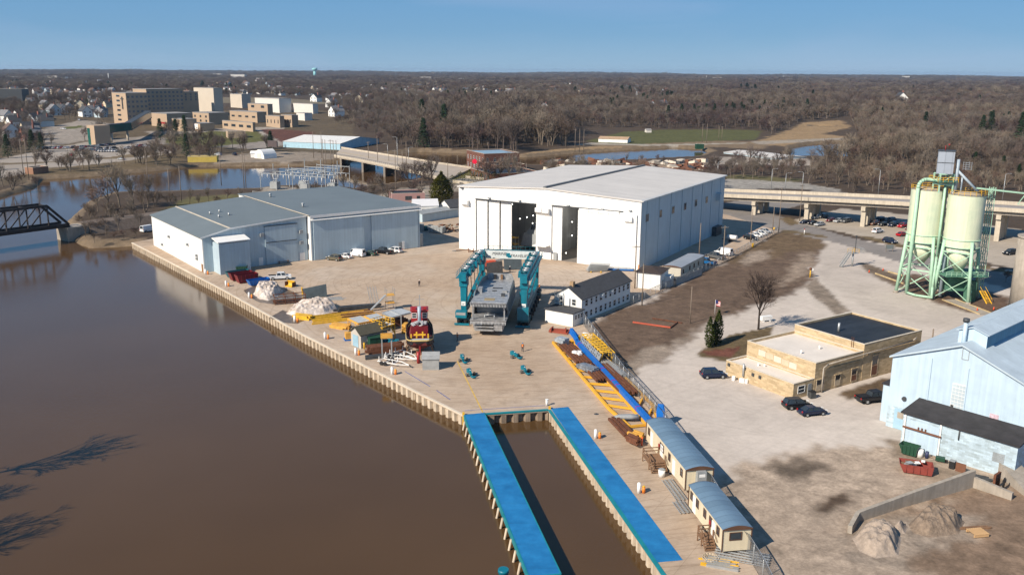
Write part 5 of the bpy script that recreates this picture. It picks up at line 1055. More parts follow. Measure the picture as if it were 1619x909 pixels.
lettering('MARINE',0.95,DSTEEL,cb,(LW_/2-2.3,LD-0.63,LH+0.85),(R(90),0,0),ital=0.2)
lettering('TRAVELIFT',0.95,DSTEEL,cb,(LW_/2+2.6,LD-0.63,LH+0.45),(R(90),0,0),ital=0.2)
w=MB();w.box(LW_/2-0.6,LD-0.66,LH+0.2,LW_/2+0.3,LD-0.61,LH+1.1);w.box(LW_/2-0.2,LD-0.68,LH+0.0,LW_/2+0.6,LD-0.661,LH+0.6);w.build('emblem',TEAL,cb)
w=MB();w.box(-1.4,-2.9,1.7,1.0,-1.3,3.1);oc=w.build('operator_cabin',TEAL,lift);w=MB();w.box(-1.2,-2.93,2.3,0.8,-2.901,2.9);w.build('cabin_window',GREYP,oc)
w=MB();w.box(LW_-1.2,-2.6,1.6,LW_+1.2,-1.2,4.2);w.build('engine_house',TEAL,lift)
w=MB();w.box(-1.6,-3.0,0.12,1.6,-2.6,0.5);w.build('bumper',TEAL,lift);w=MB();w.box(LW_-1.6,-2.9,0.12,LW_+1.6,-2.5,0.5);w.build('bumper',TEAL,lift)
for k in range(5): y=4+k*3.7;w=MB();w.cyl((LW_+0.45,y,0.85),(LW_+1.3,y,0.85),0.85,n=14);w.build('wheel',BLACK,lift)
w=MB();w.box(LW_+0.3,2.5,1.0,LW_+0.7,20.5,2.2);w.build('side_bogie',TEALD,lift)
p=gp(771.5,507,3.4);q_=gp(790.5,440.7,7.0)
fa=math.atan2(q_.y-p.y,q_.x-p.x)-math.pi/2
fy_=root('aluminium_ferry','bare aluminium passenger ferry hanging in slings under the teal boat hoist, stern to the slip','ferry',(p.x,p.y,0.03),fa)
def sec(y,hw,z0,z1,tw=None): tw=hw if tw is None else tw;return [(-hw,y,z0),(hw,y,z0),(tw,y,z1),(-tw,y,z1)]
FHW=3.75
for s in (-1,1):
 w=MB();rings=[]
 for y,hw,z0 in ((0.9,1.1,1.0),(6,1.2,0.8),(20,1.15,0.9),(25,0.7,1.3),(28.5,0.1,2.4)): rings.append([(s*2.35-hw*0.55,y,z0),(s*2.35+hw*0.55,y,z0),(s*2.35+hw,y,3.0),(s*2.35-hw,y,3.0)])
 w.loft(rings);w.build('hull',ALU,fy_)
w=MB();w.loft([sec(0.0,FHW-0.2,2.9,3.35,FHW),sec(22,FHW,2.9,3.35,FHW+0.1),sec(27,2.6,2.9,3.5,2.9),sec(29.3,0.7,3.0,3.6,0.9)]);w.build('main_deck',ALU,fy_)
w=MB()
for k in range(26): x=-FHW+0.15+k*(2*FHW-0.3)/25;w.beam((x,-0.14,2.55),(x,0.3,3.42),0.1,0.22)
w.beam((-FHW,-0.1,3.45),(FHW,-0.1,3.45),0.18,0.14);w.build('stern_ribs',ALU,fy_)
w=MB()
for s in (-1,1):
 w.hexa([(s*(FHW-0.22),5.2,3.36),(s*(FHW-0.1),5.2,3.36),(s*(FHW-0.1),22.5,3.36),(s*(FHW-0.22),22.5,3.36),(s*(FHW-0.55),3.0,6.75),(s*(FHW-0.43),3.0,6.75),(s*(FHW-0.43),22.5,6.75),(s*(FHW-0.55),22.5,6.75)])
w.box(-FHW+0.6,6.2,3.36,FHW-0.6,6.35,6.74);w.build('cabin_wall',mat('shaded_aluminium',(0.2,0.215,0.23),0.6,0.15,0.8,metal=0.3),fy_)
for s in (-1,1):
 for k in range(6): y=7.2+k*2.5;w=MB();xo=s*(FHW-0.24);w.hexa([(xo-0.03,y,4.5),(xo+0.03,y,4.5),(xo+0.03,y+1.9,4.5),(xo-0.03,y+1.9,4.5),(xo-0.17*s-0.03,y,5.9),(xo-0.17*s+0.03,y,5.9),(xo-0.17*s+0.03,y+1.9,5.9),(xo-0.17*s-0.03,y+1.9,5.9)]);w.build('window',GLASS,fy_)
w=MB();w.loft([sec(22.4,FHW-0.35,3.4,6.74,FHW-0.7),sec(25.2,2.5,3.5,6.2,1.9)]);w.build('fore_cabin',ALU,fy_)
w=MB();w.loft([[(-FHW-0.0,0.2,6.75),(FHW+0.0,0.2,6.75),(FHW,0.2,6.95),(-FHW,0.2,6.95)],[(-FHW+0.1,18,6.75),(FHW-0.1,18,6.75),(FHW-0.1,18,6.95),(-FHW+0.1,18,6.95)],[(-2.9,22.6,6.75),(2.9,22.6,6.75),(2.9,22.6,6.95),(-2.9,22.6,6.95)],[(-2.0,24.0,6.75),(2.0,24.0,6.75),(2.0,24.0,6.95),(-2.0,24.0,6.95)]]);ud=w.build('upper_deck',ALU,fy_)
w=MB()
for k in range(24): x=-FHW+0.15+k*(2*FHW-0.3)/23;w.beam((x,0.06,6.2),(x,0.5,7.05),0.1,0.2)
w.beam((-FHW,0.08,7.05),(FHW,0.08,7.05),0.16,0.14);w.build('deck_edge_ribs',ALU,ud)
w=MB()
for s in (-1,1):
 w.hexa([(s*(FHW-0.02),6,6.951),(s*(FHW-0.12),6,6.951),(s*(FHW-0.22),18,6.951),(s*(FHW-0.12),18,6.951),(s*(FHW-0.1),7,7.7),(s*(FHW-0.2),7,7.7),(s*(FHW-0.3),18,8.1),(s*(FHW-0.2),18,8.1)])
 w.hexa([(s*(FHW-0.12),18.01,6.951),(s*(FHW-0.22),18.01,6.951),(s*2.8,22.6,6.951),(s*2.9,22.6,6.951),(s*(FHW-0.2),18.01,8.1),(s*(FHW-0.3),18.01,8.1),(s*2.6,22.6,8.2),(s*2.7,22.6,8.2)])
w.hexa([(-2.8,22.62,6.951),(2.8,22.62,6.951),(2.0,23.9,6.951),(-2.0,23.9,6.951),(-2.6,22.62,8.2),(2.6,22.62,8.2),(2.2,22.9,8.2),(-2.2,22.9,8.2)])
w.build('bulwark',ALU,ud)
w=MB()
for k in range(9): w.beam((-FHW+0.3,1.2+k*2.1,6.97),(FHW-0.4,1.2+k*2.1,6.97),0.06,0.04)
w.build('deck_stiffener',STEEL,ud)
w=MB();w.box(-1.2,2.6,6.952,1.0,4.6,6.99);h_=w.build('deck_hatch',mat('plywood_cover',(0.30,0.24,0.14),0.8,0.2),ud);
for (x0,y0,x1,y1,z,nm,mm) in ((-0.6,13.2,1.6,13.8,7.02,'deck_slot',BLACK),(-0.4,10.8,0.6,11.4,7.02,'deck_slot',BLACK),(2.0,6.4,2.8,7.2,7.5,'deck_housing',DSTEEL),(-3.3,9.0,-2.4,11,7.9,'deck_housing',ALU),(2.0,9.6,2.9,10.8,7.4,'deck_housing',ALU),(-1.3,22.0,-0.8,22.6,8.0,'deck_post',BLACK),(0.2,22.0,0.7,22.6,8.0,'deck_post',WOOD)):
 w=MB();w.box(x0,y0,6.953,x1,y1,z);w.build(nm,mm,ud)
w=MB()
for x0,x1,y in ((-0.9,1.1,1.4),(-0.9,1.1,2.4)): w.tube([(x0,y,3.36),(x0,y,4.2),(x1,y,4.2),(x1,y,3.36)],0.07,6)
w.build('stern_rail',STEEL,fy_)
for x in (-FHW+0.5,FHW-0.5):
 w=MB();w.beam((x,1.0,3.36),(x,1.0,6.74),0.25);w.build('deck_pillar',ALU,fy_)
w=MB();w.box(-2.6,-0.2,1.2,1.2,0.7,1.5);w.box(-2.6,-0.1,1.9,1.2,0.7,2.1);w.box(1.2,0.1,1.2,2.9,1.2,2.6);w.build('transom_platform',ALU,fy_)
# ================================================================== VEHICLES
CARP={}
def paint(nm,c,rough=0.25): 
 if nm not in CARP: CARP[nm]=mat(nm,c,rough,0.03,0.5,spec=0.5)
 return CARP[nm]
PW=paint('white_car_paint',(0.75,0.76,0.77));PB=paint('black_car_paint',(0.012,0.013,0.016));PN=paint('navy_car_paint',(0.012,0.02,0.05));PS=paint('silver_car_paint',(0.42,0.44,0.46));PR=paint('red_car_paint',(0.40,0.012,0.02))
PM=paint('maroon_car_paint',(0.13,0.012,0.022));PG=paint('green_car_paint',(0.05,0.09,0.06));PU=paint('blue_car_paint',(0.01,0.12,0.33));PY=paint('grey_car_paint',(0.10,0.105,0.11));PT_=paint('tan_car_paint',(0.13,0.115,0.08));PBR=paint('bronze_car_paint',(0.16,0.08,0.05))
TAIL=mat('tail_lamp',(0.35,0.01,0.01),0.3);HEADL=mat('head_lamp',(0.7,0.7,0.68),0.15)
def make_vehicle(kind):
 """facing +x,origin on the ground under the middle"""
 r0=root('parked_'+kind,'x',kind)
 Ln,W,belt,top={'car': (4.6,1.8,0.95,1.45),'suv': (4.7,1.88,1.08,1.75),'pickup': (5.9,2.0,1.2,1.92),'van': (5.6,2.05,1.25,2.2)}[kind]
 h=Ln/2;w2=W/2;zb=0.32 if kind !='pickup' else 0.45
 if kind=='car': prof=[(-h,0.55),(-h+0.05,0.9),(-h+0.7,belt+0.02),(h-1.5,belt),(h-0.25,0.78),(h,0.55)];cab=(-1.75,-0.95,0.35,1.25)
 elif kind=='suv': prof=[(-h,0.6),(-h+0.04,1.0),(-h+0.2,belt+0.02),(h-1.3,belt),(h-0.2,0.9),(h,0.6)];cab=(-h+0.15,-h+0.55,0.45,1.2)
 elif kind=='pickup': prof=[(-h,0.75),(-h,1.2),(-h+0.1,1.22),(h-1.5,belt+0.02),(h-0.15,1.1),(h,0.75)];cab=(-0.85,-0.6,1.15,1.75)
 else: prof=[(-h,0.7),(-h,1.25),(-h+0.1,1.28),(h-1.1,belt+0.02),(h-0.2,1.0),(h,0.65)];cab=(-h+0.02,-h+0.15,h-1.75,h-1.0)
 w=MB();rings=[]
 for y,s in ((-w2+0.1,0.0),(-w2,-0.12),(w2,-0.12),(w2-0.1,0.0)):
  rings.append([(x*(1 if abs(s)<0.05 else 0.985),y,z+(s if z>0.8 else 0)) for x,z in prof]+[(h-0.1,y,zb),(-h+0.1,y,zb)])
 w.loft(rings,smooth=False)
 a,b,c,d=cab;yi=w2-0.28;yo=w2-0.08
 bl=[(a,-yo,belt-0.05),(d,-yo,belt-0.05),(d,yo,belt-0.05),(a,yo,belt-0.05)];tl=[(b,-yi,top),(c,-yi,top),(c,yi,top),(b,yi,top)]
 w.hexa(bl+tl)
 body=w.build('body',PW,r0,objmat=True)
 def gl(quad,nm='side_window',inset=0.12,off=0.012,m=GLASS):
  q=[Vector(p) for p in quad];ce=sum(q,Vector())/4;n_=(q[1]-q[0]).cross(q[3]-q[0]).normalized();
  if n_.dot(ce-Vector((0,0,0.9)))<0: n_=-n_
  q=[ce+(p-ce)*(1-inset)+n_*off for p in q];mb=MB();mb.face(q);mb.build(nm,m,r0)
 B_,T_=[Vector(p) for p in bl],[Vector(p) for p in tl]
 gl((B_[1],B_[2],T_[2],T_[1]),'windscreen',0.1);gl((B_[3],B_[0],T_[0],T_[3]),'rear_window',0.14)
 for s in ((0,1),(3,2)):
  b0,b1,t0,t1=B_[s[0]],B_[s[1]],T_[s[0]],T_[s[1]]
  if kind=='van': gl((b0.lerp(b1,0.8),b1,t1,t0.lerp(t1,0.82)),inset=0.16)
  else: gl((b0,b0.lerp(b1,0.5),t0.lerp(t1,0.5),t0),inset=0.14);gl((b0.lerp(b1,0.5),b1,t1,t0.lerp(t1,0.5)),inset=0.14)
 if kind=='pickup': mb=MB();mb.box(-h+0.12,-w2+0.2,1.23,-0.95,w2-0.2,1.245);mb.build('cargo_bed',BLACK,r0)
 rw={'car': 0.32,'suv': 0.36,'pickup': 0.42,'van': 0.38}[kind]
 for x in (-h*0.6,h*0.62):
  for s in (-1,1):
   mb=MB();mb.cyl((x,s*(w2-0.2),rw),(x,s*(w2+0.02),rw),rw,n=14);wh_=mb.build('wheel',BLACK,r0);mb=MB();mb.cyl((x,s*(w2+0.015),rw),(x,s*(w2+0.035),rw),rw*0.6,n=10);mb.build('rim',STEEL,wh_)
 zl=0.72 if kind=='car' else 0.85
 for s in (-1,1):
  mb=MB();mb.cbox((h-0.12,s*(w2-0.3),zl+0.02),(0.28,0.4,0.16));mb.build('headlight',HEADL,r0)
  mb=MB();mb.cbox((-h+0.05,s*(w2-0.18),zl+0.16),(0.12,0.22,0.26));mb.build('tail_light',TAIL,r0)
 return r0
PROTO={}
def put_vehicle(kind,p,rz,paint_,label,group=None,cat=None):
 if kind not in PROTO:
  PROTO[kind]=make_vehicle(kind);r0=PROTO[kind];r0.location=p;r0.rotation_euler=(0,0,rz)
  for ch in r0.children:
   if ch.name.split('.')[0]=='body': ch.material_slots[0].material=paint_
  tag(r0,label,cat or kind,group)
 else:
  r0=dup(PROTO[kind],p,rz,label,group,{'body': paint_})
  if group is None and 'group' in r0: del r0['group']
  r0['category']=cat or kind
 return r0
def face_px(p0,p1,z=0.03): a=gp(*p0,z);b=gp(*p1,z);return math.atan2(b.y-a.y,b.x-a.x)
def car_between(kind,back,front,paint_,label,group=None,z=0.03,cat=None):
 a=gp(*back,z);b=gp(*front,z);return put_vehicle(kind,(a+b)/2,math.atan2(b.y-a.y,b.x-a.x),paint_,label,group,cat)
Gs='cars parked beside the slate roofed shed'
srz=shed.rotation_euler.z+R(118)
for k,(px,py,kd,pt,lb) in enumerate(((528.5,411.5,'suv',PT_,'dark olive car, leftmost of the row parked by the shed doors'),(545,408,'car',PW,'white car between the dark olive car and the white van'),(563.5,405,'van',PW,'white panel van in the row by the shed doors'),(584.5,403.5,'car',PG,'green car right of the white van by the shed doors'),(607,401,'pickup',PB,'black pickup truck in the row by the shed doors'),(624,399,'suv',PW,'white car at the right end of the row by the shed doors'))):
 put_vehicle(kd,gp(px,py,0.03),srz,pt,lb,Gs)
car_between('pickup',(427,442.5),(458,441),PW,'white crew cab pickup truck parked beside the snow pile')
hrz=hall.rotation_euler.z
for px,py,kd,pt,lb in ((1187,379,'suv',PB,'black and white car nearest the fence corner behind the white van'),(1195,374.5,'car',PW,'white car second in the row by the fence behind the tank trailer'),(1202,371.5,'car',PW,'white car third in the row by the fence behind the tank trailer'),(1209,368,'car',PS,'silver car last in the row by the fence near the street')):
 put_vehicle(kd,gp(px,py,0.03),hrz-R(20),pt,lb,'cars parked along the fence by the hall')
put_vehicle('van',gp(1144,403,0.03),hrz+R(165),PW,'white passenger van parked by the fence right of the hall')
put_vehicle('pickup',gp(1131,409,0.03),hrz+R(165),PY,'dark grey pickup truck parked in front of the white passenger van')
put_vehicle('pickup',gp(1116,418,0.03),hrz+R(170),PU,'bright blue pickup truck behind the pale roofed trailer')
car_between('suv',(1111,597),(1144,596),PN,'dark blue car parked at the left end of the yellow brick building')
car_between('suv',(1238,646),(1281,643),PB,'black car parked at the yellow brick corner, left of the navy one')
car_between('car',(1264,657),(1303,653),PN,'navy car parked at the yellow brick corner beside the black one')
car_between('pickup',(1357,637),(1402,632),PB,'black pickup truck beside the pale blue warehouse')
car_between('suv',(1396,382),(1418,386),PN,'dark car driving on the street past the raised platform')
car_between('suv',(1609,401),(1584,404),PB,'black car driving in the lot behind the mint silos')
car_between('car',(1507,388),(1526,390),PW,'white car half hidden behind the mint silos')
lotz=R(20)
for px,py,kd,pt,lb in ((1272.5,353.5,'car',PN,'dark blue car at the left end of the viaduct lot'),(1285.5,355,'car',PB,'black car second from the left in the viaduct lot'),(1296,357,'car',PS,'silver car third from the left in the viaduct lot'),(1290.5,346,'suv',PS,'silver car behind the first viaduct column'),(1300.5,345,'suv',PY,'grey car in the shade behind the first viaduct column'),(1314,350.5,'car',PM,'maroon car between the two viaduct columns'),(1325.5,351.5,'car',PS,'light grey car between the two viaduct columns'),(1337.5,352,'suv',PY,'dark grey car just left of the second viaduct column'),(1381,356,'suv',PBR,'bronze car just right of the second viaduct column'),(1397,357,'car',PB,'black car next to the bronze one under the viaduct'),(1411.5,358,'suv',PN,'navy car left of the red one under the viaduct'),(1427,359.5,'suv',PR,'bright red car under the viaduct'),(1440,363.5,'car',PM,'maroon car right of the bright red one under the viaduct'),(1390.5,350,'suv',PB,'black car in the shade row under the viaduct, left one'),(1407.5,351,'suv',PY,'grey car in the shade row under the viaduct, right one'),(1387.5,368,'suv',PW,'white car standing alone in the sunny part of the viaduct lot'),(1425.5,373,'car',PR,'red car parked near the street edge of the viaduct lot'),(1441,376.5,'car',PB,'black car parked near the street edge of the viaduct lot')):
 put_vehicle(kd,gp(px,py,0.0),(R(215) if py<364 else R(35))+random.Random(px).uniform(-.08,.08),pt,lb,'cars in the lot under the viaduct')
# ================================================================== PEOPLE
SKIN=mat('skin',(0.45,0.26,0.18),0.6,0.05);HIVIS=mat('orange_vest',(0.85,0.20,0.02),0.7,0.05);DENIM=mat('dark_trousers',(0.02,0.025,0.04),0.9,0.1);JACK=mat('dark_jacket',(0.035,0.03,0.032),0.9,0.1);REFL=mat('reflective_tape',(0.75,0.75,0.6),0.4);BOOT=mat('boots',(0.03,0.02,0.015),0.8)
def person(label,p,rz,hat,vest,seed=0,stride=0.12,jacket=JACK):
 r0=root('person',label,'person',p,rz,None);rr=random.Random(seed);sw=rr.uniform(-0.08,0.12)
 V=[(0,0,0.95),(0,0,1.15),(0,0.01,1.38),(0,0,1.50),(0,-0.02,1.60),(0,-0.03,1.70),
         (-0.1,0,0.90),(-0.11,stride*.5,0.50),(-0.12,stride,0.08),(-0.12,stride-0.14,0.04),(0.1,0,0.90),(0.11,-stride*.4,0.50),(0.12,-stride,0.08),(0.12,-stride-0.14,0.04),
         (-0.2,0,1.42),(-0.27,0.02+sw,1.14),(-0.28,-0.08+sw,0.90),(-0.28,-0.12+sw,0.80),(0.2,0,1.42),(0.27,0.02-sw,1.14),(0.28,-0.08-sw,0.90),(0.28,-0.12-sw,0.80)]
 E=[(0,1),(1,2),(2,3),(3,4),(4,5),(0,6),(6,7),(7,8),(8,9),(0,10),(10,11),(11,12),(12,13),(2,14),(14,15),(15,16),(16,17),(2,18),(18,19),(19,20),(20,21)]
 rad=[.15,.15,.17,.065,.095,.075,.1,.075,.055,.045,.1,.075,.055,.045,.075,.055,.045,.04,.075,.055,.045,.04]
 me=bpy.data.meshes.new('p');me.from_pydata(V,E,[]);o=bpy.data.objects.new('p',me);COL.objects.link(o)
 md=o.modifiers.new('s','SKIN');sv=me.skin_vertices[0].data
 for i,r in enumerate(rad): sv[i].radius=(r*1.0,r*(0.8 if i in (0,1,2) else 1.0))
 sv[0].use_root=True;o.modifiers.new('d','SUBSURF').levels=1
 dg=bpy.context.evaluated_depsgraph_get();m2=bpy.data.meshes.new_from_object(o.evaluated_get(dg));bpy.data.objects.remove(o);m2.name='body'
 m2.materials.clear();
 for m in (SKIN,jacket,DENIM,BOOT): m2.materials.append(m)
 for f in m2.polygons: z=f.center.z;f.material_index=3 if z<0.12 else 2 if z<0.93 and abs(f.center.x)<0.24 else 0 if (z>1.5 or z<0.88) else 1
 b=bpy.data.objects.new('body',m2);COL.objects.link(b);b.parent=r0
 w=MB();w.loft([[(0.105*math.cos(a)+0,-0.03+0.125*math.sin(a),z) if k else (0.125*math.cos(a),-0.03+0.155*math.sin(a),z) for a in [6.283*i/12 for i in range(12)]] for k,z in ((0,1.67),(0,1.69),(1,1.70),(1,1.77))]);w.ball((0,-0.03,1.76),0.108,12,6,sz=0.6);w.build('hard_hat',hat,r0)
 w=MB()
 for s in (-1,1): w.ball((s*0.035,-0.115,1.635),0.012,6,4)
 w.ball((0,-0.125,1.61),0.016,6,4);w.build('face',SKIN,r0)
 if vest:
  w=MB();ring=lambda z,a,b: [(a*math.cos(t),0.01+b*math.sin(t),z) for t in [6.283*i/14 for i in range(14)]]
  w.loft([ring(0.93,.185,.15),ring(1.15,.19,.155),ring(1.36,.215,.165),ring(1.47,.13,.10)],smooth=True);v_=w.build('high_visibility_vest',HIVIS,r0)
  w=MB();w.loft([ring(1.08,.195,.16),ring(1.13,.196,.161)]);w.build('reflective_band',REFL,v_)
 return r0
BHAT=mat('blue_hard_hat',(0.02,0.16,0.35),0.4);WHAT=mat('white_hard_hat',(0.75,0.75,0.73),0.4)
person('person in white hard hat and dark work clothes standing alone on the open yard',gp(663,453.3,0.03),R(20),WHAT,False,1)
person('person in blue hard hat and orange vest standing near the maroon tugboat',gp(723,539,0.03),R(-60),BHAT,True,2)
person('person in blue hard hat and orange vest standing above the right pair of teal machines',gp(826.2,555.7,0.03),R(10),BHAT,True,3)
person('person in white hard hat and orange vest standing right of the boat hoist',gp(852.5,459.5,0.03),R(40),WHAT,True,4)
person('person in white hard hat and dark clothes standing behind the ferry below the hoist beam',gp(806.2,431,0.03),R(0),WHAT,False,5,jacket=DENIM)
# ================================================================== THINGS STANDING ABOUT THE YARD
def rot2(p,a,x,y,z=0.0): return Vector((p.x+x*math.cos(a)-y*math.sin(a),p.y+x*math.sin(a)+y*math.cos(a),p.z+z))
Z0=0.03
def make_bollard():
 r0=root('quay_bollard','white pipe post with an orange life ring post beside it, standing on the quay edge','bollard',(0,0,0),0,'bollards along the quay')
 w=MB();w.cyl((0,0,0),(0,0,1.35),0.24,n=10);w.ball((0,0,1.35),0.24,10,5,sz=0.6);w.build('white_post',WHITE,r0)
 w=MB();w.cyl((0.62,0.05,0),(0.62,0.05,0.85),0.22,n=10);w.build('orange_post',ORANGE,r0)
 w=MB();w.cyl((0.62,0.05,0.86),(0.62,0.05,1.0),0.2,0.12,n=10);w.build('lamp_cap',YELLOW,r0);return r0
bol=None
for k,(px,py) in enumerate(((325,434),(357.5,453),(394,471.5),(466,509),(514,536),(562.5,561.5),(620,592),(941.5,693),(1010,779))):
 p=gp(px,py,Z0)
 if bol is None: bol=make_bollard();bol.location=p
 else: dup(bol,p)
cap_=root('mooring_cleat','small white mooring post at the corner of the blue runway','bollard',gp(864.5,641,Z0));w=MB();w.cyl((0,0,0),(0,0,1.0),0.2,n=8);w.build('post',WHITE,cap_);w=MB();w.cyl((0,0,1),(0,0,1.1),0.28,n=8);w.build('cap',WHITE,cap_)
for px,py,lb in ((992,571,'yellow guard post left of the shed in the scaffold yard'),): pass
def post(px,py,h,r,m,label,name='guard_post',cat='post'):
 w=MB();w.cyl((0,0,0),(0,0,h),r,n=10);w.ball((0,0,h),r,10,4,sz=0.5);o=w.build(name,m);o.location=gp(px,py,Z0);tag(o,label,cat);return o
post(576,552,1.3,0.16,YELLOW,'yellow guard post beside the grey gabled shed');post(588,555.5,1.1,0.16,YELLOW,'yellow guard post beside the dark green cabinet')
post(646,390.5,1.1,0.45,YELLOW,'thick yellow drum post at the right corner of the shed');post(658.5,388.5,1.7,0.22,REDP,'red hydrant post just right of the shed corner')
post(1190,391,1.2,0.3,YELLOW,'yellow guard post in the fence line right of the hall',);post(1224,363.5,0.7,0.35,YELLOW,'low yellow post at the far end of the fence by the street')
post(1009.5,427.5,1.6,0.25,ORANGE,'orange guard post at the near right corner of the hall')
def make_dolly():
 r0=root('teal_winch_cart','x','winch cart')
 w=MB();w.beam((-0.2,-1.3,0.9),(0.0,1.2,1.5),0.5,0.7);w.cbox((0.0,1.0,1.2),(0.9,0.9,1.0),0.2);w.build('frame',TEAL,r0)
 w=MB();w.cyl((0.9,-0.1,0.55),(1.25,-0.1,0.55),0.55,n=12);w.build('wheel',BLACK,r0);w=MB();w.cyl((-1.1,0.2,0.45),(-0.75,0.2,0.45),0.45,n=12);w.build('wheel',mat('grey_tyre',(0.12,0.11,0.1),0.8),r0)
 w=MB();w.beam((-0.9,0.2,0.5),(1.1,-0.1,0.6),0.25);w.build('axle',TEALD,r0)
 w=MB();w.loft([[(0.3+0.75*math.cos(t)*s,-1.6+0.75*math.sin(t)*s,z) for t in [2.2+0.5*i for i in range(8)]]+[(0.3+0.5*math.cos(t)*s,-1.6+0.5*math.sin(t)*s,z) for t in [2.2+0.5*(7-i) for i in range(8)]] for z,s in ((0.35,1),(0.75,1))]);w.build('hook',TEAL,r0)
 w=MB();w.cbox((0.05,0.3,1.62),(0.25,0.7,0.06),0.0);w.build('label_plate',WHITE,r0);return r0
dl=None
for px,py,rz,lb in ((732,572,0.25,'teal wheeled winch cart just right of the tugboat, the upper left of four'),(743.5,595,0.4,'teal wheeled winch cart beside the yellow painted line, the lower left of four'),(814,566,0.75,'teal wheeled winch cart by the worker in the vest, the upper right of four'),(829.5,590,0.4,'teal wheeled winch cart nearest the slip head, the lower right of four')):
 if dl is None: dl=make_dolly();dl.location=gp(px,py,Z0);dl.rotation_euler=(0,0,rz);dl.scale=(.72,)*3;tag(dl,lb,group='teal winch carts')
 else: dup(dl,gp(px,py,Z0),rz,lb,'teal winch carts')
ts0=gp(664,566,Z0);tf=gp(655,513,Z0)
tug=root('tugboat','small maroon and black tugboat propped on blocks with its stern to the quay','tugboat',ts0,math.atan2(tf.y-ts0.y,tf.x-ts0.x)-math.pi/2-R(3))
TL,THW=14.5,2.75
def hull_ring(y,hw,zk,zd):
 return [(-hw,y,zd),(-hw*0.98,y,zd-0.9),(-hw*0.75,y,zk+0.7),(-0.15,y,zk),(0.15,y,zk),(hw*0.75,y,zk+0.7),(hw*0.98,y,zd-0.9),(hw,y,zd)]
secs=[(0.0,1.5,2.6,3.6),(0.5,2.1,1.9,3.55),(1.6,2.6,1.3,3.5),(5,THW,0.9,3.5),(9,2.6,0.9,3.7),(12,1.8,1.0,4.1),(13.7,0.8,1.6,4.5),(14.5,0.1,2.6,4.8)]
w=MB();w.loft([hull_ring(*s) for s in secs],smooth=False);hl=w.build('hull',mat('black_hull_paint',(0.02,0.018,0.02),0.5,0.2,1),tug)
w=MB();w.loft([[(-hw*0.985,y,zd-1.0),(-hw*0.77,y,zk+0.68),(-0.17,y,zk-0.02),(0.17,y,zk-0.02),(hw*0.77,y,zk+0.68),(hw*0.985,y,zd-1.0)] for y,hw,zk,zd in secs]);w.build('bottom_paint',mat('red_bottom_paint',(0.11,0.02,0.018),0.7,0.2,1),hl)
w=MB();rail=[(-s[1],s[0],s[3]+0.02) for s in reversed(secs)]+[(s[1],s[0],s[3]+0.02) for s in secs];w.tube(rail,0.14,6);w.beam((-1.5,0,3.62),(1.5,0,3.62),0.25);w.build('rubbing_strake',mat('cream_trim',(0.55,0.42,0.18),0.6,0.1),tug)
w=MB()
for s in (-1,1):
 for a,b in zip(secs[1:-1],secs[2:]): w.hexa([(s*(a[1]-.05),a[0],a[3]),(s*(a[1]+.03),a[0],a[3]),(s*(b[1]+.03),b[0],b[3]),(s*(b[1]-.05),b[0],b[3]),(s*(a[1]-.05),a[0],a[3]+.7),(s*(a[1]+.03),a[0],a[3]+.7),(s*(b[1]+.03),b[0],b[3]+.75),(s*(b[1]-.05),b[0],b[3]+.75)])
w.build('bulwark',MATS['black_hull_paint'],tug)
w=MB();w.face([(-1.5,0.05,3.6)]+[(-s[1]+.1,s[0],s[3]-.04+(.09 if s[0]<1 else 0)) for s in secs[1:]]+[(s[1]-.1,s[0],s[3]-.04+(.09 if s[0]<1 else 0)) for s in reversed(secs[1:])]+[(1.5,0.05,3.6)]);w.build('deck',mat('red_deck',(0.16,0.03,0.03),0.8,0.2,1.5),tug)
w=MB();w.face([(-1.5,0.06,3.66),(1.5,0.06,3.66),(2.1,1.3,3.66),(-2.1,1.3,3.66)]);w.build('stern_deck',mat('grey_deck',(0.35,0.42,0.46),0.7,0.1),tug)
w=MB();w.box(-1.7,3.2,3.5,1.7,9.5,5.6);dkh=w.build('deckhouse',MAROON,tug)
w=MB();w.box(-1.65,6.3,5.6,1.65,9.3,8.0);w.box(-1.85,6.1,8.0,1.85,9.5,8.2);wheelh=w.build('wheelhouse',REDP,tug)
for x in (-1.05,1.05): window(tug,(x,6.3,7.1),0.5,0.55,'y-',WHITE,name='aft_window')
for x in (-1.65,1.65): window(tug,(x,7.8,7.1),0.6,0.5,'x-' if x<0 else 'x+',WHITE,name='side_window')
w=MB();w.cyl((0,5.4,5.6),(0,5.4,9.2),0.36,n=12);w.build('funnel',GP,tug)
w=MB();w.beam((0.1,7.4,8.2),(0.1,7.4,11.2),0.14);w.beam((-0.8,7.4,10.2),(1.0,7.4,10.2),0.08);w.build('mast',STEEL,tug)
for s in (-1,1): w=MB();w.cbox((s*1.1,7.0,8.5),(0.7,0.7,0.5));w.build('roof_locker',REDP,tug)
rr=random.Random(5);w=MB()
for k in range(26): w.cbox((rr.uniform(-1.3,1.3),rr.uniform(3.6,5.4),5.7+rr.random()*.5),(rr.uniform(.3,.9),rr.uniform(.3,.8),rr.uniform(.1,.4)),rr.random()*3,0,rr.uniform(-.5,.5))
tug.scale=(.95,)*3;tag(w.build('canvas_heap',mat('grey_canvas',(0.42,0.43,0.44),0.9,0.25,2),tug),kind='stuff')
w=MB()
for s in (-1,1): w.beam((s*0.6,1.9,3.5),(s*0.6,1.9,4.9),0.28)
w.beam((-1.2,1.9,4.3),(1.2,1.9,4.3),0.3);w.build('towing_bitt',YELLOW,tug)
for s in (-1,1): w=MB();w.cbox((s*1.7,1.8,4.0),(0.3,0.7,0.8));w.build('side_bitt',YELLOW,tug)
w=MB();w.box(-0.12,0.1,0.5,0.12,0.9,2.6);w.build('rudder',REDP,tug)
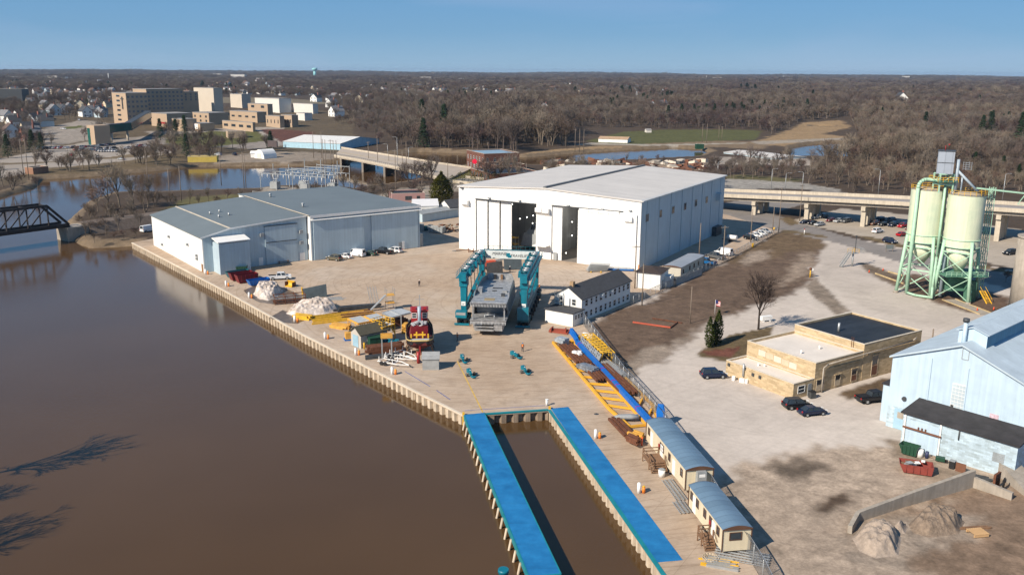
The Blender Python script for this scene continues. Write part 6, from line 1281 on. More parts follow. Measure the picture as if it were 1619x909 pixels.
for y in (2.5,6.5,10.5):
 for s in (-1,1): w=MB();w.beam((s*2.9,y,0),(s*2.1,y,2.2),0.25);w.build('prop',WOOD,tug)
 w=MB();w.box(-0.8,y-0.3,0,0.8,y+0.3,0.88);w.build('keel_block',WOOD,tug)
A=gp(555.5,545,Z0);B=gp(568.5,550.5,Z0);sh,SWd=frame('grey_gabled_shed','small pale grey shed with an olive brown gable roof and pale blue door','shed',A,B)
gable(sh,3.6,6.2,2.9,4.1,mat('pale_grey_panel',(0.45,0.42,0.38),0.7,0.06),mat('olive_shingle',(0.075,0.07,0.05),0.9,0.15,2),ov=0.35,axis='y')
w=MB();w.box(0.7,-0.08,0.05,2.7,-0.01,2.4);w.build('double_door',mat('pale_blue_door',(0.25,0.40,0.50),0.6),sh);w=MB();w.box(3.61,1.4,1.4,3.85,2.0,2.0);w.build('wall_box',GREYP,sh)
DGR=mat('dark_green_paint',(0.015,0.06,0.035),0.5,0.1)
p=gp(592,549,Z0);r0=root('transformer_cabinet','dark green utility cabinet beside the small grey gabled shed','cabinet',p,R(28));w=MB();w.box(-1.2,-1.0,0,1.4,1.0,2.1);w.build('body',DGR,r0);w=MB();w.box(-1.3,-1.1,2.1,1.5,1.1,2.25);w.build('lid',DGR,r0);w=MB();w.box(-1.0,-1.03,0.2,0.1,-1.005,1.9);w.build('door',DGR,r0)
p=gp(681,585,Z0);r0=root('grey_plank_shelter','weathered grey plank shelter behind the stern of the tugboat','shelter',p,R(3));GW_=mat('grey_planks',(0.32,0.33,0.33),0.9,0.18,0.8,stripes=('z',0.4,0.2))
w=MB();w.mesh([(-1.5,0,0),(1.5,0,0),(1.5,2.2,0),(-1.5,2.2,0),(-1.5,0,2.1),(1.5,0,2.1),(1.5,2.2,2.7),(-1.5,2.2,2.7)],[(0,1,5,4),(1,2,6,5),(2,3,7,6),(3,0,4,7)]);w.build('walls',GW_,r0)
w=MB();slab(w,[(-1.65,-0.15,2.15),(1.65,-0.15,2.15),(1.65,2.35,2.82),(-1.65,2.35,2.82)],0.12);w.build('roof',GW_,r0)
w=MB();w.cyl((0,0,0),(0,0,2.2),0.3,n=10);o=w.build('red_pipe_stand',REDP);o.location=gp(661.5,574,Z0);tag(o,'red pipe stand upright under the stern of the tugboat','stand')
PLATE=mat('grey_deck_plate',(0.40,0.43,0.45),0.6,0.15,1.2,detail=7)
def platform(label,c4,h,frm,under=True,rail=False,group='work platforms between the tugboat and the snow heaps'):
 pts=[gp(x,y,h) for x,y in c4];p0=pts[0]
 r0=root('work_platform',label,'platform',(p0.x,p0.y,Z0),0,group)
 w=MB();w.prism([(p.x,p.y) for p in pts],h-0.1,h);w.build('deck',PLATE,r0,world=True)
 w=MB()
 for a,b in zip(pts,pts[1:]+pts[:1]): w.beam(a-Vector((0,0,.12)),b-Vector((0,0,.12)),0.22,0.3)
 w.build('edge_frame',frm,r0,world=True)
 for a in pts: w=MB();w.beam((a.x,a.y,Z0),(a.x,a.y,h-0.25),0.2);w.build('leg',STEEL if frm is STEEL else frm,r0,world=True)
 if under:
  for a,b in zip(pts,pts[1:]+pts[:1]): w=MB();w.beam((a.x,a.y,h*0.4),a.lerp(b,0.35)-Vector((0,0,.3)),0.14);w.beam((b.x,b.y,h*0.4),b.lerp(a,0.35)-Vector((0,0,.3)),0.14);w.build('knee_brace',frm,r0,world=True)
 if rail:
  w=MB()
  for a,b in zip(pts,pts[1:]+pts[:1]):
   for z in (0.55,1.1): w.beam(a+Vector((0,0,z)),b+Vector((0,0,z)),0.09)
   for k in range(4): q=a.lerp(b,k/4);w.beam(q,q+Vector((0,0,1.1)),0.09)
  w.build('railing',YELLOW,r0,world=True)
 return r0
YO=mat('orange_yellow_paint',(0.62,0.33,0.06),0.6,0.2,1.0)
platform('grey topped work platform with yellow frame, leftmost of the row',[(550,503),(570,499),(588,507),(566,511)],2.6,YO)
platform('grey topped work platform with yellow frame, second from the left',[(576,499),(596,495),(612,502),(589,506.5)],3.0,YO)
platform('grey topped work platform with steel legs, third in the row',[(605,494),(618,490.5),(634,498),(618,502)],3.2,STEEL,False)
platform('grey topped work platform with steel legs, nearest the tug mast',[(617,490),(634,487.5),(651,493.5),(634,497.5)],3.4,STEEL,False)
platform('tall yellow railed work platform in front of the row of grey decks',[(588,512),(605,507),(624,512),(604,518)],3.4,YELLOW,True,True)
def heap(label,name,cat,c,rz,items,m,group=None):
 r0=root(name,label,cat,c,rz,group)
 for k,(nm,x,y,z,sx,sy,sz,a,mm) in enumerate(items): w=MB();w.cbox((x,y,z),(sx,sy,sz),a);w.build(nm,mm or m,r0)
 return r0
def beams(seed,n,L_,w_,h_,spread,m,lay=2,nm='beam',lenvar=0.25):
 r_=random.Random(seed);out=[]
 for k in range(n):
  l=k % lay;out.append((nm,r_.uniform(-.4,.4),(k //lay-n/lay/2)*spread,h_/2+l*h_*1.05,L_*(1-lenvar*r_.random()),w_,h_,r_.uniform(-.05,.05),m))
 return out
heap('flat stack of bright yellow steel beams beside the second white bollard from the scaffold yard','beam_stack','beams',gp(481,503,Z0),R(-20),beams(2,8,4.6,0.5,0.4,0.55,YELLOW),YELLOW)
heap('long stack of yellow steel girders left of the work platforms','beam_stack','beams',gp(520,503,Z0),R(25),beams(3,5,12,0.22,0.35,1.5,YELLOW,1,lenvar=.5),YELLOW)
heap('second long stack of yellow girders behind the work platforms','beam_stack','beams',gp(560,495,Z0),R(25),beams(4,3,9,0.25,0.35,1.6,YO,1,lenvar=.4)+beams(44,3,9,0.25,0.3,1.9,RUST,1,lenvar=.4),YELLOW)
heap('dark steel girders laid behind the yellow stacks at the foot of the snow heap','beam_stack','beams',gp(566,488.5,Z0),R(22),beams(5,4,12,0.5,0.5,0.8,DSTEEL,2),DSTEEL)
heap('rusty red steel channels stacked in front of the green cabinet','beam_stack','beams',gp(608,556,Z0),R(22),beams(6,12,7.5,0.45,0.5,0.6,RUST,3),RUST)
heap('two long dark grey beams lying by the rusty channels','beam_stack','beams',gp(607,563.5,Z0),R(22),beams(7,2,7.5,0.5,0.6,0.7,DSTEEL,1),DSTEEL)
heap('yellow pallets and frames lying left of the grey gabled shed','frame_stack','frames',gp(540,517,Z0),R(-25),beams(8,8,4.5,0.5,0.3,0.7,YO,2),YO)
heap('dark steel racks and pipes beneath the grey work platforms','frame_stack','frames',gp(618,512,Z0),R(20),beams(9,10,6,0.4,0.7,0.8,RUST,2),RUST)
heap('teal machinery parts heaped right of the small grey shed','machinery_heap','machinery',gp(621,546,Z0),R(10),[('part',rr.uniform(-2,2.4),rr.uniform(-1.2,1.2),0.4+rr.random()*.5,rr.uniform(.6,1.6),rr.uniform(.5,1.0),rr.uniform(.5,1.1),rr.random()*3,None) for _ in range(8)],TEAL)
heap('yellow generator box behind the small grey shed','generator','machine',gp(553,537,Z0),R(20),[('housing',0,0,0.9,1.8,1.3,1.4,0,YO),('base',0,0,0.15,2.2,1.5,0.3,0,BLUE)],YO)
heap('yellow box girders standing near the tugboat bow','frame_stack','frames',gp(641,525,Z0),R(80),[('box',0,0,0.5,2.5,0.9,0.9,0,YO),('box',0.2,0.1,1.4,2.2,0.8,0.8,0,YO)],YO)
p=gp(612,566,Z0);r0=root('scissor_mast','pair of dark uprights carrying a small yellow basket in front of the rusty channels','mast',p,R(10))
for x in (-0.9,0.9): w=MB();w.beam((x,0,0),(x,0,4.6),0.22);w.build('upright',GREYP,r0)
w=MB();w.box(-1.1,-0.5,4.0,1.1,0.5,4.15);w.box(-1.1,-0.52,4.16,1.1,-0.45,4.8);w.box(-1.1,0.45,4.16,1.1,0.52,4.8);w.build('basket',YO,r0)
p=gp(617,489,Z0);r0=root('stair_tower','small grey scaffold stair tower behind the work platforms','scaffold',p,R(20))
for x in (-0.9,0.9):
 for y in (-0.9,0.9): w=MB();w.beam((x,y,0),(x,y,5.0),0.1);w.build('upright',STEEL,r0)
w=MB()
for z in (1.6,3.4): w.box(-1,-1,z,1,1,z+0.1)
w.build('platform',YO,r0);w=MB();w.beam((-4.5,0,0.2),(-0.9,0,3.5),0.9,0.15);w.build('ramp',STEEL,r0)
p=gp(594,487,Z0);r0=root('leaning_ladders','aluminium ladders leaning upright behind the work platforms','ladder',p,R(10));w=MB()
for x in (-0.9,-0.3,0.4,1.0): w.beam((x,0,0),(x-0.9,0.8,5.0),0.08)
w.build('rail',STEEL,r0);w=MB()
for k in range(10): t=k/10;
for k in range(1,11): t=k/11;w.beam((-0.9-.9*t,.8*t,5*t),(1.0-.9*t,.8*t,5*t),0.06)
w.build('rung',STEEL,r0)
def boat_trailer(label,p,rz):
 r0=root('boat_trailer',label,'trailer',p,rz,'white boat trailers near the tugboat stern')
 w=MB()
 for s in (-1,1): w.beam((-3,s*0.9,0.6),(1.2,s*0.9,0.6),0.12);w.beam((1.2,s*0.9,0.6),(3.6,0,0.55),0.12)
 for x in (-2.8,-1.2,0.6): w.beam((x,-0.9,0.6),(x,0.9,0.6),0.1)
 for x in (-2.6,0.4):
  for s in (-1,1): w.beam((x,s*0.85,0.6),(x,s*0.85,1.5),0.1)
 w.build('frame',WHITE,r0)
 for x in (-1.9,-1.1):
  for s in (-1,1): w=MB();w.cyl((x,s*1.0,0.38),(x,s*1.25,0.38),0.38,n=12);w.build('wheel',BLACK,r0)
 w=MB();w.beam((3.5,0,0.55),(3.9,0,0.4),0.2);w.build('hitch',DSTEEL,r0);return r0
boat_trailer('white boat trailer nearest the quay edge, behind the tugboat',gp(622,577,Z0),R(-28));boat_trailer('white boat trailer behind the nearest one, close to the rusty channels',gp(633,569,Z0),R(-20));boat_trailer('white boat trailer closest to the tugboat rudder',gp(643,565,Z0),R(-50))
def skip(label,p,rz,L_,W_,H_,m,name='skip',cat='skip',group=None):
 r0=root(name,label,cat,p,rz,group);e=0.6;t=0.12
 o=[(-L_/2+e,-W_/2+.1,0.15),(L_/2-e*.3,-W_/2+.1,0.15),(L_/2-e*.3,W_/2-.1,0.15),(-L_/2+e,W_/2-.1,0.15)];u=[(-L_/2,-W_/2,H_),(L_/2,-W_/2,H_),(L_/2,W_/2,H_),(-L_/2,W_/2,H_)]
 w=MB();oi=[(x*.97,y*.93,z+.05) for x,y,z in o];ui=[(x*.96,y*.92,z) for x,y,z in u]
 w.mesh(o+u,[(3,2,1,0),(0,1,5,4),(1,2,6,5),(2,3,7,6),(3,0,4,7)]);w.mesh(oi+ui+u,[(0,1,2,3),(0,4,5,1),(1,5,6,2),(2,6,7,3),(3,7,4,0),(4,8,9,5),(5,9,10,6),(6,10,11,7),(7,11,8,4)]);w.build('shell',m,r0,recalc=False)
 w=MB()
 for k in range(1,5): x=-L_/2+L_*k/5;w.beam((x,-W_/2-.02,0.3),(x,-W_/2-.02,H_),0.1);w.beam((x,W_/2+.02,0.3),(x,W_/2+.02,H_),0.1)
 w.build('side_ribs',m,r0)
 w=MB();w.box(-L_/2+.7,-W_/2+.3,0,-L_/2+1.0,-W_/2+.6,0.15);w.box(L_/2-.9,W_/2-.6,0,L_/2-.6,W_/2-.3,0.15);w.build('skids',DSTEEL,r0);return r0
srz2=math.atan2(YARD[1][1]-YARD[0][1],YARD[1][0]-YARD[0][0])
GSK='skips by the white annexe';rzk=R(38)
skip('teal and rust coloured long skip nearest the white annexe',gp(376,438,Z0),rzk,6.0,2.3,1.7,TEALD,group=GSK);skip('maroon skip second from the white annexe',gp(381,442,Z0),rzk,6.0,2.3,2.0,MAROON,group=GSK);skip('maroon skip between the other maroon one and the blue skip',gp(390,446,Z0),rzk,5.6,2.3,2.2,MAROON,group=GSK);skip('bright blue skip at the foot of the snow pile',gp(408.5,450,Z0),rzk,5.6,2.1,1.5,BLUE,group=GSK)
skip('small dark green tipping skip against the white annexe',gp(382,430,Z0),R(5),3.0,2.0,1.7,DGR,group=GSK)
def mound(name,label,cat,pts_px,h,m,seed,peaks,kind=None):
 """irregular heap over a footprint given in pixels of the ground"""
 P=[gp(*q) for q in pts_px];cx=sum(p.x for p in P)/len(P);cy_=sum(p.y for p in P)/len(P)
 poly=[(p.x,p.y) for p in P];x0,x1=min(p[0] for p in poly)-1,max(p[0] for p in poly)+1;y0,y1=min(p[1] for p in poly)-1,max(p[1] for p in poly)+1
 n=84;X,Y=np.meshgrid(np.linspace(x0,x1,n),np.linspace(y0,y1,n));sd=-sdist(poly,X,Y)
 rg=np.random.default_rng(seed);Z=np.zeros(X.shape);md=sd.max()
 pk=np.zeros(X.shape)
 for (px,py,a,s) in peaks: q=gp(px,py);pk=np.maximum(pk,a*np.clip(1-np.hypot(X-q.x,Y-q.y)/s,0,1) **0.9)
 nz=lownoise(X*9,Y*9,8+seed % 3,seed % 5)*0.5+lownoise(X*9,Y*9,3.1,(seed+2) % 5)*0.35
 rid=np.abs(lownoise(X*9,Y*9,4.6,(seed+1) % 5))
 Z=h*(0.22*np.clip(sd/md*2,0,1) **0.7+0.8*pk)*np.clip(sd/0.9,0,1)*(1+0.22*nz-0.28*rid)+0.12*nz*np.clip(sd/1.5,0,1)+rg.normal(0,0.035,X.shape)*np.clip(sd,0,1)
 Z=np.maximum(Z,0)*smooth(0,1.6,sd)+np.minimum(0,sd)*0.2-0.03+0.1*h/3*(nz-rid)*smooth(0.3,2,sd)
 I=np.arange(n*n).reshape(n,n);F=np.stack([I[:-1,:-1],I[:-1,1:],I[1:,1:],I[1:,:-1]],-1).reshape(-1,4);ok=(sd.ravel()[F]>-0.8).any(1)
 w=MB();w.mesh(np.stack([X-cx,Y-cy_,Z],-1).reshape(-1,3),[tuple(f) for f in F[ok]],0,True);o=w.build(name,m,recalc=False);o.location=(cx,cy_,Z0 if cat=='snow pile' else 0.0)
 return tag(o,label,cat)
SNOW=mat('dirty_snow',(0.31,0.235,0.18),0.9,0.3,0.7,bump=0.7,bscale=3,col2=(0.78,0.70,0.64),detail=10)
GRAV=mat('pale_gravel',(0.33,0.27,0.22),0.95,0.25,1.8,bump=0.9,bscale=7,detail=9);DIRTH=mat('dark_rubble',(0.21,0.16,0.12),0.95,0.45,1.8,bump=1.0,bscale=5,detail=9)
mound('snow_pile','pointed heap of dirty snow beside the blue skip','snow pile',[(398,465),(408,474),(425,477),(440,470),(450,460),(435,448),(412,452)],3.0,SNOW,1,[(419,462,1,7),(428,461,.8,6),(440,461,.4,5)])
mound('snow_pile','long ridged heap of dirty snow behind the stack of yellow beams','snow pile',[(449,496),(462,500),(485,500),(515,497),(538,490),(530,481),(500,478),(470,483)],2.7,SNOW,2,[(473,492,.75,6),(492,489,.9,7),(505,488,1,7),(517,488,.9,6.5),(462,495,.4,4)])
w=MB();
for poly in ([(385,459),(402,452),(452,456),(478,468),(470,478),(440,482),(410,478),(395,470)],[(426,502),(447,490),(470,500),(482,506),(470,512),(448,510)],[(540,492),(556,497),(530,504),(500,505),(470,503)]):
 w.face([gp(x,y,0.036) for x,y in poly])
tag(w.build('meltwater_stain',mat('wet_concrete',(0.13,0.095,0.065),0.35,0.35,0.6,spec=0.6)),kind='structure')
p=gp(462,452,Z0);r0=root('loader_bucket','worn yellow loader bucket lying by the white pickup','bucket',p,R(150));w=MB();w.loft([[(x,-0.1,0.2),(x,0.5,0.05),(x,1.5,0.0),(x,1.5,0.1),(x,0.55,0.2),(x,0.2,0.8),(x,0.4,1.4),(x,0.2,1.45)] for x in (-1.2,1.2)]);w.build('shell',YELLOW,r0);w=MB()
for x in (-1.22,1.2): w.prism([(x,-0.1),(x+.03,-0.1),(x+.03,1.3),(x,1.3)],0.05,1.2)
w.build('side_cheek',RUST,r0)
def rack(label,p,rz,L_,W_,H_,m):
 r0=root('steel_rack',label,'rack',p,rz)
 for x in [-L_/2+L_*k/3 for k in range(4)]:
  for y in (-W_/2,W_/2): w=MB();w.beam((x,y,0),(x,y,H_),0.16);w.build('upright',m,r0)
 for z in (0.4,1.1,1.8):
  if z<H_: w=MB();[w.beam((-L_/2,y,z),(L_/2,y,z),0.16) for y in (-W_/2,W_/2)];[w.beam((-L_/2+L_*k/3,-W_/2,z),(-L_/2+L_*k/3,W_/2,z),0.14) for k in range(4)];w.build('shelf',m,r0)
 for k in range(6): w=MB();y=-W_/2+.3+k*(W_-.6)/5;w.beam((-L_/2-.3,y,0.55+.7*(k % 2)),(L_/2+.2,y,0.55+.7*(k % 2)),0.15);w.build('stored_bar',STEEL if k % 2 else RUST,r0)
 return r0
rack('dark rusty pipe rack between the two snow heaps',gp(458,478,Z0),R(22),7.0,3.0,2.1,RUST)
p=gp(500,470.5,Z0);r0=root('formwork_sheet','dark slate panel leaning upright behind the long snow heap','panel',p,R(20));w=MB();w.mesh([(-3,0,0.1),(2.6,0,0.1),(2.6,0.15,0.1),(-3,0.15,0.1),(-3,0.7,2.2),(2.6,0.7,3.0),(2.6,0.85,3.0),(-3,0.85,2.2)],[(0,1,5,4),(1,2,6,5),(2,3,7,6),(3,0,4,7),(4,5,6,7)]);w.build('sheet',mat('slate_sheet',(0.07,0.09,0.10),0.6,0.2,0.8),r0);w=MB();w.beam((-3.1,0,0),(-3.1,1.6,2.4),0.3);w.beam((-3.1,1.6,0),(-3.1,0.75,2.4),0.2);w.build('yellow_brace',YELLOW,r0)
heap('pale aluminium ladders lying flat right of the slate panel','ladder_stack','ladders',gp(528,472,Z0),R(5),beams(11,6,5.5,0.12,0.14,0.55,STEEL,1),STEEL)
heap('wooden picnic style bench by the tall door of the shed','timber_bench','bench',gp(447,415.5,Z0),shed.rotation_euler.z,[('top',0,0,0.85,3.4,0.9,0.1,0,None),('seat',0,-0.8,0.5,3.4,0.3,0.08,0,None),('seat',0,0.8,0.5,3.4,0.3,0.08,0,None),('leg',-1.3,0,0.4,0.15,1.6,0.8,0,None),('leg',1.3,0,0.4,0.15,1.6,0.8,0,None)],WOOD)
p=gp(783,435,Z0);r0=root('formwork_sheet','black textured panel on a yellow base behind the ferry, the left one','panel',p,R(18));w=MB();w.mesh([(-2.2,0,.3),(2.2,0,.3),(2.2,.2,.3),(-2.2,.2,.3),(-2.2,.9,3.2),(2.2,.9,3.6),(2.2,1.1,3.6),(-2.2,1.1,3.2)],[(0,1,5,4),(1,2,6,5),(2,3,7,6),(3,0,4,7),(4,5,6,7)]);w.build('sheet',mat('black_mesh_sheet',(0.05,0.05,0.05),0.7,0.3,1.5),r0);w=MB();w.box(-3.6,-.4,0,1.5,.2,.3);w.box(-3.6,.2,0,-3.0,2.4,2.2);w.build('base',YELLOW,r0)
p=gp(812,427,Z0);r0=root('formwork_sheet','plain dark slate panel leaning behind the ferry, the right one','panel',p,R(14));w=MB();w.mesh([(-2.6,0,.2),(2.4,0,.2),(2.4,.2,.2),(-2.6,.2,.2),(-2.6,.9,3.6),(2.4,.9,4.0),(2.4,1.1,4.0),(-2.6,1.1,3.6)],[(0,1,5,4),(1,2,6,5),(2,3,7,6),(3,0,4,7),(4,5,6,7)]);w.build('sheet',MATS['slate_sheet'],r0);w=MB();w.beam((0,1.1,2.5),(0,3.0,0.1),0.2);w.build('prop',DSTEEL,r0)
p=gp(777,425,Z0);r0=root('boom_lift','orange red boom lift parked between the hall and the ferry','boom lift',p,R(15));w=MB();w.cbox((0,0,1.3),(4.4,2.2,0.8));w.cbox((-.4,0,2.0),(3.0,1.6,.8));w.build('chassis',mat('boom_orange',(0.6,0.08,0.03),0.5,0.1),r0);w=MB();w.beam((1.0,0,2.2),(5.0,.3,2.9),.5,.5);w.beam((5,.3,2.9),(7,.4,1.6),.4);w.build('boom',GREYP,r0)
for x in (-1.5,1.5):
 for s in (-1,1): w=MB();w.cyl((x,s*.9,.55),(x,s*1.3,.55),.55,n=12);w.build('wheel',BLACK,r0)
w=MB();w.box(6.2,-.6,.9,8.2,1.2,1.0);[w.beam((x,y,1),(x,y,2),.08) for x in (6.2,8.2) for y in (-.6,1.2)];w.build('basket',DSTEEL,r0)
r0=heap('rusty steel trestles lying at the left front corner of the hall','steel_trestle','trestle',gp(738,398.5,Z0),R(-20),[('bar',-1.5,0,.5,4,.2,.2,.7,None),('bar',1.0,.3,.6,3,.2,.2,-.5,None),('bar',2.4,0,.4,3,.2,.2,.6,None),('post',.6,0,.6,.2,.2,1.2,0,None),('post',2.2,0,.6,.2,.2,1.2,0,None)],RUST)
heap('small grey gangway lying at the left wall of the hall','gangway','gangway',gp(722,396.5,Z0),R(40),beams(15,2,3.5,.15,.2,.8,STEEL,1),STEEL)
heap('stack of grey gratings on yellow bearers at the foot of the hall front','grating_stack','gratings',gp(943,428.5,Z0),R(-5),[('grating',0.2*k,.25*k,.3+.28*k,5.5,2.4,.12,.25-.07*k,STEEL) for k in range(6)]+[('bearer',-1.5,-1.2,.12,.3,2.5,.24,0,YELLOW),('bearer',1.2,-1.2,.12,.3,2.5,.24,0,YELLOW)],STEEL)
heap('bright blue flat rack with steel plates at the foot of the hall front','flat_rack','rack',gp(974,427,Z0),R(-8),[('frame',0,0,.35,9.5,2.2,.35,0,BLUE)]+[('plate',-3.5+1.8*k,.05,.62,1.7,2.0,.18,.03*(k % 3),STEEL) for k in range(5)],BLUE)
heap('red steel frames lying beside the white lean-to of the office','steel_trestles','frames',gp(884,525.5,Z0),R(-18),[('bar',0,-.8+.5*k,.2+.15*(k % 3),4.2,.25,.25,.06*(k-2),None) for k in range(5)]+[('post',-1.6,0,.5,.25,1.8,.9,0,None),('post',1.4,0,.5,.25,1.8,.9,.2,None)],mat('rust_red_paint',(0.28,0.06,0.035),0.7,0.2))
heap('red and rust barbecue like frame lying on the dirt beyond the fence','steel_trestles','frames',gp(1030,515,0),R(-28),[('bar',0,0,.25,8.5,.3,.3,0,None),('bar',1.8,5.0,.2,7.0,.18,.2,-.05,RUST),('bar',4.2,2.5,.2,.2,5.2,.2,0,RUST)],mat('red_lead_paint',(0.42,0.09,0.05),0.7,0.15))
CY=mat('cradle_yellow',(0.68,0.36,0.035),0.55,0.12,0.8);CBL=mat('cradle_blue',(0.008,0.13,0.48),0.5,0.15,0.5)
def G(x,y,z=0.35): return gp(x,y,z)
cr=root('mast_cradle','long yellow ladder shaped cradle lying on the quay along the fence','cradle',gp(960,590,Z0))
a0,a1=G(874,541),G(963,646);b0,b1=G(904,537),G(1026,674);c0_,c1_=G(965,574),G(1033,641)
for p,q,wd_ in ((a0,a1,.35),(b0,b1,.55),(c0_,c1_,.35)): w=MB();w.beam(p,q,wd_,.5);w.build('rail',CY,cr,world=True)
w=MB();w.beam(a1,G(995,674),.35,.5);w.beam(c1_,G(1040,668),.35,.5);w.build('rail',CY,cr,world=True)
for k in range(11):
 t=k/10.5;p=a0.lerp(a1,min(1,t));q=b0.lerp(b1,min(1,t*0.86+.02))
 if t*1.0<=1: w=MB();w.beam(p,q,.3,.35);w.build('cross_tie',CY,cr,world=True)
for k in range(6): t=k/5;p=c0_.lerp(c1_,t);q=b0.lerp(b1,.46+.5*t);w=MB();w.beam(p,q,.3,.35);w.build('cross_tie',CY,cr,world=True)
w=MB();w.beam(G(980,676),G(1024,671),.3,.35);w.build('cross_tie',CY,cr,world=True)
kb=root('blue_keel_beam','long bright blue mast lying on the yellow cradle with its tip raised near the office','mast',gp(960,590,Z0))
m0_,m1_=gp(912,540,1.0),gp(1033,672,1.0);w=MB();w.beam(m0_,m1_,.75,.75);w.build('mast_tube',CBL,kb,world=True);w=MB();w.beam(m0_+Vector((0,0,.2)),gp(903,521,2.6),.6,.8);w.beam(gp(903,523,2.6),gp(912,534,1.3),.5,1.1);w.build('raised_tip',CBL,kb,world=True)
PURP=mat('purple_tape',(0.22,0.02,0.30),0.6);w=MB()
for t in (0.05,.4,.55,.6,.84,.98): p=m0_.lerp(m1_,t);d_=(m1_-m0_).normalized();w.beam(p-d_*.15,p+d_*.15,.78,.78)
w.build('purple_marking',PURP,kb,world=True)
fin=root('blue_keel_fin','upright bright blue rudder blade with purple scrawl at the end of the first trailer','fin',gp(1046,672,Z0),R(-62));w=MB();w.loft([[(-1.1,-.12,0),(1.0,-.12,0),(1.0,.12,0),(-1.1,.12,0)],[(-1.3,-.15,1.8),(.7,-.15,1.8),(.7,.15,1.8),(-1.3,.15,1.8)],[(-1.0,-.1,3.2),(.2,-.1,3.5),(.2,.1,3.5),(-1.0,.1,3.2)]]);w.build('blade',CBL,fin);w=MB()
for k in range(5): w.beam((-.5+.25*k,-.165,.5+.2*(k % 2)),(-.4+.25*k,-.165,1.2-.2*(k % 2)),.12,.02)
w.build('purple_scrawl',PURP,fin)
lt0,lt1=gp(920,548,Z0),gp(953,580,Z0);ls=root('lattice_section','yellow lattice boom section lying by the fence next to the blue mast','lattice boom',lt0,math.atan2(lt1.y-lt0.y,lt1.x-lt0.x));LL=(lt1-lt0).length
w=MB()
for y in (0,2.2):
 for z in (.3,2.6): w.beam((0,y,z),(LL,y,z),.22)
w.build('chord',YELLOW,ls);w=MB()
n=8
for k in range(n):
 x0,x1=LL*k/n,LL*(k+1)/n
 for y in (0,2.2): w.beam((x0,y,.3),(x1,y,2.6),.12);w.beam((x0,y,.3),(x0,y,2.6),.12)
 w.beam((x0,0,2.6),(x1,2.2,2.6),.12);w.beam((x0,0,2.6),(x0,2.2,2.6),.12);w.beam((x0,2.2,2.6),(x1,0,2.6),.1)
w.build('lacing',YELLOW,ls)
pg=root('perforated_sheet','pale perforated aluminium panel leaning on the yellow lattice boom','panel',lt0,ls.rotation_euler.z)
w=MB();w.hexa([(.5,-1.0,.1),(LL-.5,-1.0,.1),(LL-.5,-.9,.1),(.5,-.9,.1),(.5,-.2,2.2),(LL-.5,-.2,2.2),(LL-.5,-.1,2.2),(.5,-.1,2.2)]);pgs=w.build('sheet',STEEL,pg);w=MB()
for i in range(12):
 for j in range(4):
  if (i*3+j) % 5: x=.9+i*(LL-1.6)/12;t0=.1+.23*j;te=t0+.14;w.face([(x,-1.0+.8*t0-.015,.1+2.1*t0),(x+.42,-1.0+.8*t0-.015,.1+2.1*t0),(x+.42,-1.0+.8*te-.015,.1+2.1*te),(x,-1.0+.8*te-.015,.1+2.1*te)])
w.build('cutouts',DSTEEL,pgs)
def along(label,p0,p1,n,wd_,h_,m,name='beam_stack',cat='beams',lay=1,z=.55):
 a=gp(*p0,z);b=gp(*p1,z);r0=root(name,label,cat,(a.x,a.y,Z0),math.atan2(b.y-a.y,b.x-a.x));L_=(b-a).length;r_=random.Random(int(p0[0]))
 for k in range(n): w=MB();j=k //lay;w.cbox((L_/2+r_.uniform(-.3,.3),(j-n/lay/2)*wd_*1.75,z+h_/2+(k % lay)*h_*1.04),(L_*r_.uniform(.9,1),wd_,h_));w.build('beam',m,r0)
 return r0
along('long rusty brown H beams on the cradle right of the blue mast',(948,576),(1000,625),5,.36,.5,RUST)
along('rusty brown beams on the cradle left of the blue mast, far bundle',(896,546),(927,576),5,.36,.45,RUST)
along('rusty brown beams on the cradle left of the blue mast, near bundle',(930,578),(954,603),4,.34,.5,RUST)
along('pale steel bars between the rusty beams and the fence',(955,570),(988,596),4,.3,.35,STEEL)
along('dark long pipes lying against the fence beside the lattice boom',(955,557),(990,580),3,.3,.35,DSTEEL)
along('dark rusty channel lying across the cradle end',(972,662),(999,690),3,.4,.4,RUST)
along('short yellow and rust beam ends piled against the first trailer',(1000,688),(1016,694),6,.35,.4,YO,lay=2)
along('rusty plates heaped beside the first trailer corner',(994,694),(1012,702),6,.4,.3,RUST,lay=3)
heap('grey plastic wrapped bundle at the far left end of the yellow cradle','wrapped_bundle','bundle',gp(888,546,Z0),R(-52),[('bundle',0,0,1.0,2.6,1.6,.7,0,None),('bundle',.2,.1,1.5,2.2,1.3,.35,.1,None)],mat('plastic_wrap',(0.28,0.32,0.36),0.3,0.3,2.0))
heap('shiny dark plastic wrapped bundle in the middle of the yellow cradle','wrapped_bundle','bundle',gp(929,590,Z0),R(-55),[('bundle',0,0,1.0,4.5,1.8,.6,0,None),('bundle',.3,.1,1.4,3.6,1.3,.3,.1,None)],mat('dark_plastic_wrap',(0.16,0.18,0.21),0.25,0.5,1.8))
heap('white wrapped bags on the rusty beams of the cradle','white_bags','bags',gp(909,566,Z0),R(-50),[('bag',0,0,1.2,1.0,.7,.4,.2,None),('bag',1.1,.1,1.15,.9,.7,.4,-.2,None),('bag',.4,.7,1.2,.8,.6,.4,.5,None)],WHITE)
r0=root('upturned_dinghy','grey dinghy hull lying upside down on the near end of the cradle','dinghy',gp(990,661,.5),R(0));w=MB();w.loft([[(x,-hw,.1),(x,-hw*.7,.1+h_*.8),(x,0,.1+h_),(x,hw*.7,.1+h_*.8),(x,hw,.1)] for x,hw,h_ in ((-1.9,.35,.25),(-1.2,.6,.5),(.6,.7,.6),(1.9,.6,.5))],smooth=True);w.build('hull',GREYP,r0);w=MB();w.beam((-1.9,0,.4),(1.9,0,.68),.08);w.build('keel',STEEL,r0)
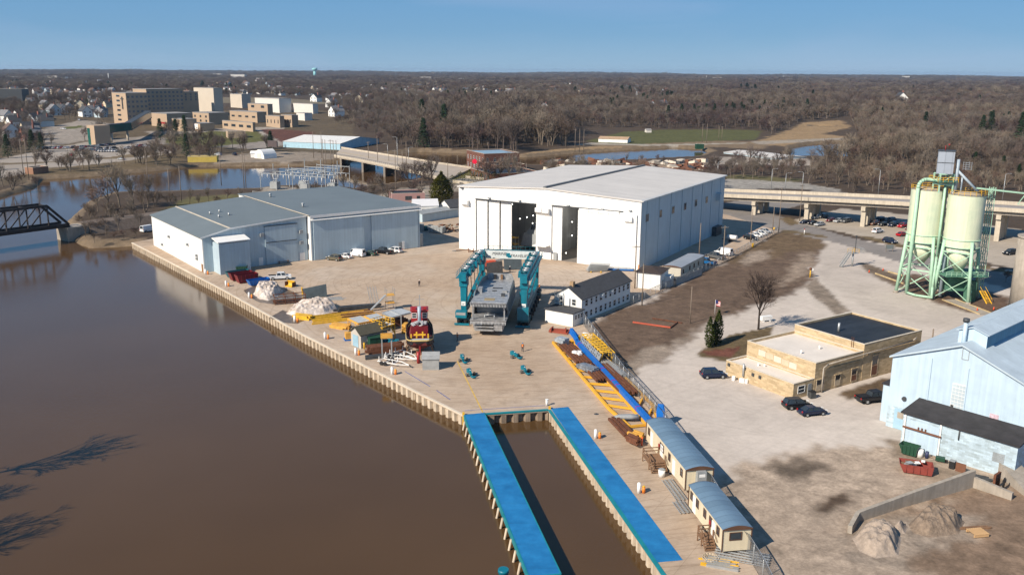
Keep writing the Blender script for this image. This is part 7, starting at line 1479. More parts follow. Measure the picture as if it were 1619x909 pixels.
w=MB();w.cyl((0,0,0),(0,0,1.7),.55,.45,n=10);o=w.build('yellow_buoy',YELLOW);o.location=gp(914,543,Z0);tag(o,'yellow can buoy under the raised tip of the blue mast','buoy')
r0=root('white_tank','small white tank behind the yellow lattice boom at the fence','tank',gp(930,538,Z0),R(-40));w=MB();w.cyl((-1.2,0,.9),(1.2,0,.9),.6,n=14);w.build('vessel',WHITE,r0);w=MB();w.box(-.9,-.4,0,-.6,.4,.5);w.box(.6,-.4,0,.9,.4,.5);w.build('saddle',DSTEEL,r0)
r0=root('trash_bin','white rubbish bin with a dark rim beside the brown landing','bin',gp(1046,753,Z0));w=MB();w.cyl((0,0,0),(0,0,1.05),.42,.48,n=12);w.build('drum',WHITE,r0);w=MB();w.cyl((0,0,1.05),(0,0,1.15),.5,.3,n=12);w.build('lid',GREYP,r0)
def cone(px,py,label,z=0.0):
 r0=root('traffic_cone',label,'traffic cone',gp(px,py,z),0,'orange traffic cones');w=MB();w.cyl((0,0,.05),(0,0,.75),.22,.05,n=10);w.build('cone',mat('cone_orange',(0.75,0.10,0.03),0.5),r0);w=MB();w.box(-.28,-.28,0,.28,.28,.05);w.build('base',BLACK,r0);w=MB();w.cyl((0,0,.42),(0,0,.58),.125,.09,n=10);w.build('reflective_band',WHITE,r0)
cone(1374,431,'orange cone left of the longer yellow kerb');cone(1396,428,'orange cone at the shorter yellow kerb');cone(1545,491,'orange cone at the near end of the weighbridge');cone(1571,490,'orange cone right of the weighbridge end')
post(1014.5,704,1.3,.12,mat('orange_delineator',(0.75,0.12,0.03),.5),'thin orange delineator post at the corner of the first trailer','delineator')
def ladder_stack(label,c,rz,L_,n):
 r0=root('ladder_stack',label,'ladders',c,rz)
 for k in range(n):
  w=MB();y=k*.5
  for s in (-.2,.2): w.beam((-L_/2,y+s,.15+.05*k),(L_/2,y+s,.15+.05*k),.07)
  for j in range(int(L_/.4)): w.beam((-L_/2+.2+j*.4,y-.2,.15+.05*k),(-L_/2+.2+j*.4,y+.2,.15+.05*k),.05)
  w.build('ladder',STEEL,r0)
ladder_stack('long aluminium ladders lying at the foot of the longer trailer',tp(t1,15.5,-1.6),rz1,6.0,3)
ladder_stack('aluminium frames lying between the two cream trailers',tp(t2,-.5,-1.2),rz1,3.2,3)
ladder_stack('long aluminium ladders lying along the fence below the shorter trailer',tp(t2,12.6,1.6),rz1+R(60),6.0,5)
heap('yellow and grey scaffold tubes lying below the shorter trailer','scaffold_tubes','tubes',tp(t2,12.4,-.8),rz1+R(65),beams(21,5,4.2,.14,.14,.4,YELLOW,1)+beams(22,5,3.6,.12,.3,.5,STEEL,1),STEEL)
r0=root('rope_coil','thick coil of pale rope below the steps of the shorter trailer','rope',tp(t2,11.5,-1.5));w=MB()
for k in range(4): w.tube([((.55+.12*k)*math.cos(t),(.55+.12*k)*math.sin(t),.1+.1*(k % 2)) for t in [.4*i for i in range(17)]],.07,6)
w.build('rope',mat('hemp_rope',(0.45,0.37,0.27),.9),r0)
def mesh_mat():
 m=bpy.data.materials.new('chain_link');m.use_nodes=True;n=m.node_tree.nodes;l=m.node_tree.links.new;p=n['Principled BSDF'];p.inputs['Base Color'].default_value=(.3,.31,.32,1);p.inputs['Metallic'].default_value=.4;p.inputs['Roughness'].default_value=.5
 tc=n.new('ShaderNodeTexCoord');sp=n.new('ShaderNodeSeparateXYZ');l(tc.outputs['UV'],sp.inputs[0]);outs=[]
 for sgn in (1,-1):
  a=n.new('ShaderNodeMath');a.operation='MULTIPLY';a.inputs[1].default_value=sgn;l(sp.outputs[1],a.inputs[0]);b=n.new('ShaderNodeMath');b.operation='ADD';l(sp.outputs[0],b.inputs[0]);l(a.outputs[0],b.inputs[1]);c=n.new('ShaderNodeMath');c.operation='MULTIPLY';c.inputs[1].default_value=8;l(b.outputs[0],c.inputs[0]);f=n.new('ShaderNodeMath');f.operation='FRACT';l(c.outputs[0],f.inputs[0]);g=n.new('ShaderNodeMath');g.operation='LESS_THAN';g.inputs[1].default_value=.2;l(f.outputs[0],g.inputs[0]);outs.append(g.outputs[0])
 mx=n.new('ShaderNodeMath');mx.operation='MAXIMUM';l(outs[0],mx.inputs[0]);l(outs[1],mx.inputs[1]);l(mx.outputs[0],p.inputs['Alpha']);return m
CHAIN=mesh_mat()
def fence(label,pts,h,sp_,barbed=0.0,z=0.0,group=None):
 P=[Vector((*g2(*q),z)) if len(q)==2 else Vector(q) for q in pts];r0=root('chain_link_fence',label,'fence',P[0])
 me=bpy.data.meshes.new('mesh_panel');V=[];F=[];U=[];s=0
 for a,b in zip(P[:-1],P[1:]):
  k=len(V);L_=(b-a).length;V +=[a-P[0],b-P[0],b-P[0]+Vector((0,0,h)),a-P[0]+Vector((0,0,h))];F.append((k,k+1,k+2,k+3));U +=[(s,0),(s+L_,0),(s+L_,h),(s,h)];s +=L_
 me.from_pydata([tuple(v) for v in V],[],F);uv=me.uv_layers.new(name='UVMap');uv.data.foreach_set('uv',[c for q in U for c in q]);me.materials.append(CHAIN);o=bpy.data.objects.new('mesh_panel',me);COL.objects.link(o);o.parent=r0
 rail=MB();arms=MB();wires=MB();npost=0
 for a,b in zip(P[:-1],P[1:]):
  n_=max(1,round((b-a).length/sp_));d_=(b-a).normalized();nr=Vector((d_.y,-d_.x,0))
  rail.beam(a+Vector((0,0,h)),b+Vector((0,0,h)),.07)
  for k in range(n_):
   p=a.lerp(b,k/n_);w=MB();w.cyl(p,p+Vector((0,0,h+.05)),.055,n=6)
   if npost<95: w.build('post',STEEL,r0,world=True);npost +=1
   if barbed: arms.beam(p+Vector((0,0,h)),p+nr*barbed+Vector((0,0,h+.35)),.06)
  if barbed:
   for t in (.35,.7,1.0): wires.beam(a+nr*barbed*t+Vector((0,0,h+.35*t)),b+nr*barbed*t+Vector((0,0,h+.35*t)),.025)
 rail.build('top_rail',STEEL,r0,world=True)
 if barbed: tag(arms.build('barb_arms',STEEL,r0,world=True),kind='stuff');tag(wires.build('barbed_wire',DSTEEL,r0,world=True),kind='stuff')
 return r0
fence('tall chain link fence with barbed arms running between the yard and the gravel lot',[(921,512),(985,600),(1035,657),(1118,772),(1205,916),(1250,1010)],2.6,3.0,.5)
fence('chain link fence along the dirt field right of the hall',[(1001,481),(1076,447.5),(1157,408.5),(1232,366.5)],2.0,3.0)
w=MB();a_,b_=gp(1069,451),gp(1110,434.5);r0=root('board_fence','grey board fence in front of the pale roofed trailer','fence',a_)
L_=(b_-a_).length;d_=(b_-a_).normalized()
for k in range(int(L_/.9)): p=a_+d_*(.9*k);w=MB();w.beam(p+d_*.05+Vector((0,0,.95)),p+d_*.85+Vector((0,0,.95)),.06,1.9);w.build('board',GREYP,r0,world=True)
def pole(label,base,top_y,kind='utility',z=0.0,r=.16,lean=0,group=None,arm=None):
 p=gp(*base,z) if len(base)==2 else Vector(base);h=max(3,zat(top_y,p)-p.z)
 r0=root('utility_pole' if kind=='utility' else 'light_pole',label,'pole' if kind=='utility' else 'street light',p,0,group)
 w=MB();w.cyl((0,0,-0.5),(lean,0,h),r,r*.65,n=8);w.build('shaft',POLEW if kind=='utility' else STEEL,r0)
 if kind=='utility' and arm is not False:
  w=MB();a=arm or 0.3;w.beam((-1.2*math.cos(a),-1.2*math.sin(a),h-.6),(1.2*math.cos(a),1.2*math.sin(a),h-.6),.12,.14);ca=w.build('crossarm',POLEW,r0)
  for s in (-1,-.4,.4,1): w=MB();w.cyl((s*1.1*math.cos(a),s*1.1*math.sin(a),h-.53),(s*1.1*math.cos(a),s*1.1*math.sin(a),h-.3),.06,n=6);w.build('insulator',GREYP,ca)
 if kind=='lamp':
  s=-1 if (arm or 1)<0 else 1;w=MB();w.tube([(0,0,h),(s*.8,0,h+.35),(s*1.8,0,h+.4)],.06,6);w.build('bracket',STEEL,r0);w=MB();w.cbox((s*2.1,0,h+.36),(.8,.3,.16));w.build('lamp_head',GREYP,r0)
 return r0
pole('wooden utility pole at the near right corner of the hall',(1003.5,456),387,arm=.5)
pole('wooden pole just left of the white garage, cut by its corner',(1015,483),417,arm=False)
pole('bare pole in front of the hall side wall near the pale roofed trailer',(1105,410),353,arm=False)
pole('utility pole with cross wires beside the white passenger van',(1143,413),357,arm=.4)
pole('tall wooden pole in front of the row of white cars',(1186.5,383),331,arm=False)
pole('dark wooden pole at the far end of the fence',(1221.5,365),327,arm=False)
pole('tall utility pole with double crossarms at the street corner',(1231,368),297,arm=.6)
pole('utility pole with a blue band at the viaduct lot',(1264,352),291,arm=.6)
pole('thin light pole standing in the dirt field',(1091,511),453,kind='utility',arm=False,r=.13)
pole('wooden utility pole left of the mint silos',(1443,384),322,arm=.5)
pole('short bare post beside the yellow brick building',(1472,553),520,arm=False,r=.2)
for px,by,ty,lb,a_ in ((1268,303,273,'street light standing on the far side of the viaduct at the ramp',-1),(1388,311,269,'street light on the viaduct left of the silos',-1),(1584,322,276,'tall bare light pole on the viaduct right of the silos',1),(1219,300,268,'street light beside the ramp right of the hall roof',1),(1134,283,257,'street light behind the right end of the hall roof',1),(1241,303,275,'tall street light left of the viaduct, by the ramp',1)):
 pole(lb,(px,by),ty,'lamp',arm=a_,r=.14)
p=gp(1347,421);r0=root('truck_platform','raised yellow railed truck platform with a stair standing on the gravel','platform',p,R(20));w=MB();w.cyl((0,0,0),(0,0,3.8),.25,n=10);w.build('column',STEEL,r0);w=MB();w.box(-1.2,-.9,3.8,1.2,.9,3.92);w.build('deck',STEEL,r0);w=MB()
for x in (-1.2,1.2):
 for y in (-.9,.9): w.beam((x,y,3.9),(x,y,5.0),.09)
for z in (4.4,5.0):
 for y in (-.9,.9): w.beam((-1.2,y,z),(1.2,y,z),.08)
w.build('railing',YELLOW,r0);w=MB()
for y in (-.5,.5): w.beam((-4.0,y,.1),(-1.2,y,3.8),.1,.3);w.beam((-4.0,y,1.1),(-1.2,y,4.8),.08)
for k in range(11): t=(k+.5)/11;w.cbox((-4+2.8*t,0,.1+3.7*t),(.3,1.0,.05))
w.build('stair',GREYP,r0);w=MB();w.beam((.6,0,3.9),(.6,0,8.4),.12);w.cbox((.6,0,8.5),(.4,.4,.5));w.build('signal_mast',DSTEEL,r0)
w=MB()
for k in range(6): w.tube([(1.2+.45*k,.7*math.cos(t),4.9-.12*k+.7*math.sin(t)) for t in [.7*i for i in range(10)]],.04,4)
w.build('safety_cage',STEEL,r0)
p=gp(1406,398);r0=root('sign_board','dark sign board on two posts by the street','sign',p,R(10))
for x in (-1.1,1.1): w=MB();w.beam((x,0,0),(x,0,2.0),.12);w.build('post',POLEW,r0)
w=MB();w.box(-1.3,-.06,.9,1.3,.06,2.1);w.build('board',mat('grey_green_board',(0.16,0.19,0.19),.6),r0)
p=gp(1280.5,439);r0=root('vent_post','yellow marker post with a rusty bell top at the edge of the dirt field','post',p);w=MB();w.cyl((0,0,0),(0,0,2.0),.16,n=10);w.build('post',YELLOW,r0);w=MB();w.ball((0,0,2.4),.38,10,6);w.build('bell',RUST,r0);w=MB();w.cbox((.5,0,2.2),(.5,.2,.6));w.build('sign_plate',WHITE,r0)
p=gp(1271.5,370.5);r0=root('hydrant_marker','white marker post with a red top beside the street verge','post',p);w=MB();w.cyl((0,0,0),(0,0,1.5),.14,n=8);w.build('post',WHITE,r0);w=MB();w.cyl((0,0,1.5),(0,0,2.0),.15,n=8);w.build('top',REDP,r0)
p=gp(1130,497);r0=root('flag_pole','flag pole with a small red, white and blue flag by the three cedars','flag pole',p);hfl=3.4;w=MB();w.cyl((0,0,0),(0,0,hfl),.06,.04,n=6);w.build('pole',WHITE,r0)
w=MB();
def fl(mb,x0,x1,z0,z1,m):
 n=6
 for i in range(n):
  a,b=x0+(x1-x0)*i/n,x0+(x1-x0)*(i+1)/n;mb.face([(a,.12*math.sin(4*a),z0-.2*a),(b,.12*math.sin(4*b),z0-.2*b),(b,.12*math.sin(4*b),z1-.2*b),(a,.12*math.sin(4*a),z1-.2*a)],m)
for k in range(7): fl(w,.05,1.1,hfl-1.35+k*.17,hfl-1.35+k*.17+.17,0 if k % 2==0 else 1)
fo=w.build('flag',[mat('flag_red',(0.5,0.03,0.05),.8),WHITE],r0,recalc=False);w=MB();w.box(.04,-.1,hfl-.8,.5,.12,hfl-.14);w.build('canton',mat('flag_blue',(0.02,0.03,0.16),.8),fo)
heap('grey propane tanks and a rack behind the solitary bare tree','gas_tank','tank',gp(1211,508),R(20),[('tank',0,0,.8,2.6,.9,.9,0,None),('saddle',-.8,0,.2,.3,.9,.4,0,None),('saddle',.8,0,.2,.3,.9,.4,0,None)],WHITE)
heap('white gas bottles at the left end of the yellow brick wall','gas_bottle','gas bottles',gp(1160,601),R(-40),[('bottle',0,0,.4,.5,.5,.8,0,None),('bottle',1.6,0,.35,.9,.5,.7,0,None),('bottle',2.4,.1,.35,.5,.5,.7,0,None)],WHITE)
r0=heap('dark wheeled bin beside the grey door of the yellow brick building','wheelie_bin','bin',gp(1283.5,629),R(20),[('body',0,0,.6,1.0,.8,1.1,0,DSTEEL),('lid',0,0,1.2,1.1,.9,.1,0,BLACK)],DSTEEL)
skip('dark green lidded dumpster against the lean-to wall',gp(1437,718),R(-42),2.6,1.6,1.5,DGR,'dumpster','dumpster')
skip('rusty red open skip full of scrap in front of the lean-to',gp(1447,746),R(-20),4.3,2.2,1.35,mat('faded_red_paint',(0.22,0.045,0.035),.7,.2,1),'skip','skip')
r_=random.Random(9);heap('scrap sheets and boxes lying in the rusty red skip','scrap_load','scrap',gp(1447,746),R(-20),[('sheet',r_.uniform(-1.6,1.2),r_.uniform(-.7,.7),0.9+.09*k,r_.uniform(.6,1.4),r_.uniform(.3,.8),.1,r_.random()*3,(STEEL,WHITE,WOOD)[k % 3]) for k in range(8)],STEEL)
w=MB();w.cyl((0,0,0),(0,0,1.1),.45,n=12);o=w.build('white_drum',WHITE);o.location=gp(1454,722);tag(o,'white plastic drum right of the green dumpster','drum')
w=MB();w.cyl((0,0,0),(0,0,1.0),.25,n=10);o=w.build('gas_cylinder',mat('navy_paint',(0.03,0.04,0.10),.5),);o.location=gp(1465,724);tag(o,'dark blue gas cylinder at the jamb of the roller door','cylinder')
heap('overturned green wheelbarrow by the lean-to wall','wheelbarrow','wheelbarrow',gp(1486,730),R(-30),[('tray',0,0,.5,1.2,.8,.5,0,DGR),('wheel',.8,0,.25,.4,.15,.4,0,BLACK),('handle',-.9,.3,.4,1.0,.06,.06,0,WOOD),('handle',-.9,-.3,.4,1.0,.06,.06,0,WOOD)],DGR)
heap('black bin with a white lid by the lean-to wall','wheelie_bin','bin',gp(1505,740),R(-45),[('body',0,0,.55,.7,.7,1.1,0,BLACK),('lid',0,0,1.15,.75,.75,.08,0,GREYP)],BLACK)
heap('dark board leaning beside the black bin','leaning_board','board',gp(1518,746),R(-45),[('sheet',0,0,.65,1.3,.1,1.3,0,BRWN)],BRWN)
heap('broken bed frame and angle iron at the end of the lean-to','scrap_iron','scrap',gp(1545,757),R(-35),beams(31,8,3.2,.12,.25,.35,DSTEEL,2),DSTEEL)
heap('rusty door panel standing at the far end of the lean-to wall','leaning_board','board',gp(1574,772),R(-50),[('sheet',0,0,1.1,.3,1.6,2.2,0,RUST),('sheet',.8,.2,.8,.15,1.3,1.6,.2,BLACK)],RUST)
wl_=root('concrete_block_wall','low grey concrete retaining wall round the gravel heaps','wall',gp(1345,842));
for a,b,h0_,h1_ in (((1343,843),(1355,824),1.0,1.3),((1355,824),(1428,800),1.3,1.6),((1428,800),(1537,769),1.6,2.4),((1537,769),(1600,790),1.5,1.0)):
 p,q=gp(*a),gp(*b);n_=Vector((-(q-p).y,(q-p).x,0)).normalized()*.25;w=MB();w.hexa([p-n_,q-n_,q+n_,p+n_,p-n_+Vector((0,0,h0_)),q-n_+Vector((0,0,h1_)),q+n_+Vector((0,0,h1_)),p+n_+Vector((0,0,h0_))]);w.build('wall_panel',CONC,wl_,world=True)
w=MB();p,q=gp(1565,742),gp(1640,800);w.hexa([p,q,q+Vector((3,2,0)),p+Vector((3,2,0)),p+Vector((0,0,2.2)),q+Vector((0,0,.3)),q+Vector((3,2,.3)),p+Vector((3,2,2.2))]);tag(w.build('concrete_ramp',CONC),'sloping mossy concrete block by the lean-to corner','ramp')
mound('gravel_heap','pale gravel heap at the left end of the retaining wall','gravel heap',[(1343,850),(1360,830),(1400,826),(1430,850),(1425,880),(1385,885),(1355,872)],2.0,GRAV,4,[(1385,848,1,8),(1400,855,.6,6)])
mound('gravel_heap','small pale gravel heap between the two larger ones','gravel heap',[(1400,835),(1420,822),(1440,832),(1436,845),(1415,848)],1.5,GRAV,6,[(1420,834,1,4)])
mound('rubble_heap','brown rubble heap against the middle of the retaining wall','rubble heap',[(1432,828),(1455,806),(1500,806),(1530,825),(1520,845),(1470,852),(1440,843)],2.1,DIRTH,5,[(1470,826,1,6.5),(1495,828,.9,6),(1515,832,.4,4)])
heap('pale wooden pallet and planks lying right of the rubble heap','wooden_pallet','pallet',gp(1545,845),R(10),[('slat',-.8+.28*k,0,.45,.2,1.6,.06,0,None) for k in range(7)]+[('bearer',0,-.7,.25,1.9,.15,.3,0,None),('bearer',0,.7,.25,1.9,.15,.3,0,None)],mat('new_pine',(0.5,0.32,0.16),.8,.1))
heap('grey planks lying behind the wooden pallet','planks','planks',gp(1540,834),R(5),beams(41,4,4,.2,.1,.3,WOOD,2),WOOD)
heap('white sacks at the inner end of the retaining wall','white_bags','bags',gp(1502,777),R(5),[('bag',0,0,.3,.6,.4,.6,0,None),('bag',.8,.1,.35,.6,.4,.7,.3,None)],WHITE)
p=gp(1157,382.5,Z0);r0=root('tank_trailer','small white tank trailer between the van and the row of white cars','trailer',p,hrz+R(175));w=MB();w.cyl((-1.6,0,1.5),(1.6,0,1.5),.75,n=14);w.build('tank',WHITE,r0);w=MB();w.beam((-2,0,.6),(3.4,0,.6),.2);w.build('drawbar',DSTEEL,r0)
for s in (-1,1): w=MB();w.cyl((.4,s*.7,.45),(.4,s*1.0,.45),.45,n=12);w.build('wheel',BLACK,r0)
A,B=gp(654,344),gp(693.5,343);wb_,WL=frame('white_cottage','small white building with a pale roof behind the slate roofed shed','building',A,B);gable(wb_,WL,7.5,4.2,6.2,WHITEW,mat('white_metal_roof',(0.6,0.61,0.63),.5,.04),ov=.2)
for x in (2.2,3.6,WL-5.0,WL-3.6): window(wb_,(x,0,2.2),.6,.8,'y-',DSTEEL)
A,B=gp(712,344),gp(736,341.5);g_,L_=frame('grey_cottage','small grey roofed white building half hidden by the hall','building',A,B);gable(g_,L_,8,3.6,6.0,WHITEW,ASPHR,ov=.3)
A,B=gp(668,352),gp(724,343);g_,L_=frame('open_shed','long low shed with a dull steel roof between the shed and the hall','shed',A,B);gable(g_,L_,7,3.0,3.8,SHEETB,GREYP,ov=.3)
A,B=gp(620,322.5),gp(672,321);g_,L_=frame('pink_block_building','low pinkish block building behind the white cottage','building',A,B);flat_roof(g_,0,0,L_,12,4.2,mat('pink_block',(0.36,0.22,0.21),.9,.08),ROOFBK,'wall')
for x in (L_*.45,L_*.55,L_*.8): window(g_,(x,0,2.2),.7,.8,'y-',DSTEEL)
r_=random.Random(3);r0=root('timber_heap','heap of brown timbers and pallets left of the hall corner','timber',gp(712,366,Z0))
for k in range(40): w=MB();w.cbox((r_.uniform(-4,5),r_.uniform(-1.5,3),.3+r_.random()*2.4),(r_.uniform(.6,2.2),r_.uniform(.4,1.2),r_.uniform(.2,.5)),r_.random()*3);w.build('timber',(WOOD,RUST,CONC)[k % 3],r0)
skip('dark slate open skip standing in the shade left of the hall',gp(690,368,Z0),R(-25),6,2.4,2.2,GREYP);
r0=heap('dark crates and drums in the shade at the right end of the shed','crate_stack','crates',gp(662,365,Z0),R(10),[('crate',-2+1.5*k,.4*(k % 2),.8+.2*(k % 3),1.3,1.3,1.6+.4*(k % 3),.2*k,(TEALD,DSTEEL,GREYP)[k % 3]) for k in range(5)],DSTEEL)
put_vehicle('van',gp(235,366,0),R(60),PW,'white van parked beyond the far corner of the slate roofed shed')
# ================================================================== TOWN, FAR BANK AND TREES
def TZ(x,y): return float(TZ0(x,y))
TANB=mat('tan_hospital_brick',(0.40,0.30,0.21),.9,.06,.1);TANL=mat('pale_tan_panel',(0.52,0.46,0.38),.85,.06,.1);OFFW=mat('off_white_panel',(0.62,0.60,0.56),.7,.05,.1);ROOFD=mat('grey_gravel_roof',(0.26,0.25,0.24),.9,.15,.2)
HA=math.atan2(-.65,.75);HU=Vector((.755,-.656,0));HV=Vector((.656,.755,0))
hosp=root('hospital','large tan brick hospital with several joined wings across the river','hospital',gt(200,197),HA)
def solve(A,dr,px):
 lo,hi=0.0,160.0
 for _ in range(30):
  m=(lo+hi)/2
  if proj(A+dr*m)[0]<px: lo=m
  else: hi=m
 return lo
def wing(ax,ay,xr,xd,yt,m=TANB,zb=None,wins=None,nm='wing'):
 A=gt(ax,ay);zt=zat(yt,A);W=solve(A,HU,xr);D=solve(A+HU*W,HV,xd);z0=A.z-2 if zb is None else zb
 mi=rootmat(hosp).inverted();o=mi @ A;k=z0-hosp.location.z;h=zt-hosp.location.z
 w=MB();w.box(o.x,o.y,k,o.x+W,o.y+D,h);wg=w.build(nm,m,hosp);w=MB();w.box(o.x-.1,o.y-.1,h+.01,o.x+W+.1,o.y+D+.1,h+.35);w.box(o.x+.6,o.y+.6,h+.36,o.x+W-.6,o.y+D-.6,h+.4);w.build('roof',ROOFD,wg)
 def ws(face,nx,nz,zlo,zhi,sx,sz):
  for i in range(nx):
   for j in range(nz):
    t=(i+.5)/nx;z=zlo+(zhi-zlo)*(j+.5)/nz;w=MB()
    if face=='f': x=o.x+W*t;w.box(x-sx,o.y-.15,z-sz,x+sx,o.y-.02,z+sz)
    else: y=o.y+D*t;w.box(o.x+W+.02,y-sx,z-sz,o.x+W+.15,y+sx,z+sz)
    w.build('window',GLASS if face=='f' else mat('dim_window',(.16,.17,.19),.2),wg)
 for q in wins or (): ws(q[0],q[1],q[2],k+3 if q[3] is None else q[3],h-1,q[4],q[5])
 return o,W,D,h,wg
o,W,D,h,wg=wing(181,196,203,237,147,wins=[('s',5,6,None,1.0,.9)])
for j in range(6): z=3.5+(h-5)*j/5.4;w=MB();w.box(o.x+W*.32,o.y-.2,z,o.x+W*.55,o.y-.03,z+1.5);w.build('window',GLASS,wg)
w=MB();w.box(o.x+W*.7,o.y-.5,h*.5,o.x+W*.76,o.y-.02,h-3);w.box(o.x+W*.63,o.y-.55,h-5,o.x+W*.83,o.y-.03,h-4.4);w.build('cross',DSTEEL,wg)
wing(214,188,235,293,141,wins=[('s',9,5,10,1.0,.9)]);wing(272,187,276,316,146,wins=[('s',5,3,18,.9,.9)])
wing(309,181,340,354,139,TANL);o,W,D,h,wg=wing(240,199,265,306,179)
w=MB();w.box(o.x+W*.4,o.y-.2,2.2,o.x+W*.95,o.y-.03,3.6);w.build('red_sign',REDP,wg)
wing(273,206,290,312,188);wing(305,195,331,362,178,wins=[('f',3,2,None,1.2,.9)]);o,W,D,h,wg=wing(300,206,317,340,195);w=MB();w.box(o.x+W*.4,o.y-.1,0,o.x+W*.8,o.y-.02,4);w.build('loading_door',WHITE,wg)
wing(364,190,407,422,175.5,wins=[('f',4,1,None,2.5,.8)]);wing(393,186,424,432,164,wins=[('f',2,1,12,2.6,1.1)]);wing(404,176,442,461,155,OFFW);wing(445,200,462,472,182,wins=[('f',4,1,None,.5,1.5)]);wing(421,200,443,450,183,wins=[('f',4,1,None,.5,1.5)]);wing(464,178,495,503,163.6,OFFW);wing(469,190,482,494,179,OFFW);wing(352,203,400,404,191,wins=[('f',4,1,None,3,1)]);wing(365,170,383,397,149,TANL)
A=gt(140,229);tw_=root('elevator_tower','tan elevator tower with green glass at the end of the hospital skywalk','tower',A,HA);zt=zat(198,A)-A.z;Wt=solve(A,HU,151.5)
w=MB();w.box(0,0,-1,Wt,11,zt);w.build('shaft',TANB,tw_);GRG=mat('green_glass',(.01,.09,.08),.15,.3,.3);w=MB();w.box(-.3,.3,0,-.02,5,zt-2);w.box(.6,-.2,0,Wt*.4,-.02,zt-2);w.build('glazing',GRG,tw_)
A=gt(158,217);B=gt(200,217);sk=root('skywalk','dark green glazed skywalk leading from the elevator tower to the hospital','walkway',A);C_=gp(150,212,12);D_=gp(203,209,14);E_=gp(232,198,20)
d0,d1=gt(152,229),gt(205,222);d2=gt(237,204);zz=A.z+6
w=MB()
for p,q,z0,z1 in ((d0,d1,zz+1,zz+1.5),(d1,d2,zz+1.5,zz+6)): w.beam((p.x,p.y,z0+2),(q.x,q.y,z1+2),4.5,5)
w.build('tube',GRG,sk,world=True);w=MB()
for p,q,z0,z1 in ((d0,d1,zz+1,zz+1.5),(d1,d2,zz+1.5,zz+6)): w.beam((p.x,p.y,z0+4.7),(q.x,q.y,z1+4.7),4.8,.4);w.beam((p.x,p.y,z0-.7),(q.x,q.y,z1-.7),4.8,.5)
w.build('roof_and_floor',DSTEEL,sk,world=True)
for t in (.45,.95): p=d0.lerp(d1,t);w=MB();w.cyl((p.x,p.y,p.z-2),(p.x,p.y,zz+.2),.8,n=10);w.build('column',BEIGE,sk,world=True)
def block(nm,label,cat,ax,ay,bx,by,D,yt,m,rm=ROOFD,wins=0,gab=0,grp=None):
 A,B=gt(ax,ay),gt(bx,by);r0,L_=frame(nm,label,cat,A,B,grp,z=A.z-.5);h=zat(yt,A)-A.z+.5
 if gab: gable(r0,L_,D,h,h+gab,m,rm)
 else: flat_roof(r0,0,0,L_,D,h,m,rm,'wall')
 for i in range(wins): window(r0,(L_*(i+.5)/wins,0,h*.55),.9,.8,'y-',WHITE)
 return r0,L_,h
block('dark_office_block','dark flat roofed block at the left edge among the town trees','building',-12,160,36,160,25,141,mat('dark_cladding',(.05,.055,.06),.6));r0,L_,h=block('blue_trimmed_building','long low building with pale blue walls and a white roof near the road bridge','building',448,233,538,237.5,52,224,mat('bright_blue_wall',(.36,.55,.66),.6),mat('white_roof',(.66,.66,.64),.6),0,3.0)
block('brick_pump_house','small brick hut on the far river bank at the left','hut',40,275,53,276,9,264.5,mat('hut_brick',(.26,.14,.09),.9,.15,1));block('yellow_container','long yellow shed on the far river bank opposite the slate roofed shed','shed',297,257,343,256.5,8,248,mat('dull_yellow_sheet',(.5,.38,.08),.7,.12,.5));block('brown_sign_building','small brown building between dark shrubs on the lawn below the hospital','building',361,219,389,218,10,208.5,TANB)
A=gt(410,251);r0=root('arched_hut','white arched storage hut on the far river bank','hut',A,R(-35));w=MB();rg_=[[(4.5*math.cos(t),y,5.5*math.sin(t)) for t in [math.pi*i/12 for i in range(13)]] for y in (0,10)];w.loft(rg_);w.build('shell',WHITE,r0);w=MB();w.box(-1.8,-.15,0,1.8,-.01,3.2);w.build('door',OFFW,r0)
block('white_shed','tiny white shed left of the arched hut','shed',396.5,249.5,405,249.5,4,242.5,WHITE,WHITE,0,1.2);A=gt(432,245);r0=root('billboard','dark billboard on a single post by the far bank road','billboard',A,R(-30));w=MB();w.cyl((0,0,-1),(0,0,6),.4,n=8);w.build('post',DSTEEL,r0);w=MB();w.box(-4,-.4,5,4,.4,9);w.build('panel',mat('billboard_panel',(.08,.06,.06),.7),r0)
RBR=mat('red_brick',(.17,.075,.055),.9,.12,.5,brick=(1,.35,.03));A,B=gp(738,266),gp(765.5,273.5);C_=gp(800,266)
rbk,L_=frame('red_brick_building','two storey red brick building with white windows behind the hall','building',A,B);Dp=max(18,hit(rbk,800,266,2,0).y);hh=zat(243.5,B);flat_roof(rbk,0,0,L_,Dp,hh,RBR,mat('blue_grey_membrane',(.22,.34,.44),.6,.1),'wall')
for z in (2.6,6.8):
 for i in range(6): window(rbk,(L_*(i+.5)/6,0,z),.65,1.1,'y-',WHITE)
 for i in range(5): window(rbk,(L_,Dp*(i+.5)/5,z),.65,1.0,'x+',GREYP)
r0=root('low_brick_workshop','long low red brick workshop with a dark roof between the mill and the hall','building',rbk.location,rbk.rotation_euler.z);flat_roof(r0,L_+.1,0,L_+16,Dp*.8,5.6,RBR,ROOFBK,'wall');flat_roof(r0,L_+16.1,-14,L_+44,12,4.6,RBR,ROOFBK,'wing')
for i in range(7): window(r0,(L_+18+i*3.6,-14,2.4),.8,.9,'y-',GREYP)
p=gp(750.5,272);r0=root('red_disc_sign','round bright red sign on a post in front of the red brick building','sign',p);w=MB();w.cyl((0,0,0),(0,0,5),.15,n=6);w.build('post',STEEL,r0);w=MB();w.cyl((0,-.2,5.6),(0,.1,5.6),1.3,n=20);w.build('disc',mat('hot_red',(.7,.01,.05),.5),r0)
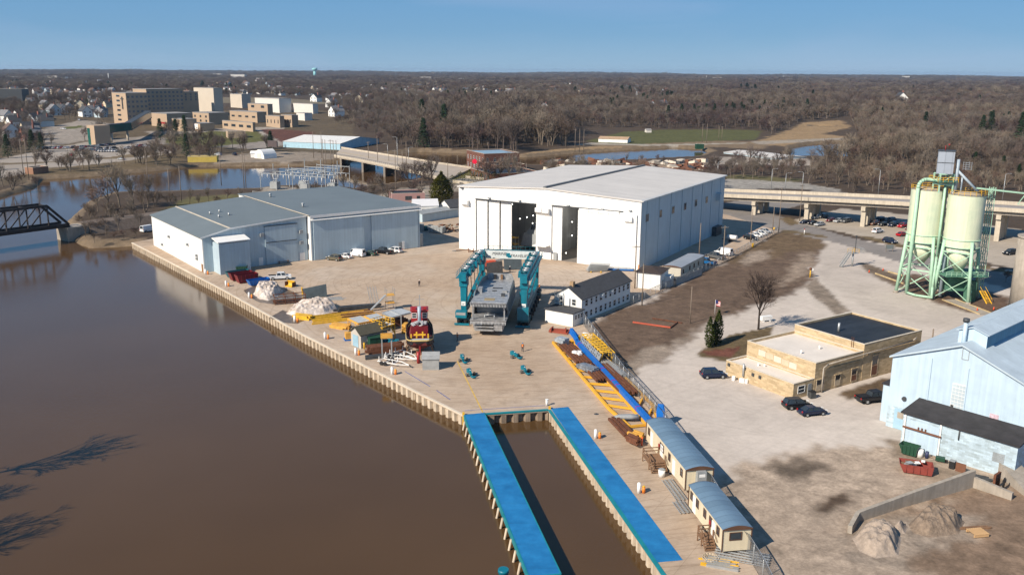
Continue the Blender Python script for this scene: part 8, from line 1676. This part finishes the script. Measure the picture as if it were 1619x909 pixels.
block('white_warehouse','pale grey flat warehouse in front of the far pond','warehouse',1144,243,1226,253,26,241,SHEETB,ROOFW,0,1.0);block('park_shelter','open park shelter with a tan roof beside the green field','shelter',946,225,992,226.5,12,219.5,WHITE,mat('tan_roof',(.4,.28,.18),.9),0,1.5);block('park_hut','small pinkish hut on the far side of the green field','hut',1022,210,1030,210,6,206,OFFW,ROOFD,0,1);block('green_container','dark green container at the river bank below the field','container',1101,235,1113,235,4,228,DGR)
rr=random.Random(12);sc_=root('scrap_heap','wide heap of rust and pale demolition scrap beyond the hall roof','scrap',gp(1000,262))
for k in range(150):
 p=gp(rr.uniform(858,1115),rr.uniform(255,271));s=rr.uniform(1.5,4.6);w=MB();w.cbox((p.x,p.y,.5),(s*1.6,s,rr.uniform(.6,2.6)),rr.random()*3,0,rr.uniform(-.3,.3),rr.uniform(-.3,.3));w.build('scrap_piece',(BRWN,CONC,COPE,BRWN,RUST,DSTEEL)[k % 6],sc_,world=True)
ssp=gp(452,303);ss=root('substation','steel lattice substation with insulators and transformers on the near river bank','substation',ssp,R(-25))
for j,y in enumerate((0,9,18)):
 for x in (-14,-5,4,13,22): w=MB();H_=8+3*(j % 2)+(3 if x>3 else 0);w.beam((x,y,0),(x,y,H_),.26);w.build('post',GREYP,ss)
 w=MB();w.beam((-14,y,7.5),(22,y,7.5),.2,.3);w.beam((4,y,10.5),(22,y,10.5),.2,.3);[w.beam((x,y,7.5),(x+2.25,y,10.5),.1) for x in (4,8.5,13,17.5)];w.build('gantry_beam',GREYP,ss)
 for x in range(-13,22,3): w=MB();w.cyl((x,y,5.6),(x,y,7.2),.14,n=6);w.build('insulator',WHITEW,ss)
for x in (-13,-5,4,13,22): w=MB();w.beam((x,0,7.8),(x,18,7.8),.14,.2);w.build('cross_beam',GREYP,ss)
for x,y in ((-9,4),(0,13),(8,4),(17,12)): w=MB();w.box(x-1.8,y-1.3,.3,x+1.8,y+1.3,3.6);w.box(x-2.5,y-1,.5,x-1.85,y+1,3);t_=w.build('transformer',GREYP,ss);w=MB();[w.cyl((x+d_,y,3.6),(x+d_,y,5),.16,n=6) for d_ in (-1,0,1)];w.build('bushing',WHITEW,t_)
fence('chain link fence round the substation',[(400,310),(440,316),(545,303)],2.2,4)
PL=[(38,281,220),(46,285,217),(235,302,237),(269,318,265),(350,292,237),(386,296,240),(389,297,243),(339,233,213),(496,250,208),(509,250,207),(512,281,220),(516,281,221),(524,271,221),(529,286,222),(533,272,222),(583,263,224),(597.5,267,215),(615,267,241),(626,310,237),(636.5,273,239),(643,275,224),(690,267,247),(708,287,257),(723,265,246),(909,240,204),(916,240,204),(922.6,241,205),(1110,226,196),(1117,226,196),(1136,222,200),(1141,222,200),(287,318,263),(375,228,208),(352,228,210),(832,283,258),(782,279,256)]
for k,(px,by,ty) in enumerate(PL):
 n_=('thin wooden pole on the far river bank at the left' if px<60 else 'wooden pole among the bare trees behind the slate roofed shed' if px<300 and by>290 else 'wooden pole near the substation' if px<545 and by>245 else 'pole below the hospital lawn' if px<400 else 'wooden pole along the road bridge' if px<730 else 'light pole by the low brick workshop' if px<850 else 'tall pole at the river edge of the park')
 pole(n_,(px,by) if by>236 else tuple(gt(px,by)),ty,arm=.4 if k % 3==0 else False,r=.2,group='poles: '+n_)
for k,(px,by,ty) in enumerate(((613,246,229),(646,252,234),(628.5,262,218))): pole('street light on the road bridge',gp(px,by,4.2),ty,'lamp',r=.14,arm=(-1,1,-1)[k],group='street lights on the road bridge')
p=gt(498,123);p.z=TZ(p.x,p.y);wt=root('water_tower','pale turquoise water tower on the horizon','water tower',p);h=zat(107.5,p)-p.z;k=h/40;AQ=mat('aqua_paint',(.25,.55,.58),.5);w=MB();w.cyl((0,0,0),(0,0,h*.72),6.5*k,5.5*k,n=16);w.build('stem',AQ,wt);w=MB();w.loft([[(r_*k*math.cos(t),r_*k*math.sin(t),z*h) for t in [6.283*i/20 for i in range(20)]] for z,r_ in ((.68,6),(.76,11),(.9,12),(.97,9),(1,3))],smooth=True);w.build('tank',AQ,wt)
for px,by,ty,lb in ((626,122,108,'thin radio mast on the horizon'),(172,128,116,'slim white stack on the left horizon'),(1117,126,120,'distant white tower on the right horizon')): p=gt(px,by);h=zat(ty,p)-p.z;o=MB();o.cyl((0,0,0),(0,0,h),1.6,.8,n=6);q=o.build('mast',WHITEW if 'mast' not in lb else GREYP);q.location=p;tag(q,lb,'mast')
HP={};rh=random.Random(21)
HW_={'white': WHITE,'cream': mat('cream_wall',(.6,.52,.38),.8),'grey': mat('grey_wall',(.36,.40,.44),.8),'red brick': mat('house_brick',(.28,.12,.09),.9),'pale blue': mat('paleblue_wall',(.42,.52,.58),.8)};HR_=(ASPHR,mat('brown_shingle',(.11,.075,.06),.9,.2),mat('grey_shingle',(.17,.17,.18),.9,.2))
def house(p,rz,c,label,sc=1.0,grp=None):
 ri=rh.randrange(3)
 if c not in HP:
  r0=root('town_house',label,'house',p,rz,grp);wl,rf=gable(r0,8,10,5.4,9.2,HW_[c],HR_[ri],.4,'y',-4,-5,-1,'wall','roof')
  for x in (-2,2):
   for z in (1.4,4.2): window(r0,(x,-5,z-.6),.6,.8,'y-',WHITE)
  w=MB();w.box(1,1,6,1.9,1.9,9.4);w.build('chimney',HW_['red brick'],rf);HP[c]=r0
 else: r0=dup(HP[c],p,rz,label,grp,{'roof': HR_[ri]})
 r0.scale=(sc,)*3;return r0
OPEN=[z[0] for z in ZONES if z[1] in (C_PARK,C_ASPH,C_LOT,C_LAWN,C_MUD) or z[1][0]>.28 or z[1] in ((.115,.125,.04),(0.105,0.13,0.035),(0.125,0.125,0.045))]+[PT((165,215),(165,165),(520,150),(520,205)),PT((-40,150),(45,150),(45,168),(-40,168)),PT((430,245),(430,196),(520,196),(590,215),(600,235),(540,245)),PT((130,232),(240,200),(245,212),(155,235)),P0((725,285),(735,245),(805,245),(900,290)),P0((520,262),(525,232),(600,230),(760,268),(720,295)),P0((1135,258),(1138,228),(1250,236),(1275,262)),P0((1130,345),(1130,304),(1900,314),(1900,520),(1300,400)),P0((1140,304),(1140,292),(1290,300),(1500,312),(1500,318)),P0((820,226),(895,236),(905,204),(1190,204),(1222,213),(1262,195),(1345,190),(1365,228),(1345,250),(1272,262),(1120,262),(1115,290),(820,290)),P0((395,318),(395,285),(545,285),(560,315)),P0((612,326),(612,306),(760,300),(760,350))]
def is_open(x,y):
 x=np.atleast_1d(np.asarray(x,float));y=np.atleast_1d(np.asarray(y,float));b=np.zeros(x.shape,bool)
 for p in OPEN: b |=inside(p,x,y)
 return b | (vwater(x,y)<4)
HPOS=[]
for px,py,c,lb,s in ((49,222,'red brick','red brick and white house with a dark roof above the far parking lot',1.25),(33,190,'white','white house with two gables at the left edge of the town',1.1),(57,197,'grey','grey white two storey house left of the town green',1.2),(128,172,'cream','cream house with rounded gable front left of the hospital',1.2),(160,183,'grey','pale grey house just left of the hospital tower',1.2),(147,180,'red brick','low red brick house left of the hospital tower',1.0),(171,170,'cream','small cream gabled house beside the hospital tower',.9),(360,147,'white','white gabled house with a square turret right of the hospital tower',1.3),(500,161,'white','white house under an orange brown roof right of the hospital',1.3),(568,162,'cream','pale house with an orange roof above the near forest',1.3),(861,178,'white','white steep gabled house in the middle of the woods',1.2),(1047,172,'pale blue','pale blue house on the wooded slope above the field',1.3),(1030,172,'grey','grey house on the wooded slope above the field',1.2),(1423,165,'white','large white house alone on the rise in the right hand woods',2.0)):
 p=gt(px,py);house(p,rh.uniform(-.9,.3),c,lb,s);HPOS.append((p.x,p.y))
n=0
for _ in range(4000):
 if n>=225: break
 far=rh.random()<.4;px,py=(rh.uniform(0,1100),rh.uniform(131,158)) if far else (rh.uniform(0,540),rh.uniform(146,225))
 p=gt(px,py)
 if is_open(p.x,p.y)[0] or any((p.x-a) **2+(p.y-b) **2<190 for a,b in HPOS): continue
 c=rh.choice(['white','white','cream','grey','pale blue','white']);z_='far off among the woods of the plain' if far else 'in the old town across the river'
 house(p,rh.choice([-.7,.87])+rh.uniform(-.2,.2),c,'small %s gabled house %s' % (c,z_),rh.uniform(.9,1.35),'%s houses %s' % (c,z_));HPOS.append((p.x,p.y));n +=1
st=None
for k in range(26):
 px=rh.choice([rh.uniform(20,520),rh.uniform(540,760),rh.uniform(60,520),rh.uniform(1100,1600)]);p=gt(px,rh.uniform(120.5,129));s=rh.uniform(.3,.9)
 if st is None: st=root('commercial_building','long low pale flat roofed building near the horizon','building',p,0,'pale buildings near the horizon');w=MB();w.box(-30,-14,-3,30,14,17);w.build('wall',OFFW,st);w=MB();w.box(-30.4,-14.4,17,30.4,14.4,18);w.build('roof',ROOFW,st)
 else: dup(st,p,rh.uniform(-.2,.2),scale=(s,1,s*.9))
cols=[(PW,'white'),(PS,'silver'),(PB,'black'),(PN,'navy'),(PR,'red'),(PW,'white'),(PY,'grey'),(PS,'silver')];spots=[]
for y0,x0,x1,dy in ((236.5,62,112,-1.5),(235,118,150,-2),(233,145,182,-2.5),(238.5,122,150,0),(237,152,186,-1),(240.5,156,190,0),(236,200,238,-2.2),(232.5,215,238,-.5)):
 k=int((x1-x0)/3.9)
 for i in range(k):
  if rh.random()<.88: spots.append((x0+(x1-x0)*i/k,y0+dy*i/k))
spots +=[(113,247,4),(140,250.5,2),(154,250,0),(192,253,1),(371,246,3),(345,246,1),(100,205,0),(125,191,0),(85,190,2),(140,186,0)]
for k,s in enumerate(spots):
 pt_,cn=cols[s[2] if len(s)>2 else rh.randrange(8)];p=gt(s[0],s[1]);put_vehicle(rh.choice(('car','suv')),p+Vector((0,0,.1)),R(50)+rh.uniform(-.1,.1) if len(s)<3 else rh.random()*3,pt_,'tiny %s car in the far parking lot across the river' % cn,cn+' cars in the far lot')
for px,by in ((365,203),(372,203),(384,202.5),(390,202.5),(398,203)): put_vehicle('car',gt(px,by),R(140),rh.choice((PW,PS,PB)),'tiny car in front of the low hospital wing','cars at the low hospital wing')
def bark(nm,c): return mat(nm,c,.95,.2,.3,objvar=.32,spec=.1,posvar=.28)
BK=[bark('twig_brown',(.128,.098,.08)),bark('twig_grey',(.155,.13,.108)),bark('twig_reddish',(.12,.083,.072))];TRK=bark('bark_grey',(.14,.115,.095));EVG=mat('evergreen',(.022,.042,.018),.9,.3,.6,spec=.1,objvar=.2);ARB=mat('cedar_green',(.05,.065,.015),.9,.35,.8,spec=.1)
def bare_tree(seed,H,spread,tw=.05,nb=5,up=.75,stems=1):
 r_=random.Random(seed);T=MB();Cr=MB()
 def branch(p,d,L_,r,lv):
  q=p+d*L_
  if lv<=1: T.cyl(p,q,r,r*.6,n=6 if lv==0 else 5,caps=False)
  elif lv==2: Cr.cyl(p,q,r,r*.5,n=3,caps=False)
  else:
   s=d.cross(Vector((r_.uniform(-1,1),r_.uniform(-1,1),r_.uniform(-1,1)))).normalized()*max(r,tw);m_=p+d*L_*.5+s*.6;Cr.face([p-s,p+s,q])
  if lv>=4: return
  k=(nb+2,nb,nb,nb)[lv]
  for i in range(k):
   t=r_.uniform(.35,1.0) if lv else r_.uniform(.4,1.0);a=r_.uniform(0,6.283);tilt=r_.uniform(.45,1.0)*spread;ax=d.cross(Vector((math.cos(a),math.sin(a),.1))).normalized()
   nd=(d*math.cos(tilt)+ax*math.sin(tilt));nd=(nd+Vector((0,0,up*.35))).normalized();branch(p+d*L_*t,nd,L_*r_.uniform(.5,.78)*(1.0 if lv else .85),r*.5,lv+1)
 for s in range(stems): a=6.28*s/stems;d=Vector((.3*math.cos(a),.3*math.sin(a),1)).normalized() if stems>1 else Vector((r_.uniform(-.06,.06),r_.uniform(-.06,.06),1)).normalized();branch(Vector((.3*math.cos(a)*(stems>1),.3*math.sin(a)*(stems>1),-.4)),d,H*.46,H*.017,0)
 return T,Cr
def conifer(seed,H,r0):
 r_=random.Random(seed);T=MB();T.cyl((0,0,-.3),(0,0,H*.9),H*.018,.03,n=6);Cr=MB()
 for k in range(900):
  t=r_.random() **.75;z=H*(.06+.94*t);R_=r0*(1-t) **.85*r_.uniform(.35,1.05)+.1;a=r_.uniform(0,6.283);c=Vector((R_*math.cos(a),R_*math.sin(a),z));d=Vector((math.cos(a),math.sin(a),-.35));s=Vector((-math.sin(a),math.cos(a),r_.uniform(-.3,.3)))*r_.uniform(.2,.5)*(H/14);Cr.face([c-s,c+s,c+d*r_.uniform(.5,1.2)*(H/14)])
 return T,Cr
def bush_crown(seed,H,r0,n=1500,egg=True):
 r_=random.Random(seed);T=MB();T.cyl((0,0,-.3),(0,0,H*.6),H*.02,.03,n=6);Cr=MB()
 for k in range(n):
  t=r_.random();z=H*(.03+.97*t);pr=(math.sin(math.pi*min(1,(t*.9+.16))) **.7 if egg else 1-t);R_=r0*pr*r_.uniform(.6,1.04);a=r_.uniform(0,6.283);c=Vector((R_*math.cos(a),R_*math.sin(a),z));d=Vector((r_.uniform(-1,1)+math.cos(a),r_.uniform(-1,1)+math.sin(a),r_.uniform(.2,1.4))).normalized()*r_.uniform(.3,.7)*H/9;s=Vector((-math.sin(a),math.cos(a),r_.uniform(-.6,.6)))*r_.uniform(.12,.3)*H/9;Cr.face([c-s,c+s,c+d])
 return T,Cr
def tree_obj(nm,label,cat,mbs,ms,loc,grp=None):
 r0=root(nm,label,cat,loc,0,grp);mbs[0].build('trunk',ms[0],r0,recalc=False);mbs[1].build('crown',ms[1],r0,recalc=False);return r0
KINDS=[bare_tree(1,16,.85),bare_tree(2,18,.7,nb=5),bare_tree(3,14,1.0),bare_tree(4,15,.8,stems=3,nb=4),bare_tree(5,17,.75),conifer(6,16,3.6),bush_crown(8,4,3.2,900)]
tree_obj('bare_tree','solitary bare tree with dark fine branches by the yellow brick building','tree',bare_tree(11,14.5,.78,.03,6,.75),(bark('dark_bark',(.05,.04,.035)),bark('dark_twig',(.06,.045,.04))),gp(1199,521))
for k,(px,py,s,lb) in enumerate(((1121,549,1.0,'left of the three small cedars'),(1129,546,.85,'middle of the three small cedars'),(1134,543,1.1,'right, tallest of the three small cedars'))):
 if k==0: cd_=tree_obj('cedar_tree',lb,'cedar',bush_crown(9,6.2,.95,1100),(TRK,ARB),gp(px,py),'cedars at the gravel lot')
 else: dup(cd_,gp(px,py),k*1.3,lb,scale=(s,)*3)
tree_obj('evergreen_tree','broad olive green evergreen left of the hall','tree',bush_crown(10,14,4.6,3800),(TRK,mat('olive_evergreen',(.075,.075,.012),.9,.4,.5,spec=.1)),gp(698,329));tree_obj('evergreen_shrub','dark green rounded evergreen at the end of the road bridge','shrub',bush_crown(12,7,5.5,1600),(TRK,EVG),gp(672,280))
sb=None
for k,(px,py,s) in enumerate(((742,284,1.2),(755,286,1.1),(768,288,1.2),(728,288,1.0),(715,292,.9),(782,290,1.1),(748,292,.9))):
 if sb is None: sb=tree_obj('evergreen_shrub','olive green juniper shrub in the hedge before the red brick building','shrub',bush_crown(14,5,3.4,900),(TRK,MATS['olive_evergreen']),gp(px,py),'junipers before the red brick building')
 else: dup(sb,gp(px,py),k*1.1,scale=(s,)*3)
EV=tree_obj('spruce_tree','left dark spruce on the hospital lawn','spruce',KINDS[5],(TRK,EVG),gt(254,222),'spruces')
TREES=[];
for px,py,s,lb in ((279,223,1.0,'middle dark spruce on the hospital lawn'),(293,219,1.1,'right dark spruce on the hospital lawn'),(13,250,.9,'dark spruce at the left edge by the far lot'),(52,240,.9,'first dark spruce left of the far parking lot'),(66,241,.8,'second dark spruce left of the far parking lot'),(1551,222,1.3,'left spruce of the clump in the right hand woods'),(1564,220,1.4,'right spruce of the clump in the right hand woods'),(1611,237,1.7,'tall spruce at the right edge of the woods')): dup(EV,gt(px,py),s*5,lb,scale=(s,)*3)
def cand(r0,r1,sp,seed):
 g=np.random.default_rng(seed);xs=np.arange(-r1*.66,r1*.66,sp);ys=np.arange(r0*.8,r1,sp);X,Y=np.meshgrid(xs,ys);X=X.ravel()+g.uniform(-sp*.48,sp*.48,X.size);Y=Y.ravel()+g.uniform(-sp*.48,sp*.48,Y.size);d=np.hypot(X,Y);k=(d>r0) & (d<r1) & (np.abs(X)<Y*.63+25) & ((X<-95) | (Y>395-.55*np.clip(X,0,200)) | (X>330));return X[k],Y[k],g
PX,PY,PS_=[],[],[]
for r0,r1,sp,seed,far in ((330,760,8.5,1,0),(760,1500,9.6,2,0),(1500,3600,21,3,1),(3600,10500,46,4,2)):
 X,Y,g=cand(r0,r1,sp,seed);town=(X<-40-.05*Y) & (Y>480) & (Y<1500);pr=np.where(town,.42,.95);pr=np.where(far>0,.9-.25*(lownoise(X,Y,260,2)>.42),pr);keep=g.random(X.size)<pr
 if not far: keep &=~is_open(X,Y) & ~((X<-55) & (Y<470));s_lo=np.where((X>60) & (Y<520),.62,1.0)
 if not far:
  for a,b in HPOS: keep &=(X-a) **2+(Y-b+4) **2>110
  keep &=~inside(YARD,X,Y) & ((X>-140) | (Y>330)) & ((X<-100) | (X>80) | (Y>420))
 s=np.where(town,g.uniform(.6,.95,X.size),g.uniform(.75,1.15,X.size))*(1.0,1.45,2.4)[far] **.5*(s_lo if not far else 1)
 s=s*np.where((X>-95) & (X<80) & (Y>545) & (Y<820),1.6,1)
 s=s*(1+.28*lownoise(X,Y,70,1));keep &=(lownoise(X,Y,45,2)>-.62) | (far==0)
 PX.append(X[keep]);PY.append(Y[keep]);PS_.append(s[keep])
PX,PY,PS_=map(np.concatenate,(PX,PY,PS_));g=np.random.default_rng(5)
near_px=[(150,352,.42),(135,374,.35),(168,342,.5),(183,350,.6),(205,345,.6),(190,328,1.25),(230,336,.85),(215,374,.3),(196,378,.3),(180,380,.28),(245,326,.5),(172,332,1.15),(268,326,.5),(300,323,.45),(330,320,.45),(360,318,.45),(235,314,.65),(128,360,.42),(150,384,.25),(222,360,.4),(162,366,.4),(142,345,.5),(155,335,.8),(175,352,.5),(195,358,.45),(212,331,1.05),(148,368,.35),(168,376,.3),(188,365,.4),(212,352,.5),(280,330,.4),(315,328,.4),(345,326,.4),(380,318,.4),(560,308,.6),(575,315,.65),(590,318,.65),(605,312,.6),(545,302,.5),(625,300,.6),(650,312,.6),(665,318,.55),(640,290,.5),(600,300,.55),(680,300,.6),(660,300,.5),(582,303,.6),(615,320,.6),(715,312,.5),(528,300,.45),(500,305,.4),(472,308,.35),(1140,296,.5),(860,266,.4),(905,262,.4),(925,262,.35),(990,259,.4),(1015,258,.35),(1038,257,.45),(1050,262,.4),(890,264,.35),(1140,278,.55),(1160,283,.6),(1175,281,.65),(1190,283,.6),(1150,276,.6),(1205,278,.6),(1222,281,.55),(1240,276,.55),(1590,446,.28),(60,300,.6),(20,300,.7),(5,296,.8),(35,292,.6),(100,262,.5),(75,262,.45),(310,226,.5)]
BANK=[(-79,109,1.1),(-73.5,88,1.0),(-79,98,.9)]
allp=[(gp(x,y).x,gp(x,y).y,s) for x,y,s in near_px]+BANK
dd=np.hypot(PX,PY);od=np.argsort(dd);NI=300-len(allp)-18
for i in od[:NI]: allp.append((PX[i],PY[i],PS_[i]))
rest=od[NI:]
protos=[]
def zone(x,y): return 'bare tree on the left river bank throwing its shadow on the water' if y<200 and x<-50 else 'bare tree on the brushy bank behind the slate roofed shed' if x<-95 and y<470 else 'bare tree around the road bridge and substation' if x<5 and y<480 else 'bare tree on the town side of the river' if x<-60 else 'bare tree in the forest across the river behind the bridge' if x<60 else 'bare brown tree in the woods beyond the viaduct'
for k,(x,y,s) in enumerate(allp):
 kd=(k*7+int(x)) % 5;z=zone(x,y);loc=(x,y,TZ(x,y));sc3=(s*g.uniform(.9,1.2),)*2+(s,)
 if len(protos)<5:
  kd=len(protos);r0=tree_obj('bare_tree',z,'tree',KINDS[kd],(TRK,BK[kd % 3]),loc,'trees: '+z);r0.scale=sc3;protos.append(r0)
 else: dup(protos[kd],loc,g.uniform(0,6.28),z,'trees: '+z,scale=sc3)
src=[]
for k in range(7):
 b=MB();T,Cr=KINDS[min(k,5)] if k<6 else KINDS[2]
 for q,m in ((T,0),(Cr,1)):
  base=len(b.v);b.v +=q.v;b.f +=[tuple(i+base for i in f) for f in q.f];b.m +=[m]*len(q.f);b.sm +=q.sm
 o=b.build('woodland_source',[TRK,EVG if k==5 else BK[k % 3]],recalc=False);COL.objects.unlink(o);src.append(o)
wm=bpy.data.meshes.new('woodland');n=len(rest);zz=TZ0(PX[rest],PY[rest]);wm.vertices.add(n);wm.vertices.foreach_set('co',np.stack([PX[rest],PY[rest],zz-.3],-1).ravel())
a=wm.attributes.new('sz','FLOAT_VECTOR','POINT');s=PS_[rest];far_=np.hypot(PX[rest],PY[rest]);wide=np.where(far_>3600,2.6,np.where(far_>1500,1.35,1.05));a.data.foreach_set('vector',np.stack([s*wide,s*wide,s*np.where(far_>1500,.62+.2*g.random(n),1)],-1).ravel())
a=wm.attributes.new('rt','FLOAT','POINT');a.data.foreach_set('value',g.uniform(0,6.28,n));a=wm.attributes.new('ix','INT','POINT');a.data.foreach_set('value',np.where((far_<2600) & (g.random(n)<.006+.16*(lownoise(PX[rest],PY[rest],90,3)>.5)),5,g.choice([0,1,2,3,4,6],n)).astype(np.int32))
wo=bpy.data.objects.new('woodland',wm);COL.objects.link(wo);tag(wo,'leafless brown woods filling the plain to the horizon','woods',kind='stuff')
ng=bpy.data.node_groups.new('scatter_trees','GeometryNodeTree');ng.interface.new_socket('Geometry',in_out='INPUT',socket_type='NodeSocketGeometry');ng.interface.new_socket('Geometry',in_out='OUTPUT',socket_type='NodeSocketGeometry');N=ng.nodes.new;K=ng.links.new
gi,go,ip,gj=N('NodeGroupInput'),N('NodeGroupOutput'),N('GeometryNodeInstanceOnPoints'),N('GeometryNodeGeometryToInstance')
for o in reversed(src): oi=N('GeometryNodeObjectInfo');oi.inputs['Object'].default_value=o;K(oi.outputs['Geometry'],gj.inputs[0])
def attr(nm,t): q=N('GeometryNodeInputNamedAttribute');q.data_type=t;q.inputs[0].default_value=nm;return [x for x in q.outputs if x.enabled and x.name=='Attribute'][0]
cx_=N('ShaderNodeCombineXYZ');K(attr('rt','FLOAT'),cx_.inputs[2]);ip.inputs['Pick Instance'].default_value=True;K(gi.outputs[0],ip.inputs['Points']);K(gj.outputs[0],ip.inputs['Instance']);K(attr('ix','INT'),ip.inputs['Instance Index']);K(cx_.outputs[0],ip.inputs['Rotation']);K(attr('sz','FLOAT_VECTOR'),ip.inputs['Scale']);K(ip.outputs[0],go.inputs[0])
wo.modifiers.new('scatter','NODES').node_group=ng;print('woods',n,'near',len(allp))
hz_=MB();hz_.box(-11000,-60,-8,11000,13400,75);ho=hz_.build('haze',bpy.data.materials.new('haze_air'));tag(ho,kind='stuff');m=ho.data.materials[0];m.use_nodes=True;q=m.node_tree.nodes;q.remove(q['Principled BSDF']);v=q.new('ShaderNodeVolumePrincipled');v.inputs['Density'].default_value=4.5e-5;v.inputs['Color'].default_value=(.55,.76,1,1);v.inputs['Anisotropy'].default_value=.2;m.node_tree.links.new(v.outputs[0],q['Material Output'].inputs['Volume'])
